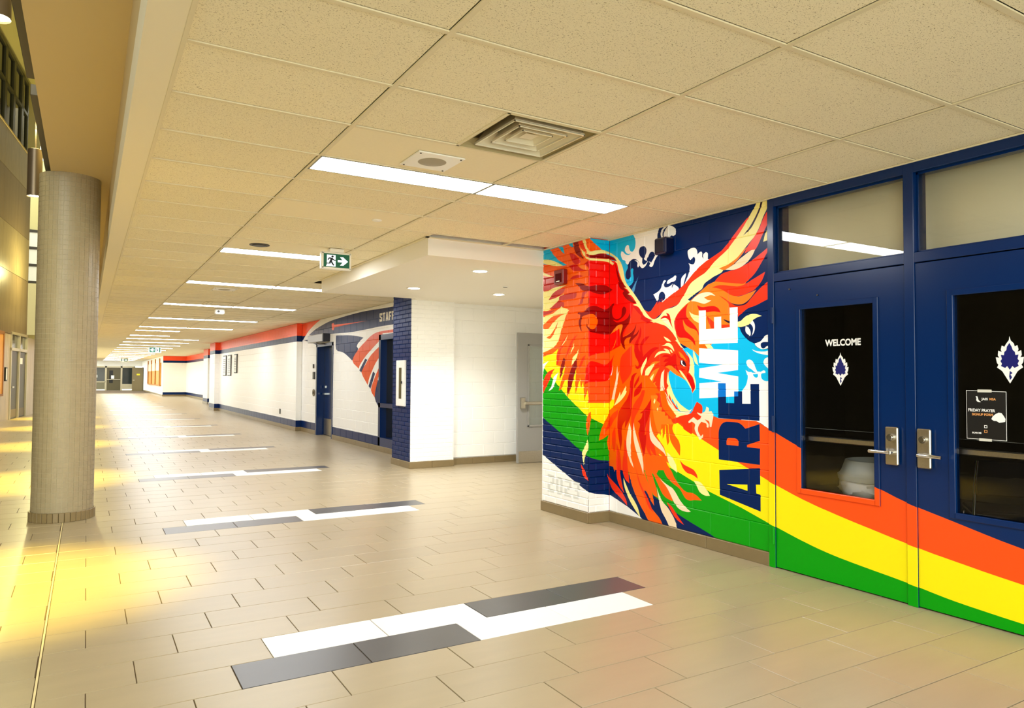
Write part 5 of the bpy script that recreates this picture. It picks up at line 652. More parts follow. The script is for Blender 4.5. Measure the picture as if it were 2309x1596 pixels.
def visible_size(c):
    xc, yc = (c[1]+c[2])/2, c[3]+.15
    if yc < 1.2 or xc < -.083*yc - .35 or xc > 4.5: return 0
    ang = math.atan2(xc, yc) - yaw
    if abs(ang) > .66 or (yc*math.cos(yaw)+xc*math.sin(yaw)) < 2.85: return 0
    return 1.0/(xc*xc+yc*yc)
order = sorted(range(len(cand)), key=lambda i: -visible_size(cand[i]) - (5 if cand[i][0] != 'T' and cand[i][3] < 20 else 0))
single = set(i for i in order[:296] if visible_size(cand[i]) > 0)
for i, (kind, s, e, y0, r) in enumerate(cand):
    w = e - s
    if w < .02: continue
    if i in single:
        key = (kind, round(w, 3))
        if key not in slabs: slabs[key] = slab_mesh(w-.0038, TY-.0038, SM[kind])
        o = bpy.data.objects.new('floor_tile', slabs[key]); C.objects.link(o); o.parent = fl; o.location = ((s+e)/2, y0+TY/2, random.uniform(-.0006, .0004))
    else:
        z = random.uniform(-.0006, .0003); g = .002; m = rest[kind]; b = .0016
        m.add([(s+g, y0+g, z-.004), (e-g, y0+g, z-.004), (e-g, y0+TY-g, z-.004), (s+g, y0+TY-g, z-.004), (s+g+b, y0+g+b, z), (e-g-b, y0+g+b, z), (e-g-b, y0+TY-g-b, z), (s+g+b, y0+TY-g-b, z)],
              [(4, 5, 6, 7), (0, 1, 5, 4), (1, 2, 6, 5), (2, 3, 7, 6), (3, 0, 4, 7)])
for k, nm in (('T', 'tan_floor_tiles'), ('W', 'white_floor_tiles'), ('D', 'charcoal_floor_tiles')):
    o = rest[k].build(nm, SM[k], fl); o['kind'] = 'stuff'
MB().box(XJ-.0045, XJ+.0045, 1.5, 79, -.02, .0006).build('movement_joint', M_JOINT, fl)

# ---- hung ceiling: tiles laid into a grid
LX = [.30, 1.209, 2.429, 3.649, 4.41]; RY0 = 2.527; RH = .61
ceil = MB().box(.17, 9, -4.3, 79, ZC+.20, ZC+.30).build('ceiling', M_DRY); tag(ceil, 'hung ceiling of cream fissured acoustic tiles in a narrow metal grid', 'ceiling', kind='structure')
MB().box(.16, .302, -4.3, 77, ZC-.004, ZC+.2).build('edge_strip', M_DRY, ceil)
MB().bbox(.298, .318, -4.3, 77, ZC-.008, ZC+.006, .002).build('edge_angle', M_GRID, ceil)
light_y = [(-2.963, 'B'), (.697, 'B'), (4.357, 'B'), (8.017, 'L'), (11.067, 'B'), (14.727, 'B'), (18.54, 'B'), (22.05, 'B'), (23.88, 'L'), (26.93, 'L'), (29.37, 'B'), (32.42, 'B'), (35.7, 'B'), (39.0, 'B'), (42.5, 'B'), (46.0, 'B'), (49.5, 'B'), (53.0, 'B'), (56.5, 'B'), (60.0, 'B'), (63.5, 'B'), (67.0, 'B'), (70.5, 'B'), (73.5, 'B')]
tmesh = {}
def ctile(x0, x1, y0, y1, m=M_ACOU, parent=ceil, name='ceiling_tile'):
    w, h = x1-x0, y1-y0
    key = (round(w, 3), round(h, 3), m.name)
    if key not in tmesh:
        me = bpy.data.meshes.new('ceiling_tile'); mb = MB(); e = .0
        e = .006; x, y = w/2, h/2; mb.add([(-x,-y,.006),(x,-y,.006),(x,y,.006),(-x,y,.006),(-x+e,-y+e,0),(x-e,-y+e,0),(x-e,y-e,0),(-x+e,y-e,0)], [(7,6,5,4),(4,5,1,0),(5,6,2,1),(6,7,3,2),(7,4,0,3)]); me.from_pydata(mb.v, [], mb.f); me.update(); me.materials.append(m); tmesh[key] = me
    o = bpy.data.objects.new(name, tmesh[key]); C.objects.link(o); o.parent = parent; o.location = ((x0+x1)/2, (y0+y1)/2, ZC+.005+random.uniform(0, .0015)); return o
far_t = MB()
G = .012
def in_soffit(xc, yc): return xc > 2.82 and 6.37 < yc < 10.1
nrows = int((77-(-4.2))/RH)
for k in range(-11, 122):
    y0, y1 = RY0+RH*k, RY0+RH*(k+1)
    if y1 > 77 or y0 < -4.3: continue
    for c in range(4):
        xa, xb = LX[c], LX[c+1]
        if c == 3:
            xb = 4.41 if y1 < 5.6 else (4.16 if y0 < 6.4 else (4.3 if y0 < 10.95 else (4.76 if y0 < 19 else 4.63)))
            if y0 > 32: xb = 6.0
        if y1 > 6.5 and y0 < 10.0 and xa >= 2.42:
            if c == 3: continue
            xb = 2.83
        cuts = [(y0, y1)]
        full = c in (1, 2)
        lit = None
        for ly, mode in light_y:
            if abs(ly-y0) < .01 and (c == 1 or (c == 2 and mode == 'B')): lit = ly
        a, b = xa+(.0 if c == 0 else G*.95), xb-(G*.95 if c < 3 else 0)
        if y0 < 21:
            if lit is not None: ctile(a, b, y0+.305+G*.95, y1-G*.95, M_ACOU)
            elif c == 1 and k == 1: ctile(a, 1.838, y0+G*.95, y1-G*.95)                      # beside the air diffuser
            elif c == 1 and k == 2: ctile(a, b, y0+G*.95, y1-G*.95, M_PLAIN)                 # speaker panel
            elif c == 1 and k in (5, 8): ctile(a, b, y0+G*.95, y1-G*.95, M_PLAIN)
            else: ctile(a, b, y0+G*.95, y1-G*.95)
        else:
            far_t.box(a, b, y0+G*.95, y1-G*.95, ZC+.0035, ZC+.02)
o = far_t.build('distant_ceiling_tiles', M_ACOU, ceil); o['kind'] = 'stuff'
for x, y1 in ((LX[1], 77), (LX[2], 77), (LX[3], 6.36)):
    MB().box(x-G, x+G, -4.2, y1, ZC-.001, ZC+.006).build('main_runner', M_GRID, ceil)
MB().box(LX[3]-G, LX[3]+G, 10.1, 77, ZC-.001, ZC+.006).build('main_runner', M_GRID, ceil)
far_g = MB()
for k in range(-10, 122):
    y = RY0+RH*k
    if y > 76.9 or y < -4.1: continue
    x1 = 4.40 if y < 5.56 else (4.15 if y < 6.37 else (2.82 if y < 10.03 else (4.24 if y < 10.95 else (4.74 if y < 18.6 else 4.6))))
    if y < 21: MB().box(.31, x1, y-G, y+G, ZC, ZC+.007).build('cross_tee', M_GRID, ceil)
    else: far_g.box(.31, x1, y-G, y+G, ZC, ZC+.007)
o = far_g.build('distant_cross_tees', M_GRID, ceil); o['kind'] = 'stuff'
MB().box(1.838-.010, 1.838+.010, 3.137, 3.747, ZC, ZC+.006).build('short_tee', M_GRID, ceil)
# wall angles
MB().bbox(4.378, 4.40, -3, 5.56, ZC-.006, ZC+.004, .001).build('wall_angle', M_GRID, ceil)
MB().bbox(4.128, 4.152, 5.53, 6.372, ZC-.006, ZC+.004, .001).build('wall_angle', M_GRID, ceil)
MB().bbox(2.79, 2.822, 6.34, 10.05, ZC-.006, ZC+.004, .001).build('wall_angle', M_GRID, ceil)
MB().bbox(2.79, 4.16, 6.34, 6.372, ZC-.006, ZC+.004, .001).build('wall_angle', M_GRID, ceil)

# ---- dropped soffit over the side passage
sf = MB().box(2.82, 4.16, 6.37, 10.03, 2.57, ZC+.1).box(4.16, 7.4, 6.37, 10.03, 2.57, ZC+.1).box(4.25, 7.4, 10.03, 10.34, 2.57, ZC+.1).build('ceiling_soffit', M_SOFF)
tag(sf, 'white drywall soffit dropped below the tile ceiling over the side passage', 'soffit', kind='structure')

# ---- mural wall (block), corner pier (brick)
PT = {k: [(c, [(q[i]/1000, q[i+1]/1000) for i in range(0, len(q), 2)]) for c, q in v] for k, v in MURAL.items()}
P_MAIN = Paint(PT['main']); P_PIL = Paint(PT['pil']); P_SIDE = Paint(PT['side'])
wr = MB().box(4.42, 4.62, 3.62, 6.2, 0, 2.95).box(4.42, 4.62, -6, .9, 0, 2.95).box(4.42, 4.62, .9, 3.62, 2.742, 2.95).build('wall_right', paint('NV')); tag(wr, 'block wall painted with a fiery orange firebird mural and rainbow stripes', 'wall', kind='structure')
masonry(wr, frame_x(4.40), -5.559, -3.64, .10, 2.742, .4, .2, P_MAIN, 'block', inset=.006, deep=.005, off=.12)
MB().box(4.40, 4.44, 3.60, 3.64, 0, 2.742).build('wall_end', paint('NV'), wr)
wp = MB().box(4.16, 4.62, 5.565, 6.36, 0, 2.95).build('wall_corner', paint('OS')); tag(wp, 'brick pier at the mural corner painted with feathers and a pale 2023', 'wall', kind='structure')
masonry(wp, frame_x(4.15), -6.37, -5.555, .10, 2.742, .203, .0667, P_PIL, 'brick', inset=.008, deep=.008, off=.05)
masonry(wp, frame_y(5.555), 4.15, 4.404, .10, 2.742, .203, .0667, P_SIDE, 'brick', inset=.008, deep=.008, off=.085)
MB().box(4.15, 4.62, 6.362, 6.37, 0, 2.742).build('end_face', paint('WH'), wp)

# ---- baseboards: brown tile, each length a piece
def baseboard(name, label, runs, h=.10):
    e = empty(name); tag(e, label, 'baseboard', kind='structure')
    for (x0, x1, y0, y1, cuts) in runs:
        n = max(1, cuts)
        for i in range(n):
            if abs(x1-x0) < abs(y1-y0):
                a, b = y0+(y1-y0)*i/n, y0+(y1-y0)*(i+1)/n; MB().bbox(x0, x1, a+.001, b-.001, 0, h, .003).build('base_tile', M_BASE, e)
            else:
                a, b = x0+(x1-x0)*i/n, x0+(x1-x0)*(i+1)/n; MB().bbox(a+.001, b-.001, y0, y1, 0, h, .003).build('base_tile', M_BASE, e)
baseboard('baseboard_right', 'brown tile baseboard below the firebird mural and its brick pier', [(4.385, 4.42, 3.642, 5.545, 3), (4.137, 4.17, 5.55, 6.38, 2), (4.15, 4.392, 5.541, 5.565, 1)])

# ---- navy and white brick pier with the side passage wall
WALLP = lambda c: Paint([(c, [(-100, -1), (100, -1), (100, 5), (-100, 5)])])
wb = MB().box(4.255, 4.95, 10.185, 10.92, 0, 2.9).build('wall_pier', paint('WH')); tag(wb, 'brick pier with one navy side and one white side at the passage', 'wall', kind='structure')
masonry(wb, frame_x(4.24), -10.93, -10.17, .10, 2.742, .25, .0667, WALLP('NV'), 'brick', inset=.008, deep=.009, off=.03)
masonry(wb, frame_y(10.17), 4.24, 4.96, .10, 2.60, .24, .0667, WALLP('WH'), 'brick', inset=.006, deep=.005, off=.1)
wa = MB().box(4.96, 7.4, 10.335, 10.5, 0, 2.9).box(7.2, 7.4, 6.3, 10.4, 0, 2.9).box(4.62, 7.4, 6.2, 6.37, 0, 2.9).build('wall_passage', paint('WH')); tag(wa, 'white painted block wall of the side passage beside the grey door', 'wall', kind='structure')
masonry(wa, frame_y(10.32), 4.96, 7.2, .11, 2.60, .4, .2, WALLP('WH'), 'block', inset=.006, deep=.005, off=.22)
MB().box(4.952, 4.968, 10.17, 10.33, 0, 2.6).build('pier_return', paint('WH'), wa)
baseboard('baseboard_passage', 'brown tile baseboard along the white passage wall and pier', [(4.228, 4.26, 10.16, 10.94, 2), (4.228, 4.972, 10.155, 10.185, 2), (4.972, 6.2, 10.305, 10.34, 3)])

# ---- corridor wall with the staff mural
PS = Paint([(c, [(q[i]/1000, q[i+1]/1000) for i in range(0, len(q), 2)]) for c, q in STAFF])
WIN = (-12.92, -11.35, .14, 2.17); DR = (-17.2, -15.85, 0, 2.16)
wc = MB().box(4.95, 5.2, 10.9, 18.6, 0, 2.9).build('wall_corridor', paint('WH')); tag(wc, 'corridor block wall with orange, navy and white staff mural', 'wall', kind='structure')
masonry(wc, frame_x(4.74), -18.55, -10.93, .10, 2.742, .4, .2, PS, 'block', inset=.006, deep=.005, off=.1, holes=(WIN, DR))
for (a, b, z0, z1, nm) in ((DR[0], DR[1], 0, 2.16, 'r'), (WIN[0], WIN[1], .14, 2.17, 'w')):
    pass
BAND = [('WH', [(-90, -1), (90, -1), (90, 5), (-90, 5)]), ('OB', [(-90, 2.43), (90, 2.43), (90, 5), (-90, 5)]), ('NV', [(-90, 2.28), (90, 2.28), (90, 2.43), (-90, 2.43)]), ('NV', [(-90, -1), (90, -1), (90, .27), (-90, .27)])]
PB = Paint(BAND)
w2 = MB().box(4.62, 5.0, 18.6, 31.0, 0, 2.9).build('wall_corridor_middle', paint('WH')); tag(w2, 'long white block wall with an orange and navy band under the ceiling', 'wall', kind='structure')
J = []; masonry(w2, frame_x(4.60), -31.0, -18.55, .10, 2.742, .4, .2, PB, joined=J, inset=.005, deep=.003); join_pieces('blocks', J, w2)
J = []; masonry(w2, frame_y(18.55), 4.60, 4.74, .10, 2.742, .4, .2, PB, joined=J, inset=.004, deep=.003); join_pieces('end_blocks', J, w2)
w3 = MB().box(4.46, 4.9, 31.0, 32.4, 0, 2.9).build('wall_corridor_pier', paint('WH')); tag(w3, 'white pier with a red top band at the end of the long wall', 'wall', kind='structure')
J = []; masonry(w3, frame_x(4.44), -32.4, -30.98, .10, 2.742, .4, .2, PB, joined=J); masonry(w3, frame_y(30.98), 4.44, 4.61, .10, 2.742, .4, .2, PB, joined=J); join_pieces('blocks', J, w3)
w4 = MB().box(5.36, 5.6, 32.4, 38.4, 0, 2.9).box(5.2, 5.5, 38.4, 40.0, 0, 2.9).box(5.95, 6.2, 40.0, 54.2, 0, 2.9).build('wall_recess', paint('WH')); tag(w4, 'white walls of the far recess with orange band and navy doors', 'wall', kind='structure')
J = []
masonry(w4, frame_x(5.34), -38.4, -32.4, .10, 2.742, .4, .2, PB, joined=J, holes=((-36.6, -34.2, 0, 2.16),)); masonry(w4, frame_y(38.38), 5.18, 5.36, .1, 2.742, .4, .2, PB, joined=J); masonry(w4, frame_x(5.18), -40.0, -38.38, .10, 2.742, .4, .2, PB, joined=J)
masonry(w4, frame_x(5.93), -54.2, -40.0, .10, 2.742, .4, .2, PB, joined=J, holes=((-44.2, -42.6, .1, 2.16),)); join_pieces('blocks', J, w4)
w5 = MB().box(4.49, 6.2, 54.22, 54.5, 0, 2.9).box(4.49, 4.8, 54.5, 76, 0, 2.9).build('wall_far', paint('WH')); tag(w5, 'white wall stepping out into the far corridor with red band on top', 'wall', kind='structure')
J = []; masonry(w5, frame_y(54.2), 4.47, 5.95, .10, 2.742, .4, .2, PB, joined=J); masonry(w5, frame_x(4.47), -76, -54.2, .1, 2.742, .4, .2, WALLP('WH'), joined=J); join_pieces('blocks', J, w5)
we = MB().box(.2, 6, 76, 76.3, 2.25, 2.9).box(-6, .35, 76, 76.3, 0, 9).build('wall_end', paint('WH')); tag(we, 'white wall above the doors closing the far corridor end', 'wall', kind='structure')
baseboard('baseboard_corridor', 'brown tile baseboard running down the corridor walls', [(4.725, 4.745, 10.93, 15.84, 6), (4.725, 4.745, 17.21, 18.55, 2), (4.585, 4.605, 18.53, 31.0, 8), (4.60, 4.745, 18.53, 18.552, 1), (4.425, 4.445, 30.96, 32.4, 2), (4.44, 4.61, 30.96, 30.985, 1), (5.165, 5.185, 38.36, 40, 1), (5.915, 5.935, 40, 54.2, 4), (4.455, 5.93, 54.17, 54.2, 3), (4.455, 4.475, 54.2, 75.9, 6)], h=.10)

# ---- door wall with two navy doors in one frame
XF = 4.40
PD = Paint([(c, [(q[i]/1000, q[i+1]/1000) for i in range(0, len(q), 2)]) for c, q in DOORPAINT])
def painted_box(name, parent, x, u0, u1, v0, v1, back, pt=PD, inset=.003, hole=None):
    """box whose front carries the painted stripes"""
    me, (cu, cv) = patch((u0, u1, v0, v1), pt, frame_x(x), inset, inset*.8, (hole,) if hole else ())
    me = me.copy(); o = bpy.data.objects.new(name, me); C.objects.link(o); o.parent = parent; o.location = frame_x(x)(cu, cv, 0)
    m = MB(); f = frame_x(x); d = -inset*.8
    vs = [f(u0, v0, d), f(u1, v0, d), f(u1, v1, d), f(u0, v1, d), f(u0, v0, -back), f(u1, v0, -back), f(u1, v1, -back), f(u0, v1, -back)]
    bm = bmesh.new(); bm.from_mesh(me); off = Vector(o.location)
    bv = [bm.verts.new(Vector(p)-off) for p in vs]
    top = PD_top(pt, (u0+u1)/2, (v0+v1)/2)
    quads = [(0, 4, 5, 1), (1, 5, 6, 2), (2, 6, 7, 3), (3, 7, 4, 0)]
    if hole:
        a0, a1, b0, b1 = hole; hv = [f(a0, b0, 0), f(a1, b0, 0), f(a1, b1, 0), f(a0, b1, 0), f(a0, b0, -back), f(a1, b0, -back), f(a1, b1, -back), f(a0, b1, -back)]
        vs += hv; bv += [bm.verts.new(Vector(p)-off) for p in hv]
        quads += [(8, 9, 13, 12), (9, 10, 14, 13), (10, 11, 15, 14), (11, 8, 12, 15), (4, 12, 13, 5), (5, 13, 14, 6), (6, 14, 15, 7), (7, 15, 12, 4)]
    else: quads.append((4, 7, 6, 5))
    for fc in quads:
        q = bm.faces.new([bv[i] for i in fc]); zc = sum(vs[i][2] for i in fc)/4; yc = sum(vs[i][1] for i in fc)/4
        k = PD_top(pt, -yc, zc); mt = paint(k) if k != 'NV' else M_DOORBLUE
        if mt.name not in [z.name for z in me.materials]: me.materials.append(mt)
        q.material_index = [z.name for z in me.materials].index(mt.name)
    bm.to_mesh(me); bm.free()
    for i, z in enumerate(me.materials):
        if z.name == 'paint_NV': me.materials[i] = M_DOORBLUE
    return o
def PD_top(pt, u, v):
    for c, q, *_ in reversed(pt.p):
        if inside((u, v), q): return c
    return 'NV'
fr = empty('door_frame', (4.40, 2.57, 0)); tag(fr, 'navy steel frame around the double doors and transom panes', 'door frame', kind='structure')
def fbox(nm, *a, **k):
    o = painted_box(nm, fr, *a, **k); o.location = Vector(o.location) - fr.location; return o
Y0, YM0, YM1, YE = 3.645, 2.60, 2.535, 1.49
fbox('jamb', 4.385, -Y0, -3.588, 0, 2.742, .14); fbox('mullion', 4.385, -YM0, -YM1, 0, 2.742, .14); fbox('jamb', 4.385, -1.545, -YE, 0, 2.742, .14)
for a, b in ((3.588, YM0), (YM1, 1.545)):
    fbox('header', 4.385, -a, -b, 2.675, 2.742, .14); fbox('transom_bar', 4.385, -a, -b, 2.112, 2.175, .14)
    o = MB().box(4.435, 4.441, b, a, 2.175, 2.675).build('transom_pane', M_GLASS, fr); o.location = -fr.location
    o = MB().box(4.42, 4.432, b, b+.012, 2.175, 2.675).box(4.42, 4.432, a-.012, a, 2.175, 2.675).box(4.42, 4.432, b, a, 2.175, 2.187).box(4.42, 4.432, b, a, 2.663, 2.675).build('glazing_bead', M_DOORBLUE, fr); o.location = -fr.location
M_BULK = mat('bulkhead_beige', (236, 230, 196), rough=.8)
bk = MB().box(4.60, 4.66, 1.0, 4.3, 2.16, 2.9).build('trim_1', M_BULK); tag(bk, 'beige bulkhead seen through the transom panes over the navy doors', 'bulkhead', kind='structure')

def lever_set(y, s, parent):
    """escutcheon with cylinder and lever; s = direction of the lever along y"""
    b = MB().bbox(4.362, 4.386, y-.042, y+.042, .852, 1.09, .006).build('escutcheon', M_STEEL, parent)
    c = MB().cyl((4.348, y, 1.025), .022, .02, 20, 'x').cyl((4.342, y, 1.025), .015, .012, 16, 'x').build('lock_cylinder', M_CHROME, b, True)
    l = MB().cyl((4.325, y-.010*s, .932), .014, .045, 16, 'x').tube([(4.322, y-.012*s, .932), (4.318, y+.03*s, .933), (4.318, y+.09*s, .932), (4.324, y+.125*s, .930)], .011, 10).build('lever', M_CHROME, b, True)
    return (b,)
def door_leaf(name, label, ya, yb, ga, gb, hinge_y, lever_y, s, fullsee=True):
    d = empty(name, (4.40, (ya+yb)/2, 0)); tag(d, label, 'door', kind='structure')
    def ch(o, p=None): o.location = Vector(o.location) - d.location; return o
    z0, z1, g0, g1 = .008, 2.106, .608, 1.89
    x = 4.395; t = .045
    ch(painted_box('leaf', d, x, -ya, -yb, z0, z1, t, inset=.0015, hole=(-ga, -gb, g0, g1)))
    # lite trim
    w = .032
    for a, b, c, e in ((ga-.004, ga+w, g0-w, g1+w), (gb-w, gb+.004, g0-w, g1+w), (gb-.004, ga+.004, g1-.004, g1+w), (gb-.004, ga+.004, g0-w, g0+.004)):
        ch(painted_box('lite_trim', d, x-.010, -b, -a, c, e, .012, inset=.003))
    pn = ch(MB().box(4.412, 4.418, gb, ga, g0, g1).build('pane', M_GLASS, d))
    for hz in (1.86, 1.055, .235):
        hc = PD_top(PD, -hinge_y, hz); ch(MB().cyl((4.378, hinge_y, hz-.06), .0085, .12, 12).build('hinge', M_DOORBLUE if hc == 'NV' else paint(hc), d, True))
    for o in lever_set(lever_y, s, d): ch(o)
    ch(MB().bbox(4.46, 4.50, gb-.12, ga+.1, .945, .985, .006).build('panic_bar', M_STEEL, d))
    return d, pn, ch
d1, pane1, ch1 = door_leaf('door_1', 'navy door with WELCOME on its dark glass, next to the mural', 3.588, 2.60, 3.366, 2.807, 3.597, 2.68, 1)
d2, pane2, ch2 = door_leaf('door_2', 'navy door with a poster taped to its glass at the picture edge', 2.535, 1.545, 2.312, 1.755, 1.536, 2.478, -1)
for y, z in ((3.453, 2.042), (3.222, 1.977)):
    o = MB().cyl((4.388, y, z), .006, .008, 10, 'x').build('screw', M_DARK, d1); o.location = -d1.location
# flat print on the glass
fg = frame_x(4.412)
M_STICK = mat('white_vinyl', (244, 244, 242), rough=.5); M_STICKB = mat('blue_vinyl', (6, 14, 104), rough=.4)
ww = text_mesh('WELCOME', .062, 'welcome_lettering', M_STICK, None, fg, -3.043, 1.618, .001, 'CENTER', .88, 0, .0022); tag(ww, 'white WELCOME lettering stuck on the dark door glass', 'lettering')
def emblem(u, v, h, label):
    s = h/2
    outer = [(0,1),(.05,.82),(.16,.70),(.2,.56),(.3,.62),(.34,.44),(.30,.34),(.44,.40),(.46,.2),(.40,.1),(.54,.12),(.5,-.12),(.44,-.2),(.5,-.32),(.36,-.42),(.28,-.5),(.16,-.72),(0,-1),(-.16,-.72),(-.28,-.5),(-.36,-.42),(-.5,-.32),(-.44,-.2),(-.5,-.12),(-.54,.12),(-.40,.1),(-.46,.2),(-.44,.40),(-.30,.34),(-.34,.44),(-.3,.62),(-.2,.56),(-.12,.70),(-.02,.84)]
    inner = [(0,.72),(.08,.56),(.12,.42),(.2,.34),(.22,.2),(.34,.22),(.3,.04),(.36,-.04),(.3,-.16),(.34,-.26),(.18,-.34),(.1,-.26),(0,-.42),(-.1,-.26),(-.18,-.34),(-.34,-.26),(-.3,-.16),(-.36,-.04),(-.3,.04),(-.34,.22),(-.22,.2),(-.2,.34),(-.12,.42),(-.1,.56)]
    beak = [(0,-.46),(.1,-.56),(.02,-.62),(.08,-.74),(0,-.86),(-.03,-.7)]
    e = empty('flame_emblem', fg(u, v, 0)); tag(e, label, 'sticker')
    for nm, pl, dd, m in (('white_flame', outer, .0010, M_STICK), ('blue_field', inner, .0016, M_STICKB), ('blue_tip', beak, .0016, M_STICKB)):
        o = MB().prism([(u+a*s, v+b*s) for a, b in pl], fg, .0002, dd).build(nm, m, e); o.location = -e.location
emblem(-3.062, 1.458, .226, 'small white flame emblem with blue centre under the WELCOME lettering')
emblem(-2.020, 1.501, .262, 'large white flame emblem with blue centre above the taped poster')
po = empty('poster', fg(-2.146, 1.187, 0)); tag(po, 'black prayer signup poster taped to the door glass', 'poster')
def pp(o): o.location = Vector(o.location) - po.location; return o
M_PBLK = mat('poster_black', (10, 9, 8), rough=.45); M_PORG = mat('poster_orange', (232, 160, 90), rough=.5); M_TAPE = mat('clear_tape', (214, 212, 200), rough=.35)
sheet = pp(MB().prism([(-2.252, 1.049), (-2.041, 1.049), (-2.040, 1.324), (-2.252, 1.329)], fg, .0005, .0012).build('sheet', M_STICK, po))
pp(MB().prism([(-2.2495, 1.0515), (-2.0435, 1.0515), (-2.0425, 1.3215), (-2.2495, 1.3265)], fg, .0012, .0016).build('black_print', M_PBLK, po))
for u0, u1, v0, v1 in ((-2.19, -2.115, 1.318, 1.334), (-2.185, -2.118, 1.040, 1.055)): pp(MB().prism([(u0, v0), (u1, v0), (u1, v1), (u0, v1)], fg, .0016, .0022).build('tape', M_TAPE, po))
def pt_(t, s, u, v, m, xs=1, al='LEFT', b=0.0006): text_mesh(t, s, 'print', m, sheet, fg, u, v, .0019, al, xs, 0, b)
pt_('JASS', .0185, -2.168, 1.274, M_STICK, .95); pt_('MSA', .0185, -2.128, 1.274, M_PORG, .95)
pt_('FRIDAY PRAYER', .0235, -2.243, 1.207, M_STICK, .86); pt_('SIGNUP FORM', .0185, -2.222, 1.185, M_PORG, .95)
pt_('SCAN ME', .0125, -2.222, 1.081, M_STICK, .95)
(MB().prism([(-2.201,1.294),(-2.196,1.285),(-2.198,1.274),(-2.194,1.266),(-2.182,1.261),(-2.172,1.262),(-2.180,1.268),(-2.186,1.276),(-2.188,1.286),(-2.192,1.296)], fg, .0016, .002).build('crescent_print', M_STICK, sheet))
(MB().prism([(-2.119,1.168),(-2.112,1.182),(-2.098,1.196),(-2.080,1.206),(-2.066,1.204),(-2.056,1.190),(-2.046,1.172),(-2.048,1.156),(-2.062,1.152),(-2.078,1.149),(-2.092,1.158),(-2.106,1.158)], fg, .0016, .002).build('hands_print', M_STICK, sheet))
for v in (1.123, 1.096):
    (MB().prism([(-2.157, v-.008), (-2.141, v-.008), (-2.141, v+.008), (-2.157, v+.008)], fg, .0016, .002).build('icon_print', M_STICK if v > 1.1 else M_PORG, sheet))
    (MB().prism([(-2.154, v-.005), (-2.144, v-.005), (-2.144, v+.005), (-2.154, v+.005)], fg, .0019, .0022).build('icon_print', M_PBLK, sheet))
# dark room behind the doors
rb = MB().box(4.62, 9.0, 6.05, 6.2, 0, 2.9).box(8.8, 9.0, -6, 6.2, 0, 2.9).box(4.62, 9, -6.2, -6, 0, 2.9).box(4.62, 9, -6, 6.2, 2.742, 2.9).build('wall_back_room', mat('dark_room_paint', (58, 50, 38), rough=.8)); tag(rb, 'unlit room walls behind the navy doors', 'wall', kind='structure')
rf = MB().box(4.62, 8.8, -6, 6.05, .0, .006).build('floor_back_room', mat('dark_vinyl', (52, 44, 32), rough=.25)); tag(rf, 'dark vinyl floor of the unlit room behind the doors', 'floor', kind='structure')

# ================================================================== THINGS
def lathe_obj(name, c, prof, m, parent=None, n=32): return MB().lathe(c, prof, n).build(name, m, parent, True)
def rel(o, e): o.location = Vector(o.location) - e.location; return o
# ---- ceiling light panels
def light_panel(x0, y0, label):
    e = empty('ceiling_light', (x0+.61, y0+.152, ZC)); tag(e, label, 'ceiling light', 'ceiling light panels along the corridor')
    x1, y1 = x0+1.208, y0+.303
    if y0 < 5: x1 = x0+1.208
    rel(MB().add([(x0+.010, y0+.004, ZC+.001), (x1, y0+.004, ZC+.001), (x1, y1, ZC+.001), (x0+.010, y1, ZC+.001)], [(3, 2, 1, 0)]).build('lens', M_PANEL, e), e)
    rel(MB().box(x0-.004, x1+.012, y0-.006, y1+.008, ZC+.006, ZC+.09).build('housing', M_WPAINT, e), e)
    f = MB(); w = .011
    for a in ((x0, x0+w, y0, y1+.006), (x1-w+.01, x1+.01, y0, y1+.006), (x0, x1+.01, y0-.005, y0+.006), (x0, x1+.01, y1-.004, y1+.008)): f.box(a[0], a[1], a[2], a[3], ZC-.003, ZC+.02)
    rel(f.build('frame', M_LFRAME, e), e); return e
vis = [l for l in light_y if l[0] > 3]
for i, (ly, mode) in enumerate(light_y):
    n = i - 2
    for c in ((1, 2) if mode == 'B' else (1,)):
        if n < 0: lab = 'white ceiling light panel overhead behind the viewer, %s row, %s side' % (('rear', 'nearer')[i], ('atrium', 'door')[c-1])
        elif n == 0: lab = ('long bright ceiling panel beside the round speaker and air diffuser', 'bright ceiling panel ending above the firebird mural')[c-1]
        elif n == 1: lab = 'single bright ceiling panel partly hidden by the running man exit sign'
        else: lab = 'bright ceiling panel in the %s row down the corridor, %s' % (ORD[n] if n < 20 else ('second to last' if n == 20 else 'last'), ('nearer the columns' if mode == 'B' else 'alone in its row') if c == 1 else 'nearer the block wall')
        light_panel(LX[c], ly, lab)
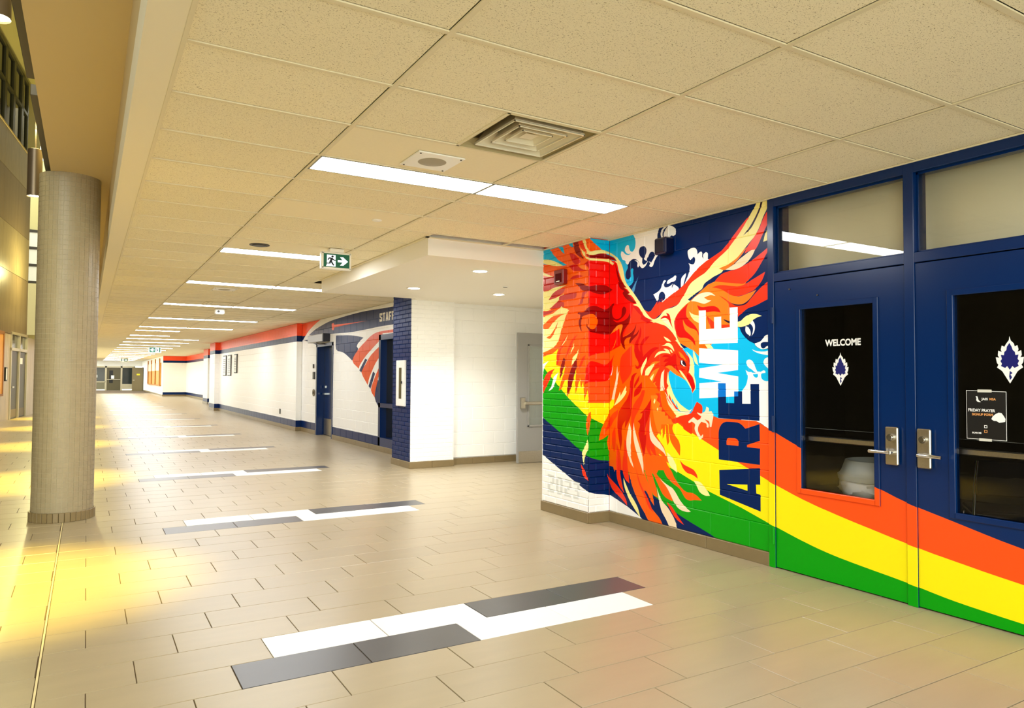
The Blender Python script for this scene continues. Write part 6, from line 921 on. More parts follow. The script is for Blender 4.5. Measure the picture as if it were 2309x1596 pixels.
# ---- square air diffusers
def diffuser(x0, y0, s, label):
    e = empty('air_diffuser', (x0+s/2, y0+s/2, ZC)); tag(e, label, 'air vent', 'square ceiling air diffusers')
    MB().box(-s/2, s/2, -s/2, s/2, .14, .15).build('backing', mat('duct_dark', (70, 62, 44), rough=.5, metal=.4), e)
    def ringm(name, a, za, b, zb, m):   # square louvre sloping from half-size a to b
        vs = [(sx*a, sy*a, za) for sx, sy in ((-1,-1),(1,-1),(1,1),(-1,1))] + [(sx*b, sy*b, zb) for sx, sy in ((-1,-1),(1,-1),(1,1),(-1,1))]
        vs += [(v[0], v[1], v[2]+.006) for v in vs]
        fs = []
        for i in range(4):
            j = (i+1) % 4; fs += [(i, j, 4+j, 4+i), (8+i, 12+i, 12+j, 8+j), (i, 8+i, 8+j, j), (4+i, 4+j, 12+j, 12+i)]
        return MB().add(vs, fs).build(name, m, e)
    M_DIF = mat('diffuser_enamel', (240, 232, 206), rough=.22, spec=.6)
    h = s/2
    ringm('outer_frame', h, -.002, h-.03, .05, mat('diffuser_frame', (186, 172, 128), rough=.35))
    lv = []
    for k, a in enumerate((.78, .54, .34)): lv.append(ringm('louvre', h*a, .004+.004*k, h*(a-.17), .075, M_DIF))
    for k, a in enumerate((.78, .54, .34)):
        r = MB(); w = .006; b = h*a
        for q in ((-b, b, -b, -b+w), (-b, b, b-w, b), (-b, -b+w, -b, b), (b-w, b, -b, b)): r.box(q[0], q[1], q[2], q[3], -.002+.004*k, .006+.004*k)
        r.build('louvre_rim', M_DIF, lv[k])
    b = h*.14; MB().add([(-b,-b,.02),(b,-b,.02),(b,b,.02),(-b,b,.02),(0,0,.05)], [(0,3,2,1),(0,1,4),(1,2,4),(2,3,4),(3,0,4)]).build('centre_cone', M_DIF, e)
    return e
diffuser(1.848, 3.149, .586, 'square louvred air diffuser set in the tile ceiling nearest the doors')
diffuser(1.84, 14.06, .586, 'small distant air diffuser between the far light panels')
# ---- round speakers on square plates
def ceil_speaker(x, y, label, s=.155):
    e = empty('ceiling_speaker', (x, y, ZC)); tag(e, label, 'speaker', 'ceiling speakers')
    MB().bbox(-s, s, -s, s, -.006, .0035, .002).build('plate', M_WPAINT, e)
    g = MB().lathe((0, 0, -.0065), [(.0, -.004), (.04, -.0035), (.08, -.002), (.088, 0), (.092, .002)], 40).build('grille', mat('speaker_mesh', (176, 168, 146), rough=.5, bump=1.0, bscale=900), e, True)
    for sx in (-1, 1):
        for sy in (-1, 1): MB().cyl((sx*(s-.02), sy*(s-.02), -.0095), .006, .004, 10).build('screw', M_DARK, e)
ceil_speaker(1.838, 4.10, 'white square speaker plate with round grille beside the nearest light')
ceil_speaker(1.82, 11.9, 'faint white speaker plate between distant light panels', .17)
# ---- sprinklers, smoke head, dark round outlet
def disc(name, label, cat, x, y, z, r, m, rim):
    e = empty(name, (x, y, z)); tag(e, label, cat)
    MB().lathe((0, 0, 0), [(r, .003), (r, -.003), (r*.8, -.006), (r*.78, -.003), (0, -.003)], 28).build('escutcheon', rim, e, True)
    MB().lathe((0, 0, -.003), [(r*.74, 0), (r*.7, -.006), (0, -.008)], 24).build('cover', m, e, True)
disc('sprinkler', 'small white sprinkler cover in a plain ceiling tile', 'sprinkler', 2.136, 5.915, ZC+.002, .042, M_WPAINT, M_WPAINT)
disc('ceiling_outlet', 'dark round ceiling outlet in front of the exit sign', 'ceiling outlet', 1.511, 7.69, ZC+.002, .10, M_BLACK, M_DARK)
disc('sprinkler', 'tiny dark sprinkler head in the white soffit', 'sprinkler', 4.66, 8.05, 2.568, .04, M_DARK, M_WPAINT)
e = empty('smoke_detector', (2.28, 15.45, ZC)); tag(e, 'small white detector hanging below the far light panels', 'detector')
MB().bbox(-.09, .09, -.09, .09, -.11, 0, .02).build('housing', M_WPAINT, e); MB().cyl((-.03, -.1, -.06), .022, .02, 14, 'y').build('sensor', M_DARK, e)
# ---- downlights in the soffit
M_LAMP = mat('downlight_lens', (255, 252, 240), rough=.4, emit=60)
for x, y, lab in ((3.74, 7.02, 'recessed downlight in the soffit nearest the mural pier'), (3.72, 8.85, 'recessed downlight in the soffit nearest the navy brick pier'), (5.02, 8.85, 'recessed downlight in the soffit nearest the grey door')):
    e = empty('downlight', (x, y, 2.57)); tag(e, lab, 'downlight', 'recessed soffit downlights')
    MB().lathe((0, 0, 0), [(.098, .0), (.098, -.004), (.078, -.006), (.072, .004)], 32).build('trim_ring', M_WPAINT, e, True)
    MB().lathe((0, 0, 0), [(.074, -.002), (.05, -.003), (0, -.004)], 28).build('lens', M_LAMP, e)
    l = bpy.data.lights.new('lamp', 'SPOT'); l.energy = DOWN_W; l.spot_size = math.radians(125); l.spot_blend = .6; l.shadow_soft_size = .06; l.color = (1, 1, .97)
    lo = bpy.data.objects.new('lamp', l); C.objects.link(lo); lo.parent = e; lo.location = (0, 0, -.02)
# ---- exit signs
M_EXG = mat('exit_green', (0, 84, 58), rough=.35, emit=.2); M_EXW = mat('exit_white', (225, 235, 246), rough=.35, emit=.35); M_EXD = mat('exit_figure', (2, 30, 34), rough=.4)
def exit_sign(x, y, label, flip=False, w=.325, h=.185, zt=ZC-.035):
    e = empty('exit_sign', (x, y, zt-h)); tag(e, label, 'exit sign', 'green running man exit signs')
    MB().bbox(-w/2, w/2, -.03, .03, 0, h, .006).build('housing', M_WPAINT, e)
    MB().bbox(-.075, .075, -.05, .05, h, h+.035, .004).build('canopy', M_WPAINT, e)
    s = -1 if flip else 1
    fn = lambda u, v, d: (s*u, -.03-d, v)
    def pl(nm, poly, d0, d1, m): MB().prism([(a*w/2, h/2+b*h/2) for a, b in poly] if s > 0 else [(a*w/2, h/2+b*h/2) for a, b in poly][::-1], fn, d0, d1).build(nm, m, e)
    pl('face', [(-.86,-.78),(.86,-.78),(.86,.78),(-.86,.78)], 0, .002, M_EXG)
    for a in ([(-.93,-.88),(.93,-.88),(.93,-.78),(-.93,-.78)], [(-.93,.78),(.93,.78),(.93,.88),(-.93,.88)], [(-.93,-.88),(-.86,-.88),(-.86,.88),(-.93,.88)], [(.86,-.88),(.93,-.88),(.93,.88),(.86,.88)]): pl('bezel', a, 0, .006, M_WPAINT)
    def cv(x, y): return ((2*(x-565)/1100-1)*.86, (1-2*(y-.078*(x-560)-270)/635)*.78)
    def cp(nm, pts, d0, d1, m): pl(nm, [cv(*p) for p in pts], d0, d1, m)
    cp('doorway', [(705, 335), (1070, 362), (1078, 895), (1040, 905), (672, 872), (705, 800)], .002, .003, M_EXW)
    cp('arrow', [(1165, 585), (1360, 600), (1255, 455), (1395, 458), (1605, 670), (1405, 855), (1260, 845), (1370, 705), (1165, 692)], .002, .003, M_EXW)
    cp('figure_head', [(940+50*math.cos(k*math.pi/6), 430+48*math.sin(k*math.pi/6)) for k in range(12)], .003, .004, M_EXD)
    for nm, q in (('figure_torso', [(845, 478), (955, 498), (965, 545), (908, 655), (828, 650), (850, 560)]), ('figure_arm', [(865, 475), (785, 478), (728, 572), (770, 595), (820, 522), (880, 535)]), ('figure_arm', [(925, 495), (1025, 582), (1072, 582), (1074, 622), (1005, 618), (912, 550)]),
                  ('figure_leg', [(910, 630), (1022, 838), (970, 852), (842, 655)]), ('figure_leg', [(825, 610), (870, 690), (858, 765), (676, 755), (676, 718), (800, 722), (812, 660)])): cp(nm, q, .003, .004, M_EXD)
exit_sign(2.255, 7.5, 'green running man exit sign with a right arrow, hanging nearest the soffit')
exit_sign(2.66, 36.5, 'far green exit sign with its arrow pointing left down the corridor', True, .52, .28)
exit_sign(2.45, 62, 'tiny green exit sign hanging before the corridor end doors', False, .52, .28)

# ---- left side: mosaic column, beam, atrium
co = empty('column', (-.175, 8.28, 0)); tag(co, 'round column clad in small beige mosaic tiles with a brown tile base', 'column', kind='structure')
RC = .262
MB().cyl((0, 0, 0), RC-.003, 3.33, 96).build('core', mat('column_grout', (190, 180, 152), rough=.8), co)
ms = MB(); nt = 36; th = .047
for r in range(int((3.33-.09)/th)+1):
    z0 = .09+r*th+.0015; z1 = .09+(r+1)*th-.0015
    for i in range(nt):
        if math.sin(2*math.pi*i/nt) > .45: continue      # never in view from the corridor side: the far back of the shaft
        a0 = 2*math.pi*(i+.035)/nt; a1 = 2*math.pi*(i+.965)/nt; pts = []
        for z in (z0, z1):
            for a in (a0, (a0+a1)/2, a1): pts.append((RC*math.cos(a), RC*math.sin(a), z))
        for z in (z0, z1):
            for a in (a0, a1): pts.append(((RC-.003)*math.cos(a), (RC-.003)*math.sin(a), z))
        ms.add(pts, [(0,1,4,3),(1,2,5,4),(6,0,3,8),(2,7,9,5),(6,7,2,1,0),(8,3,4,5,9)])
o = ms.build('mosaic_tiles', mat('mosaic_beige', (160, 146, 118), rough=.4, noise=.06, nscale=16), co); o['kind'] = 'stuff'
for i in range(36):
    a = 2*math.pi*i/36; ca, sa = math.cos(a), math.sin(a); b = MB(); hw = .0225
    b.bbox(.262, .279, -hw, hw, 0, .09, .003); b.v = [(x*ca-y*sa, x*sa+y*ca, z) for x, y, z in b.v]; b.build('base_tile', M_BASE, co)
MB().cyl((0, 0, 0), .268, .086, 72).build('base_core', M_GROUT, co)
bm_ = MB().box(-.335, .21, -4.3, 77, 3.33, 3.75).box(.165, .30, -4.3, 77, ZC+.19, 3.6).build('trim_2', M_BEAM); tag(bm_, 'tan drywall beam running over the mosaic column', 'beam', kind='structure')
rv = MB().box(.172, .20, -4.3, 77, ZC-.003, 3.34).build('trim_3', mat('beam_reveal', (176, 158, 108), rough=.8)); tag(rv, 'narrow upright face between tile ceiling and drywall beam', 'trim', kind='structure')
for y0, y1, lab in ((1.5, 5.70, 'dark metal edge plate along the beam, nearest length'), (6.03, 8.42, 'dark metal edge plate along the beam, above the mosaic column')):
    p = MB().bbox(-.385, -.336, y0, y1, 3.36, 3.44, .004).build('edge_plate', M_DARK); tag(p, lab, 'trim', 'dark edge plates on the beam')
# angled atrium wall far away on the left side
DW = Vector((.11380652, .99350293, 0)); AW = Vector((-2.172, 26.006, 0)); NW = Vector((DW.y, -DW.x, 0))
def aw(s, z, d=0.0): return tuple(AW + DW*s + NW*d + Vector((0, 0, z)))
fa = lambda u, v, d: aw(u, v, d)
def apiece(nm, s0, s1, z0, z1, d0, d1, m, par):
    pl = [(s0, z0), (s1, z0), (s1, z1), (s0, z1)]
    return MB().prism(pl, lambda u, v, d: aw(u, v, d), d0, d1).build(nm, m, par)
M_STONE = mat('stone_grey_brown', (116, 100, 74), rough=.32, noise=.16, nscale=1.6, stretch=(3, 3, .6), bump=.1, bscale=8)
M_STONEL = mat('stone_pale', (176, 160, 134), rough=.35, noise=.12, nscale=2.5, stretch=(4, 4, .5))
M_POL = mat('stone_polished', (136, 122, 90), rough=.3, noise=.25, nscale=5, stretch=(6, 6, .5))
wl = empty('wall_left'); tag(wl, 'tall stone clad atrium wall on the far side behind the column', 'wall', kind='structure')
apiece('core', -16, 3.4, 0, 8.75, -.5, -.1, M_STONE, wl)
for z0, z1, m in ((2.66, 4.55, M_STONE), (4.55, 5.95, M_POL), (5.95, 7.55, M_STONE), (7.55, 8.75, M_POL)):
    for s0, s1 in ((-6, -2.4), (-2.4, -.4), (-.4, 1.5), (1.5, 3.32)): apiece('stone_panel', s0+.004, s1-.004, z0+.006, z1-.006, -.1, .02, m, wl)
for s0, s1 in ((-3.2, -1.6), (-1.6, -.02), (-.02, .62), (.62, 1.06), (3.55, 4.2), (4.2, 4.95)): apiece('stone_panel', s0+.003, s1-.003, 0, 2.66, -.1, .0, M_STONEL, wl)
apiece('core', -16, 1.06, 0, 2.7, -.4, -.1, M_STONEL, wl); apiece('core', 3.52, 4.95, 0, 2.7, -.4, -.1, M_STONEL, wl)
apiece('cornice', -16, 3.4, 8.75, 8.80, -.3, .04, M_BEAM, wl)
for i, (s0, s1) in enumerate(((-6, -4.2), (-4.2, -2.4), (-2.4, -.55), (-.55, .55), (.55, 1.7), (1.7, 2.6))):
    wdw = empty('upper_window', aw((s0+s1)/2, 8.8)); wdw.parent = wl; M_WF = mat('window_frame_dark', (60, 58, 34), rough=.4)
    def wpc(nm, a, b, c, d_, m, e0=-.05, e1=.03):
        o = apiece(nm, a, b, c, d_, e0, e1, m, wdw); o.location = -wdw.location
    wpc('pane', s0, s1, 8.82, 11.0, M_GLASSD, -.03, -.02)
    for a, b, c, d_ in ((s0, s0+.13, 8.8, 11.1), (s1-.13, s1, 8.8, 11.1), (s0, s1, 10.98, 11.1), (s0, s1, 9.95, 10.05)): wpc('frame', a, b, c, d_, M_WF)
apiece('upper_wall', 2.6, 5.0, 8.75, 11.3, -.3, -.02, mat('atrium_wall_yellow', (206, 200, 140), rough=.8), wl)
ac = MB().prism([(-16, 11.3), (6, 11.3), (6, 11.5), (-16, 11.5)], fa, -1.2, 6).build('ceiling_atrium', mat('atrium_ceiling', (214, 204, 134), rough=.8)); tag(ac, 'yellowish high atrium ceiling above the upper windows', 'ceiling', kind='structure')
# pair of dark doors in the stone wall
dd = empty('door_3', aw(2.3, 0)); tag(dd, 'tall dark door pair with glass overlights in the stone atrium wall', 'door', kind='structure')
def dp(nm, a, b, c, d_, e0, e1, m, par=dd):
    o = apiece(nm, a, b, c, d_, e0, e1, m, par); o.location = -dd.location; return o
for a, b, c, d_ in ((1.06, 1.16, 0, 2.72), (3.44, 3.54, 0, 2.72), (2.25, 2.35, 0, 2.72), (1.06, 3.54, 2.66, 2.74), (1.06, 3.54, 2.15, 2.24)): dp('frame', a, b, c, d_, -.08, .03, M_ALU)
M_DKD = mat('dark_olive_door', (58, 52, 32), rough=.4)
for a, b in ((1.17, 2.24), (2.36, 3.43)):
    dp('leaf', a, b, .01, 2.14, -.06, -.02, M_DKD); dp('overlight', a, b, 2.25, 2.65, -.05, -.04, mat('overlight_glass', (44, 42, 34), rough=.15)); dp('kick_plate', a+.05, b-.05, .05, .3, -.02, -.014, mat('kick_plate_dull', (110, 96, 62), rough=.5))
dp('lever', 1.30, 1.55, .98, 1.03, -.02, .04, M_STEEL); dp('notice', 2.6, 2.95, 1.75, 1.95, -.02, -.012, M_WPAINT)
nb = empty('notice_board', aw(-.6, .8)); tag(nb, 'orange wooden board on the stone atrium wall', 'notice board')
for nm, a, b, c, d_, e0, e1, m in (('board', -2.4, .02, .82, 2.62, .0, .03, mat('board_amber', (226, 158, 60), rough=.5)), ('frame', -.03, .06, .78, 2.66, .0, .05, mat('board_frame', (150, 96, 30), rough=.5)), ('frame', -2.4, .06, .76, .83, .0, .05, MATS['board_frame']), ('frame', -2.4, .06, 2.6, 2.68, .0, .05, MATS['board_frame'])):
    o = apiece(nm, a, b, c, d_, e0, e1, m, nb); o.location = -nb.location
wn = empty('wall_notice', aw(.45, 1.2)); tag(wn, 'small dark notice holder between amber board and dark doors', 'notice')
o = apiece('holder', .36, .56, 1.2, 1.62, .002, .04, M_BLACK, wn); o.location = -wn.location
o = apiece('sheet', .37, .50, 1.24, 1.58, .04, .045, M_WPAINT, wn); o.location = -wn.location
# far atrium end wall with a tall window strip
ww_ = MB().box(-14, -.36, 40.2, 40.5, 0, 11.5).build('wall_atrium_end', mat('atrium_plaster', (206, 196, 140), rough=.8)); tag(ww_, 'pale yellow atrium end wall behind the mosaic column', 'wall', kind='structure')
MB().box(-2.6, -.4, 40.0, 40.2, 3.25, 5.65).build('balcony_front', mat('balcony_plaster', (222, 210, 160), rough=.8), ww_)
wn2 = empty('window_1', (-2.1, 40.15, 5.7)); tag(wn2, 'narrow three pane window strip high beside the column', 'window', kind='structure')
for k in range(3):
    z0 = 5.78+k*.8; MB().box(-.42, .9, -.02, .0, z0-5.7, z0+.68-5.7).build('pane', mat('window_glow', (224, 222, 206), rough=.3, emit=.12), wn2)
    MB().box(-.5, 1.0, -.06, .02, z0+.68-5.7, z0+.8-5.7).build('transom', M_DARK, wn2)
MB().box(-.5, -.36, -.06, .02, -.05, 2.6).build('frame', M_DARK, wn2); MB().box(-.5, 1.0, -.06, .02, -.06, .08).build('sill', M_DARK, wn2)
# pendant cylinders
M_BRZ = mat('pendant_bronze', (112, 98, 84), rough=.35, metal=.6); M_PLAMP = mat('pendant_lens', (255, 246, 190), rough=.4, emit=40)
for k, (x, y, lab) in enumerate(((-.565, 5.75, 'bronze cylinder pendant lamp at the top corner of the picture'), (-.645, 11.3, 'bronze cylinder pendant lamp beside the mosaic column'), (-.62, 16.9, 'third bronze pendant lamp, hidden behind the mosaic column'), (-.72, 22.5, 'fourth bronze pendant lamp, hidden behind the mosaic column'), (-.85, 27.5, 'farthest bronze pendant lamp, hidden behind the mosaic column'))):
    e = empty('pendant_lamp', (x, y, 3.74)); tag(e, lab, 'pendant lamp', 'bronze atrium pendant lamps')
    MB().lathe((0, 0, 0), [(.07, .03), (.084, 0), (.084, .62), (.06, .63), (0, .63)], 32).build('cylinder', M_BRZ, e, True)
    MB().lathe((0, 0, .012), [(.075, 0), (0, -.004)], 24).build('lens', M_PLAMP, e)
    MB().cyl((0, 0, .62), .008, 7.25 if k == 0 else 6.95, 8).build('stem', M_BRZ, e)
    l = bpy.data.lights.new('lamp', 'SPOT'); l.energy = PEND_W; l.color = (1, .76, .08); l.spot_size = math.radians(46); l.spot_blend = .9; l.shadow_soft_size = .07
    lo = bpy.data.objects.new('lamp', l); C.objects.link(lo); lo.parent = e; lo.location = (0, 0, -.01)
    l2 = bpy.data.lights.new('atrium_fill', 'POINT'); l2.energy = ATRIUM_FILL*(1 if k < 3 else 3); l2.color = (1, .9, .4); l2.shadow_soft_size = .1  # no part of the pendant: unseen fill added to brighten the atrium stone
    lo2 = bpy.data.objects.new('atrium_fill', l2); C.objects.link(lo2); lo2.parent = e; lo2.location = (0, 0, .9)

# ---- wall things
def wall_box(name, label, cat, x, y0, y1, z0, z1, d, m): 
    e = empty(name, (x, (y0+y1)/2, z0)); tag(e, label, cat); return e
e = empty('alarm_horn', (4.15, 6.0, 2.335)); tag(e, 'small red alarm horn on the brick pier', 'alarm')
MB().bbox(-.055, .004, -.085, .085, 0, .15, .008).build('housing', mat('alarm_red', (128, 14, 12), rough=.3), e); MB().bbox(-.062, -.05, -.05, .05, .02, .11, .004).build('grille', mat('alarm_red_dark', (84, 8, 8), rough=.7, spec=.1), e); MB().bbox(-.064, -.06, -.03, .03, .024, .036, .001).build('badge', M_WPAINT, e)
e = empty('wall_speaker', (4.40, 4.73, 2.478)); tag(e, 'navy painted wall speaker in the white splash of the mural', 'speaker')
MB().bbox(-.10, .004, -.075, .075, 0, .145, .012).build('housing', mat('speaker_navy', (8, 18, 58), rough=.3), e); MB().bbox(-.107, -.095, -.055, .055, .015, .13, .004).build('grille', mat('speaker_navy_dark', (6, 10, 36), rough=.5), e)
MB().tube([(-.012, -.02, .14), (-.012, -.02, ZC-2.478)], .008, 8).build('conduit', paint('WH'), e)
# fire extinguisher cabinet on the navy brick
e = empty('fire_cabinet', (4.24, 10.53, .935)); tag(e, 'white fire extinguisher cabinet with a slotted window on navy brick', 'cabinet')
MB().bbox(-.03, .004, -.175, .175, 0, .715, .006).build('door', M_WPAINT, e); MB().bbox(-.034, -.028, -.055, .045, .115, .60, .003).build('slot_window', mat('cabinet_slot', (78, 72, 40), rough=.3), e)
MB().bbox(-.05, -.03, -.085, -.07, .35, .39, .003).build('handle', M_BLACK, e)
# grey passage door standing open
gd = empty('door_4', (6.02, 9.97, 0)); tag(gd, 'grey steel door with push bar and tall glass in the side passage', 'door', kind='structure')
for a, b, c, d_ in ((0, .20, .01, 2.12), (.72, .92, .01, 2.12), (.20, .72, 1.92, 2.12), (.20, .72, .01, .60)): MB().box(a, b, 0, .045, c, d_).build('leaf', M_GREYDOOR, gd)
MB().box(.20, .72, .018, .024, .60, 1.92).build('pane', glass_mat('wired_glass', (240, 243, 242), 1.4, .05), gd)
for a, b, c, d_ in ((.185, .215, .585, 1.935), (.705, .735, .585, 1.935), (.185, .735, .585, .615), (.185, .735, 1.905, 1.935)): MB().bbox(a, b, -.012, .002, c, d_, .003).build('lite_trim', M_GREYDOOR, gd)
MB().bbox(.04, .12, -.05, .002, .885, 1.065, .006).build('latch_case', M_STEEL, gd); MB().bbox(.10, .86, -.085, -.04, .945, 1.0, .008).build('push_bar', M_STEEL, gd); MB().bbox(.02, .90, -.004, 0, .012, .195, .001).build('kick_plate', M_STEEL, gd)
# corridor window beside the navy pier
wi = empty('window_2', (4.74, 12.1, .14)); tag(wi, 'tall navy framed window recessed beside the navy brick pier', 'window', kind='structure')
def wpart(nm, x0, x1, y0, y1, z0, z1, m): o = MB().box(x0, x1, y0, y1, z0, z1).build(nm, m, wi); o.location = -wi.location
for a in ((4.735, 4.95, 12.83, 12.93, .10, 2.18), (4.735, 4.95, 11.33, 11.42, .10, 2.18), (4.735, 4.95, 11.33, 12.93, 2.08, 2.18), (4.735, 4.95, 11.33, 12.93, .08, .26), (4.735, 4.95, 11.33, 12.93, .82, .90), (4.735, 4.95, 12.05, 12.13, .10, 2.18)): wpart('frame', *a, M_DOORBLUE)
wpart('pane', 4.86, 4.866, 11.42, 12.83, .26, 2.08, mat('dark_window_glass', (10, 12, 18), rough=.06))
# navy corridor door with operator
d5 = empty('door_5', (4.74, 16.5, 0)); tag(d5, 'recessed navy door with kick plate under a silver operator box', 'door', kind='structure')
def d5p(nm, x0, x1, y0, y1, z0, z1, m): o = MB().box(x0, x1, y0, y1, z0, z1).build(nm, m, d5); o.location = -d5.location; return o
d5p('jamb', 4.73, 4.95, 17.12, 17.21, 0, 2.16, M_DOORBLUE); d5p('jamb', 4.73, 4.95, 15.84, 15.92, 0, 2.16, M_DOORBLUE); d5p('header', 4.73, 4.95, 15.84, 17.21, 2.09, 2.17, M_DOORBLUE)
d5p('leaf', 4.90, 4.945, 15.92, 17.12, .01, 2.09, M_DOORBLUE); d5p('kick_plate', 4.893, 4.90, 15.95, 17.05, .02, .40, M_STEEL); d5p('lever', 4.84, 4.90, 16.85, 17.0, .96, 1.0, M_CHROME); d5p('lock_cylinder', 4.88, 4.90, 16.95, 17.0, 1.12, 1.17, M_CHROME)
op = empty('door_operator', (4.735, 16.8, 2.19)); tag(op, 'silver door operator box above the recessed navy door', 'door operator')
MB().bbox(-.16, 0, -.62, .62, 0, .18, .01).build('cover', mat('operator_silver', (168, 168, 170), rough=.35, metal=.4), op); MB().bbox(-.158, 0, -.70, -.62, .0, .18, .006).build('end_cap', mat('operator_end', (24, 26, 40), rough=.4), op); MB().tube([(-.06, .2, 0), (-.1, -.1, -.04), (0, -.3, -.05)], .012).build('arm', M_DARK, op)
for nm, lab, y, z0, z1, hw, m in (('room_sign', 'narrow dark sign strip above the other sign by the navy door', 17.42, 1.59, 1.69, .03, M_BLACK), ('room_sign', 'dark washroom style sign plate left of the navy door', 17.38, 1.33, 1.50, .07, mat('sign_dark', (40, 42, 40), rough=.4))):
    o = MB().bbox(4.715, 4.738, y-hw, y+hw, z0, z1, .002).build(nm, m); tag(o, lab, 'sign')
pb = empty('push_plate', (4.738, 17.38, 1.0)); tag(pb, 'round steel push plate left of the navy corridor door', 'push plate')
MB().cyl((-.02, 0, 0), .085, .02, 28, 'x').build('plate', mat('push_plate_steel', (120, 108, 84), rough=.35, metal=.6), pb); MB().cyl((-.03, 0, 0), .03, .012, 20, 'x').build('button', M_DARK, pb)
o = MB().bbox(4.585, 4.602, 20.2, 20.32, .36, .5, .003).build('wall_outlet', mat('outlet_dark', (90, 88, 84), rough=.4)); tag(o, 'small outlet plate low on the long white wall', 'outlet')
for y, z0, z1, hw, lab in ((27.15, 1.50, 2.18, .26, 'small framed photograph on the long white wall, nearest the navy door'), (28.45, 1.40, 2.18, .34, 'middle framed honour roll on the long white wall'), (29.5, 1.40, 2.18, .34, 'farthest framed honour roll on the long white wall')):
    e = empty('picture_frame', (4.60, y, z0)); tag(e, lab, 'picture', 'framed pictures on the long white wall')
    MB().bbox(-.03, .002, -hw, hw, 0, z1-z0, .004).build('frame', M_BLACK, e); MB().box(-.034, -.03, -hw+.04, hw-.04, .04, z1-z0-.04).build('print', M_WPAINT, e)
    for k in range(8): MB().box(-.036, -.034, -hw+.09, hw-.09, .1+k*(z1-z0-.2)/8, .125+k*(z1-z0-.2)/8).build('text_line', mat('print_grey', (150, 150, 146), rough=.6), e)
# far recess doors
for x, y0, y1, lab in ((5.36, 34.2, 36.6, 'navy door beside the red banded pier in the far recess'), (5.95, 42.6, 44.2, 'narrow navy door deeper in the far recess')):
    e = empty('door_6', (x, y0, 0)); tag(e, lab, 'door', kind='structure')
    MB().box(-.02, .14, 0, .1, 0, 2.16).build('jamb', M_DOORBLUE, e); MB().box(-.02, .14, y1-y0-.1, y1-y0, 0, 2.16).build('jamb', M_DOORBLUE, e); MB().box(.05, .1, .1, y1-y0-.1, .01, 2.1).build('leaf', mat('far_door_grey', (70, 72, 92), rough=.4), e); MB().box(.045, .05, .25, .5, .4, 1.9).build('lite', M_BLACK, e); MB().box(.0, .05, y1-y0-.35, y1-y0-.2, .95, 1.0).build('lever', M_STEEL, e)
# wooden trophy board on the far wall
e = empty('display_board', (4.467, 61, .75)); tag(e, 'honey coloured wooden display board on the far side wall', 'display board')
MB().box(-.06, -.0, -5.5, 5.5, 0, 1.55).build('backing', mat('display_oak', (214, 150, 62), rough=.5, noise=.1, nscale=3), e)
for k in range(4): MB().box(-.14, -.06, -5.5+k*3.6, -5.3+k*3.6, 0, 1.85).build('post', mat('display_post', (176, 116, 44), rough=.5), e)
MB().box(-.12, -.0, -5.6, 5.6, -.08, .0).build('ledge', MATS['display_post'], e)
for k in range(3): MB().box(-.10, -.05, -5.2+k*3.6, -2.0+k*3.6, 1.0, 1.55).build('certificate', mat('certificate_pale', (250, 232, 190), rough=.5), e)
# corridor end: glazed screen with doors
se = empty('door_7', (2.6, 75.9, 0)); tag(se, 'aluminium glazed door screen closing the far corridor end', 'door', kind='structure')
def sp(nm, x0, x1, z0, z1, m, d0=-.06, d1=.06): MB().box(x0-2.6, x1-2.6, d0, d1, z0, z1).build(nm, m, se)
for a, b in ((.35, .45), (1.45, 1.6), (2.72, 2.86), (3.8, 3.9)): sp('post', a, b, 0, 2.25, M_ALU)
sp('head', .35, 3.9, 2.12, 2.25, M_ALU); sp('rail', .35, 1.5, .75, .85, M_ALU); sp('rail', 2.86, 3.8, .45, .6, M_ALU); sp('lower_panel', .45, 1.45, .1, .75, mat('screen_panel', (116, 110, 86), rough=.5), -.03, .03); sp('lower_panel', 2.86, 3.8, .12, .45, MATS['aluminium_frame'], -.03, .03)
sp('pane', .45, 1.45, .85, 2.12, mat('screen_glass', (60, 60, 56), rough=.1), -.01, .01); sp('pane', 2.86, 3.8, .6, 2.12, mat('screen_glass_dark', (40, 46, 46), rough=.08), -.01, .01)
sp('leaf', 1.6, 2.72, .02, 2.12, mat('screen_door', (84, 76, 50), rough=.4), -.03, .03); sp('pane', 1.8, 2.1, .7, 1.85, M_BLACK, -.035, .035); sp('push_bar', 1.62, 2.7, 1.0, 1.06, M_STEEL, -.1, -.03)
sp('notice', 1.95, 2.2, 1.1, 1.4, M_WPAINT, -.045, -.036); sp('notice', .5, .8, 1.6, 1.8, M_WPAINT, -.03, -.02); sp('notice', .5, .85, 1.2, 1.45, M_WPAINT, -.03, -.02)
td = empty('door_8', (3.50, 72.5, 0)); tag(td, 'olive brown door standing open with a small yellow notice, far corridor end', 'door', kind='structure')
MB().box(0, .92, 0, .05, .01, 2.13).build('leaf', M_TAUPE, td); MB().box(.36, .62, -.006, 0, 1.42, 1.56).build('notice', mat('notice_yellow', (236, 220, 40), rough=.5), td); MB().box(.05, .2, -.06, 0, .96, 1.0).build('lever', M_STEEL, td); MB().box(.88, .92, -.02, 0, .01, 2.13).build('edge', M_BLACK, td)
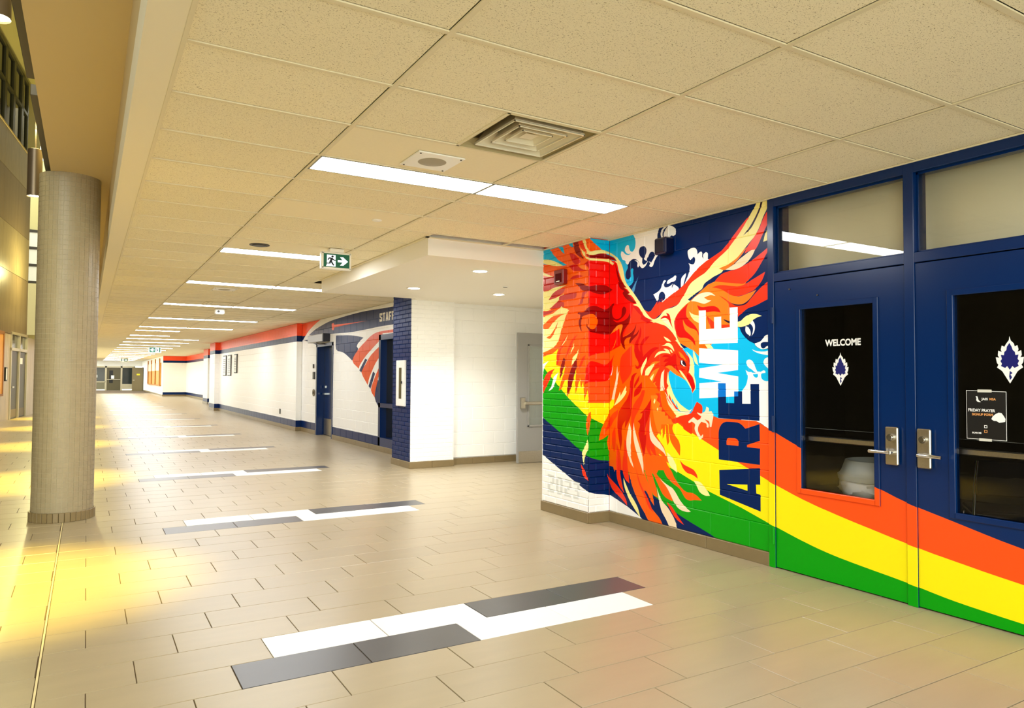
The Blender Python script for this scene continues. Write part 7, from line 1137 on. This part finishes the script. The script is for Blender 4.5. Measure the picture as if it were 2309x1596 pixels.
# ---- behind the door glass
tc = empty('trash_can', (4.93, 3.12, 0.006)); tag(tc, 'grey plastic trash can with a white bag behind the door glass', 'trash can')
M_CAN = mat('can_grey', (192, 200, 196), rough=.45)
MB().lathe((0, 0, 0), [(0, 0), (.185, 0), (.20, .02), (.232, .62), (.235, .66)], 36).build('body', M_CAN, tc, True)
MB().lathe((0, 0, 0), [(.24, .655), (.272, .66), (.276, .695), (.262, .705), (.25, .725), (.222, .80), (.205, .80), (.205, .76)], 36).build('hood', M_CAN, tc, True)
bg = MB(); n = 48; rows = [(.246, .665), (.262, .645), (.256, .615), (.266, .59), (.254, .565), (.240, .55)]
for k, (r, z) in enumerate(rows):
    for i in range(n):
        a = 2*math.pi*i/n; rr = r + .009*math.sin(i*1.9+k*2.1) + .006*math.sin(i*.7+k); bg.v.append((rr*math.cos(a), rr*math.sin(a), z+.01*math.sin(i*.9+k*1.3)))
for k in range(len(rows)-1):
    for i in range(n): bg.f.append((k*n+i, (k+1)*n+i, (k+1)*n+(i+1) % n, k*n+(i+1) % n))
bg.build('bag', mat('bag_white', (244, 244, 242), rough=.35), tc, True)
def stool(x, y, rz, label):
    e = empty('stacking_chair', (x, y, .006), rz); tag(e, label, 'chair', 'chairs in the unlit room')
    for s in (-1, 1):
        MB().tube([(s*.2, -.22, 0), (s*.19, -.20, .42), (s*.19, -.14, .455), (s*.19, .18, .455)], .011, 10).build('leg', M_CHROME, e, True)
        MB().tube([(s*.2, .25, 0), (s*.19, .20, .45), (s*.19, .25, .66), (s*.18, .30, .84)], .011, 10).build('leg', M_CHROME, e, True)
    MB().bbox(-.2, .2, -.2, .2, .462, .485, .01).build('seat', mat('chair_dark', (9, 9, 10), rough=.8, spec=.1), e); MB().bbox(-.19, .19, .25, .28, .60, .84, .01).build('backrest', MATS['chair_dark'], e)
stool(5.55, 2.62, 2.2, 'chrome legged chair in the dark room, left of its pair'); stool(5.75, 2.15, 2.6, 'chrome legged chair in the dark room, right of its pair')

# atrium shell out of the picture: side wall, roof, and the wall above the lobby behind
o = MB().box(-9.3, -9, -4.5, 40.2, 0, 11.6).build('wall_atrium_side', mat('atrium_side', (120, 108, 82), rough=.8)); tag(o, 'tall taupe wall across the atrium', 'wall', kind='structure')
o = MB().box(-9.3, -.2, -4.5, 26, 11.6, 11.9).build('ceiling_atrium_near', MATS['atrium_ceiling']); tag(o, 'high atrium ceiling over the lobby', 'ceiling', kind='structure')
o = MB().box(-.34, .2, -4.5, 78, 3.7, 11.9).build('wall_rear', mat('rear_wall', (150, 136, 104), rough=.8)); tag(o, 'upper atrium wall over the beam', 'wall', kind='structure')
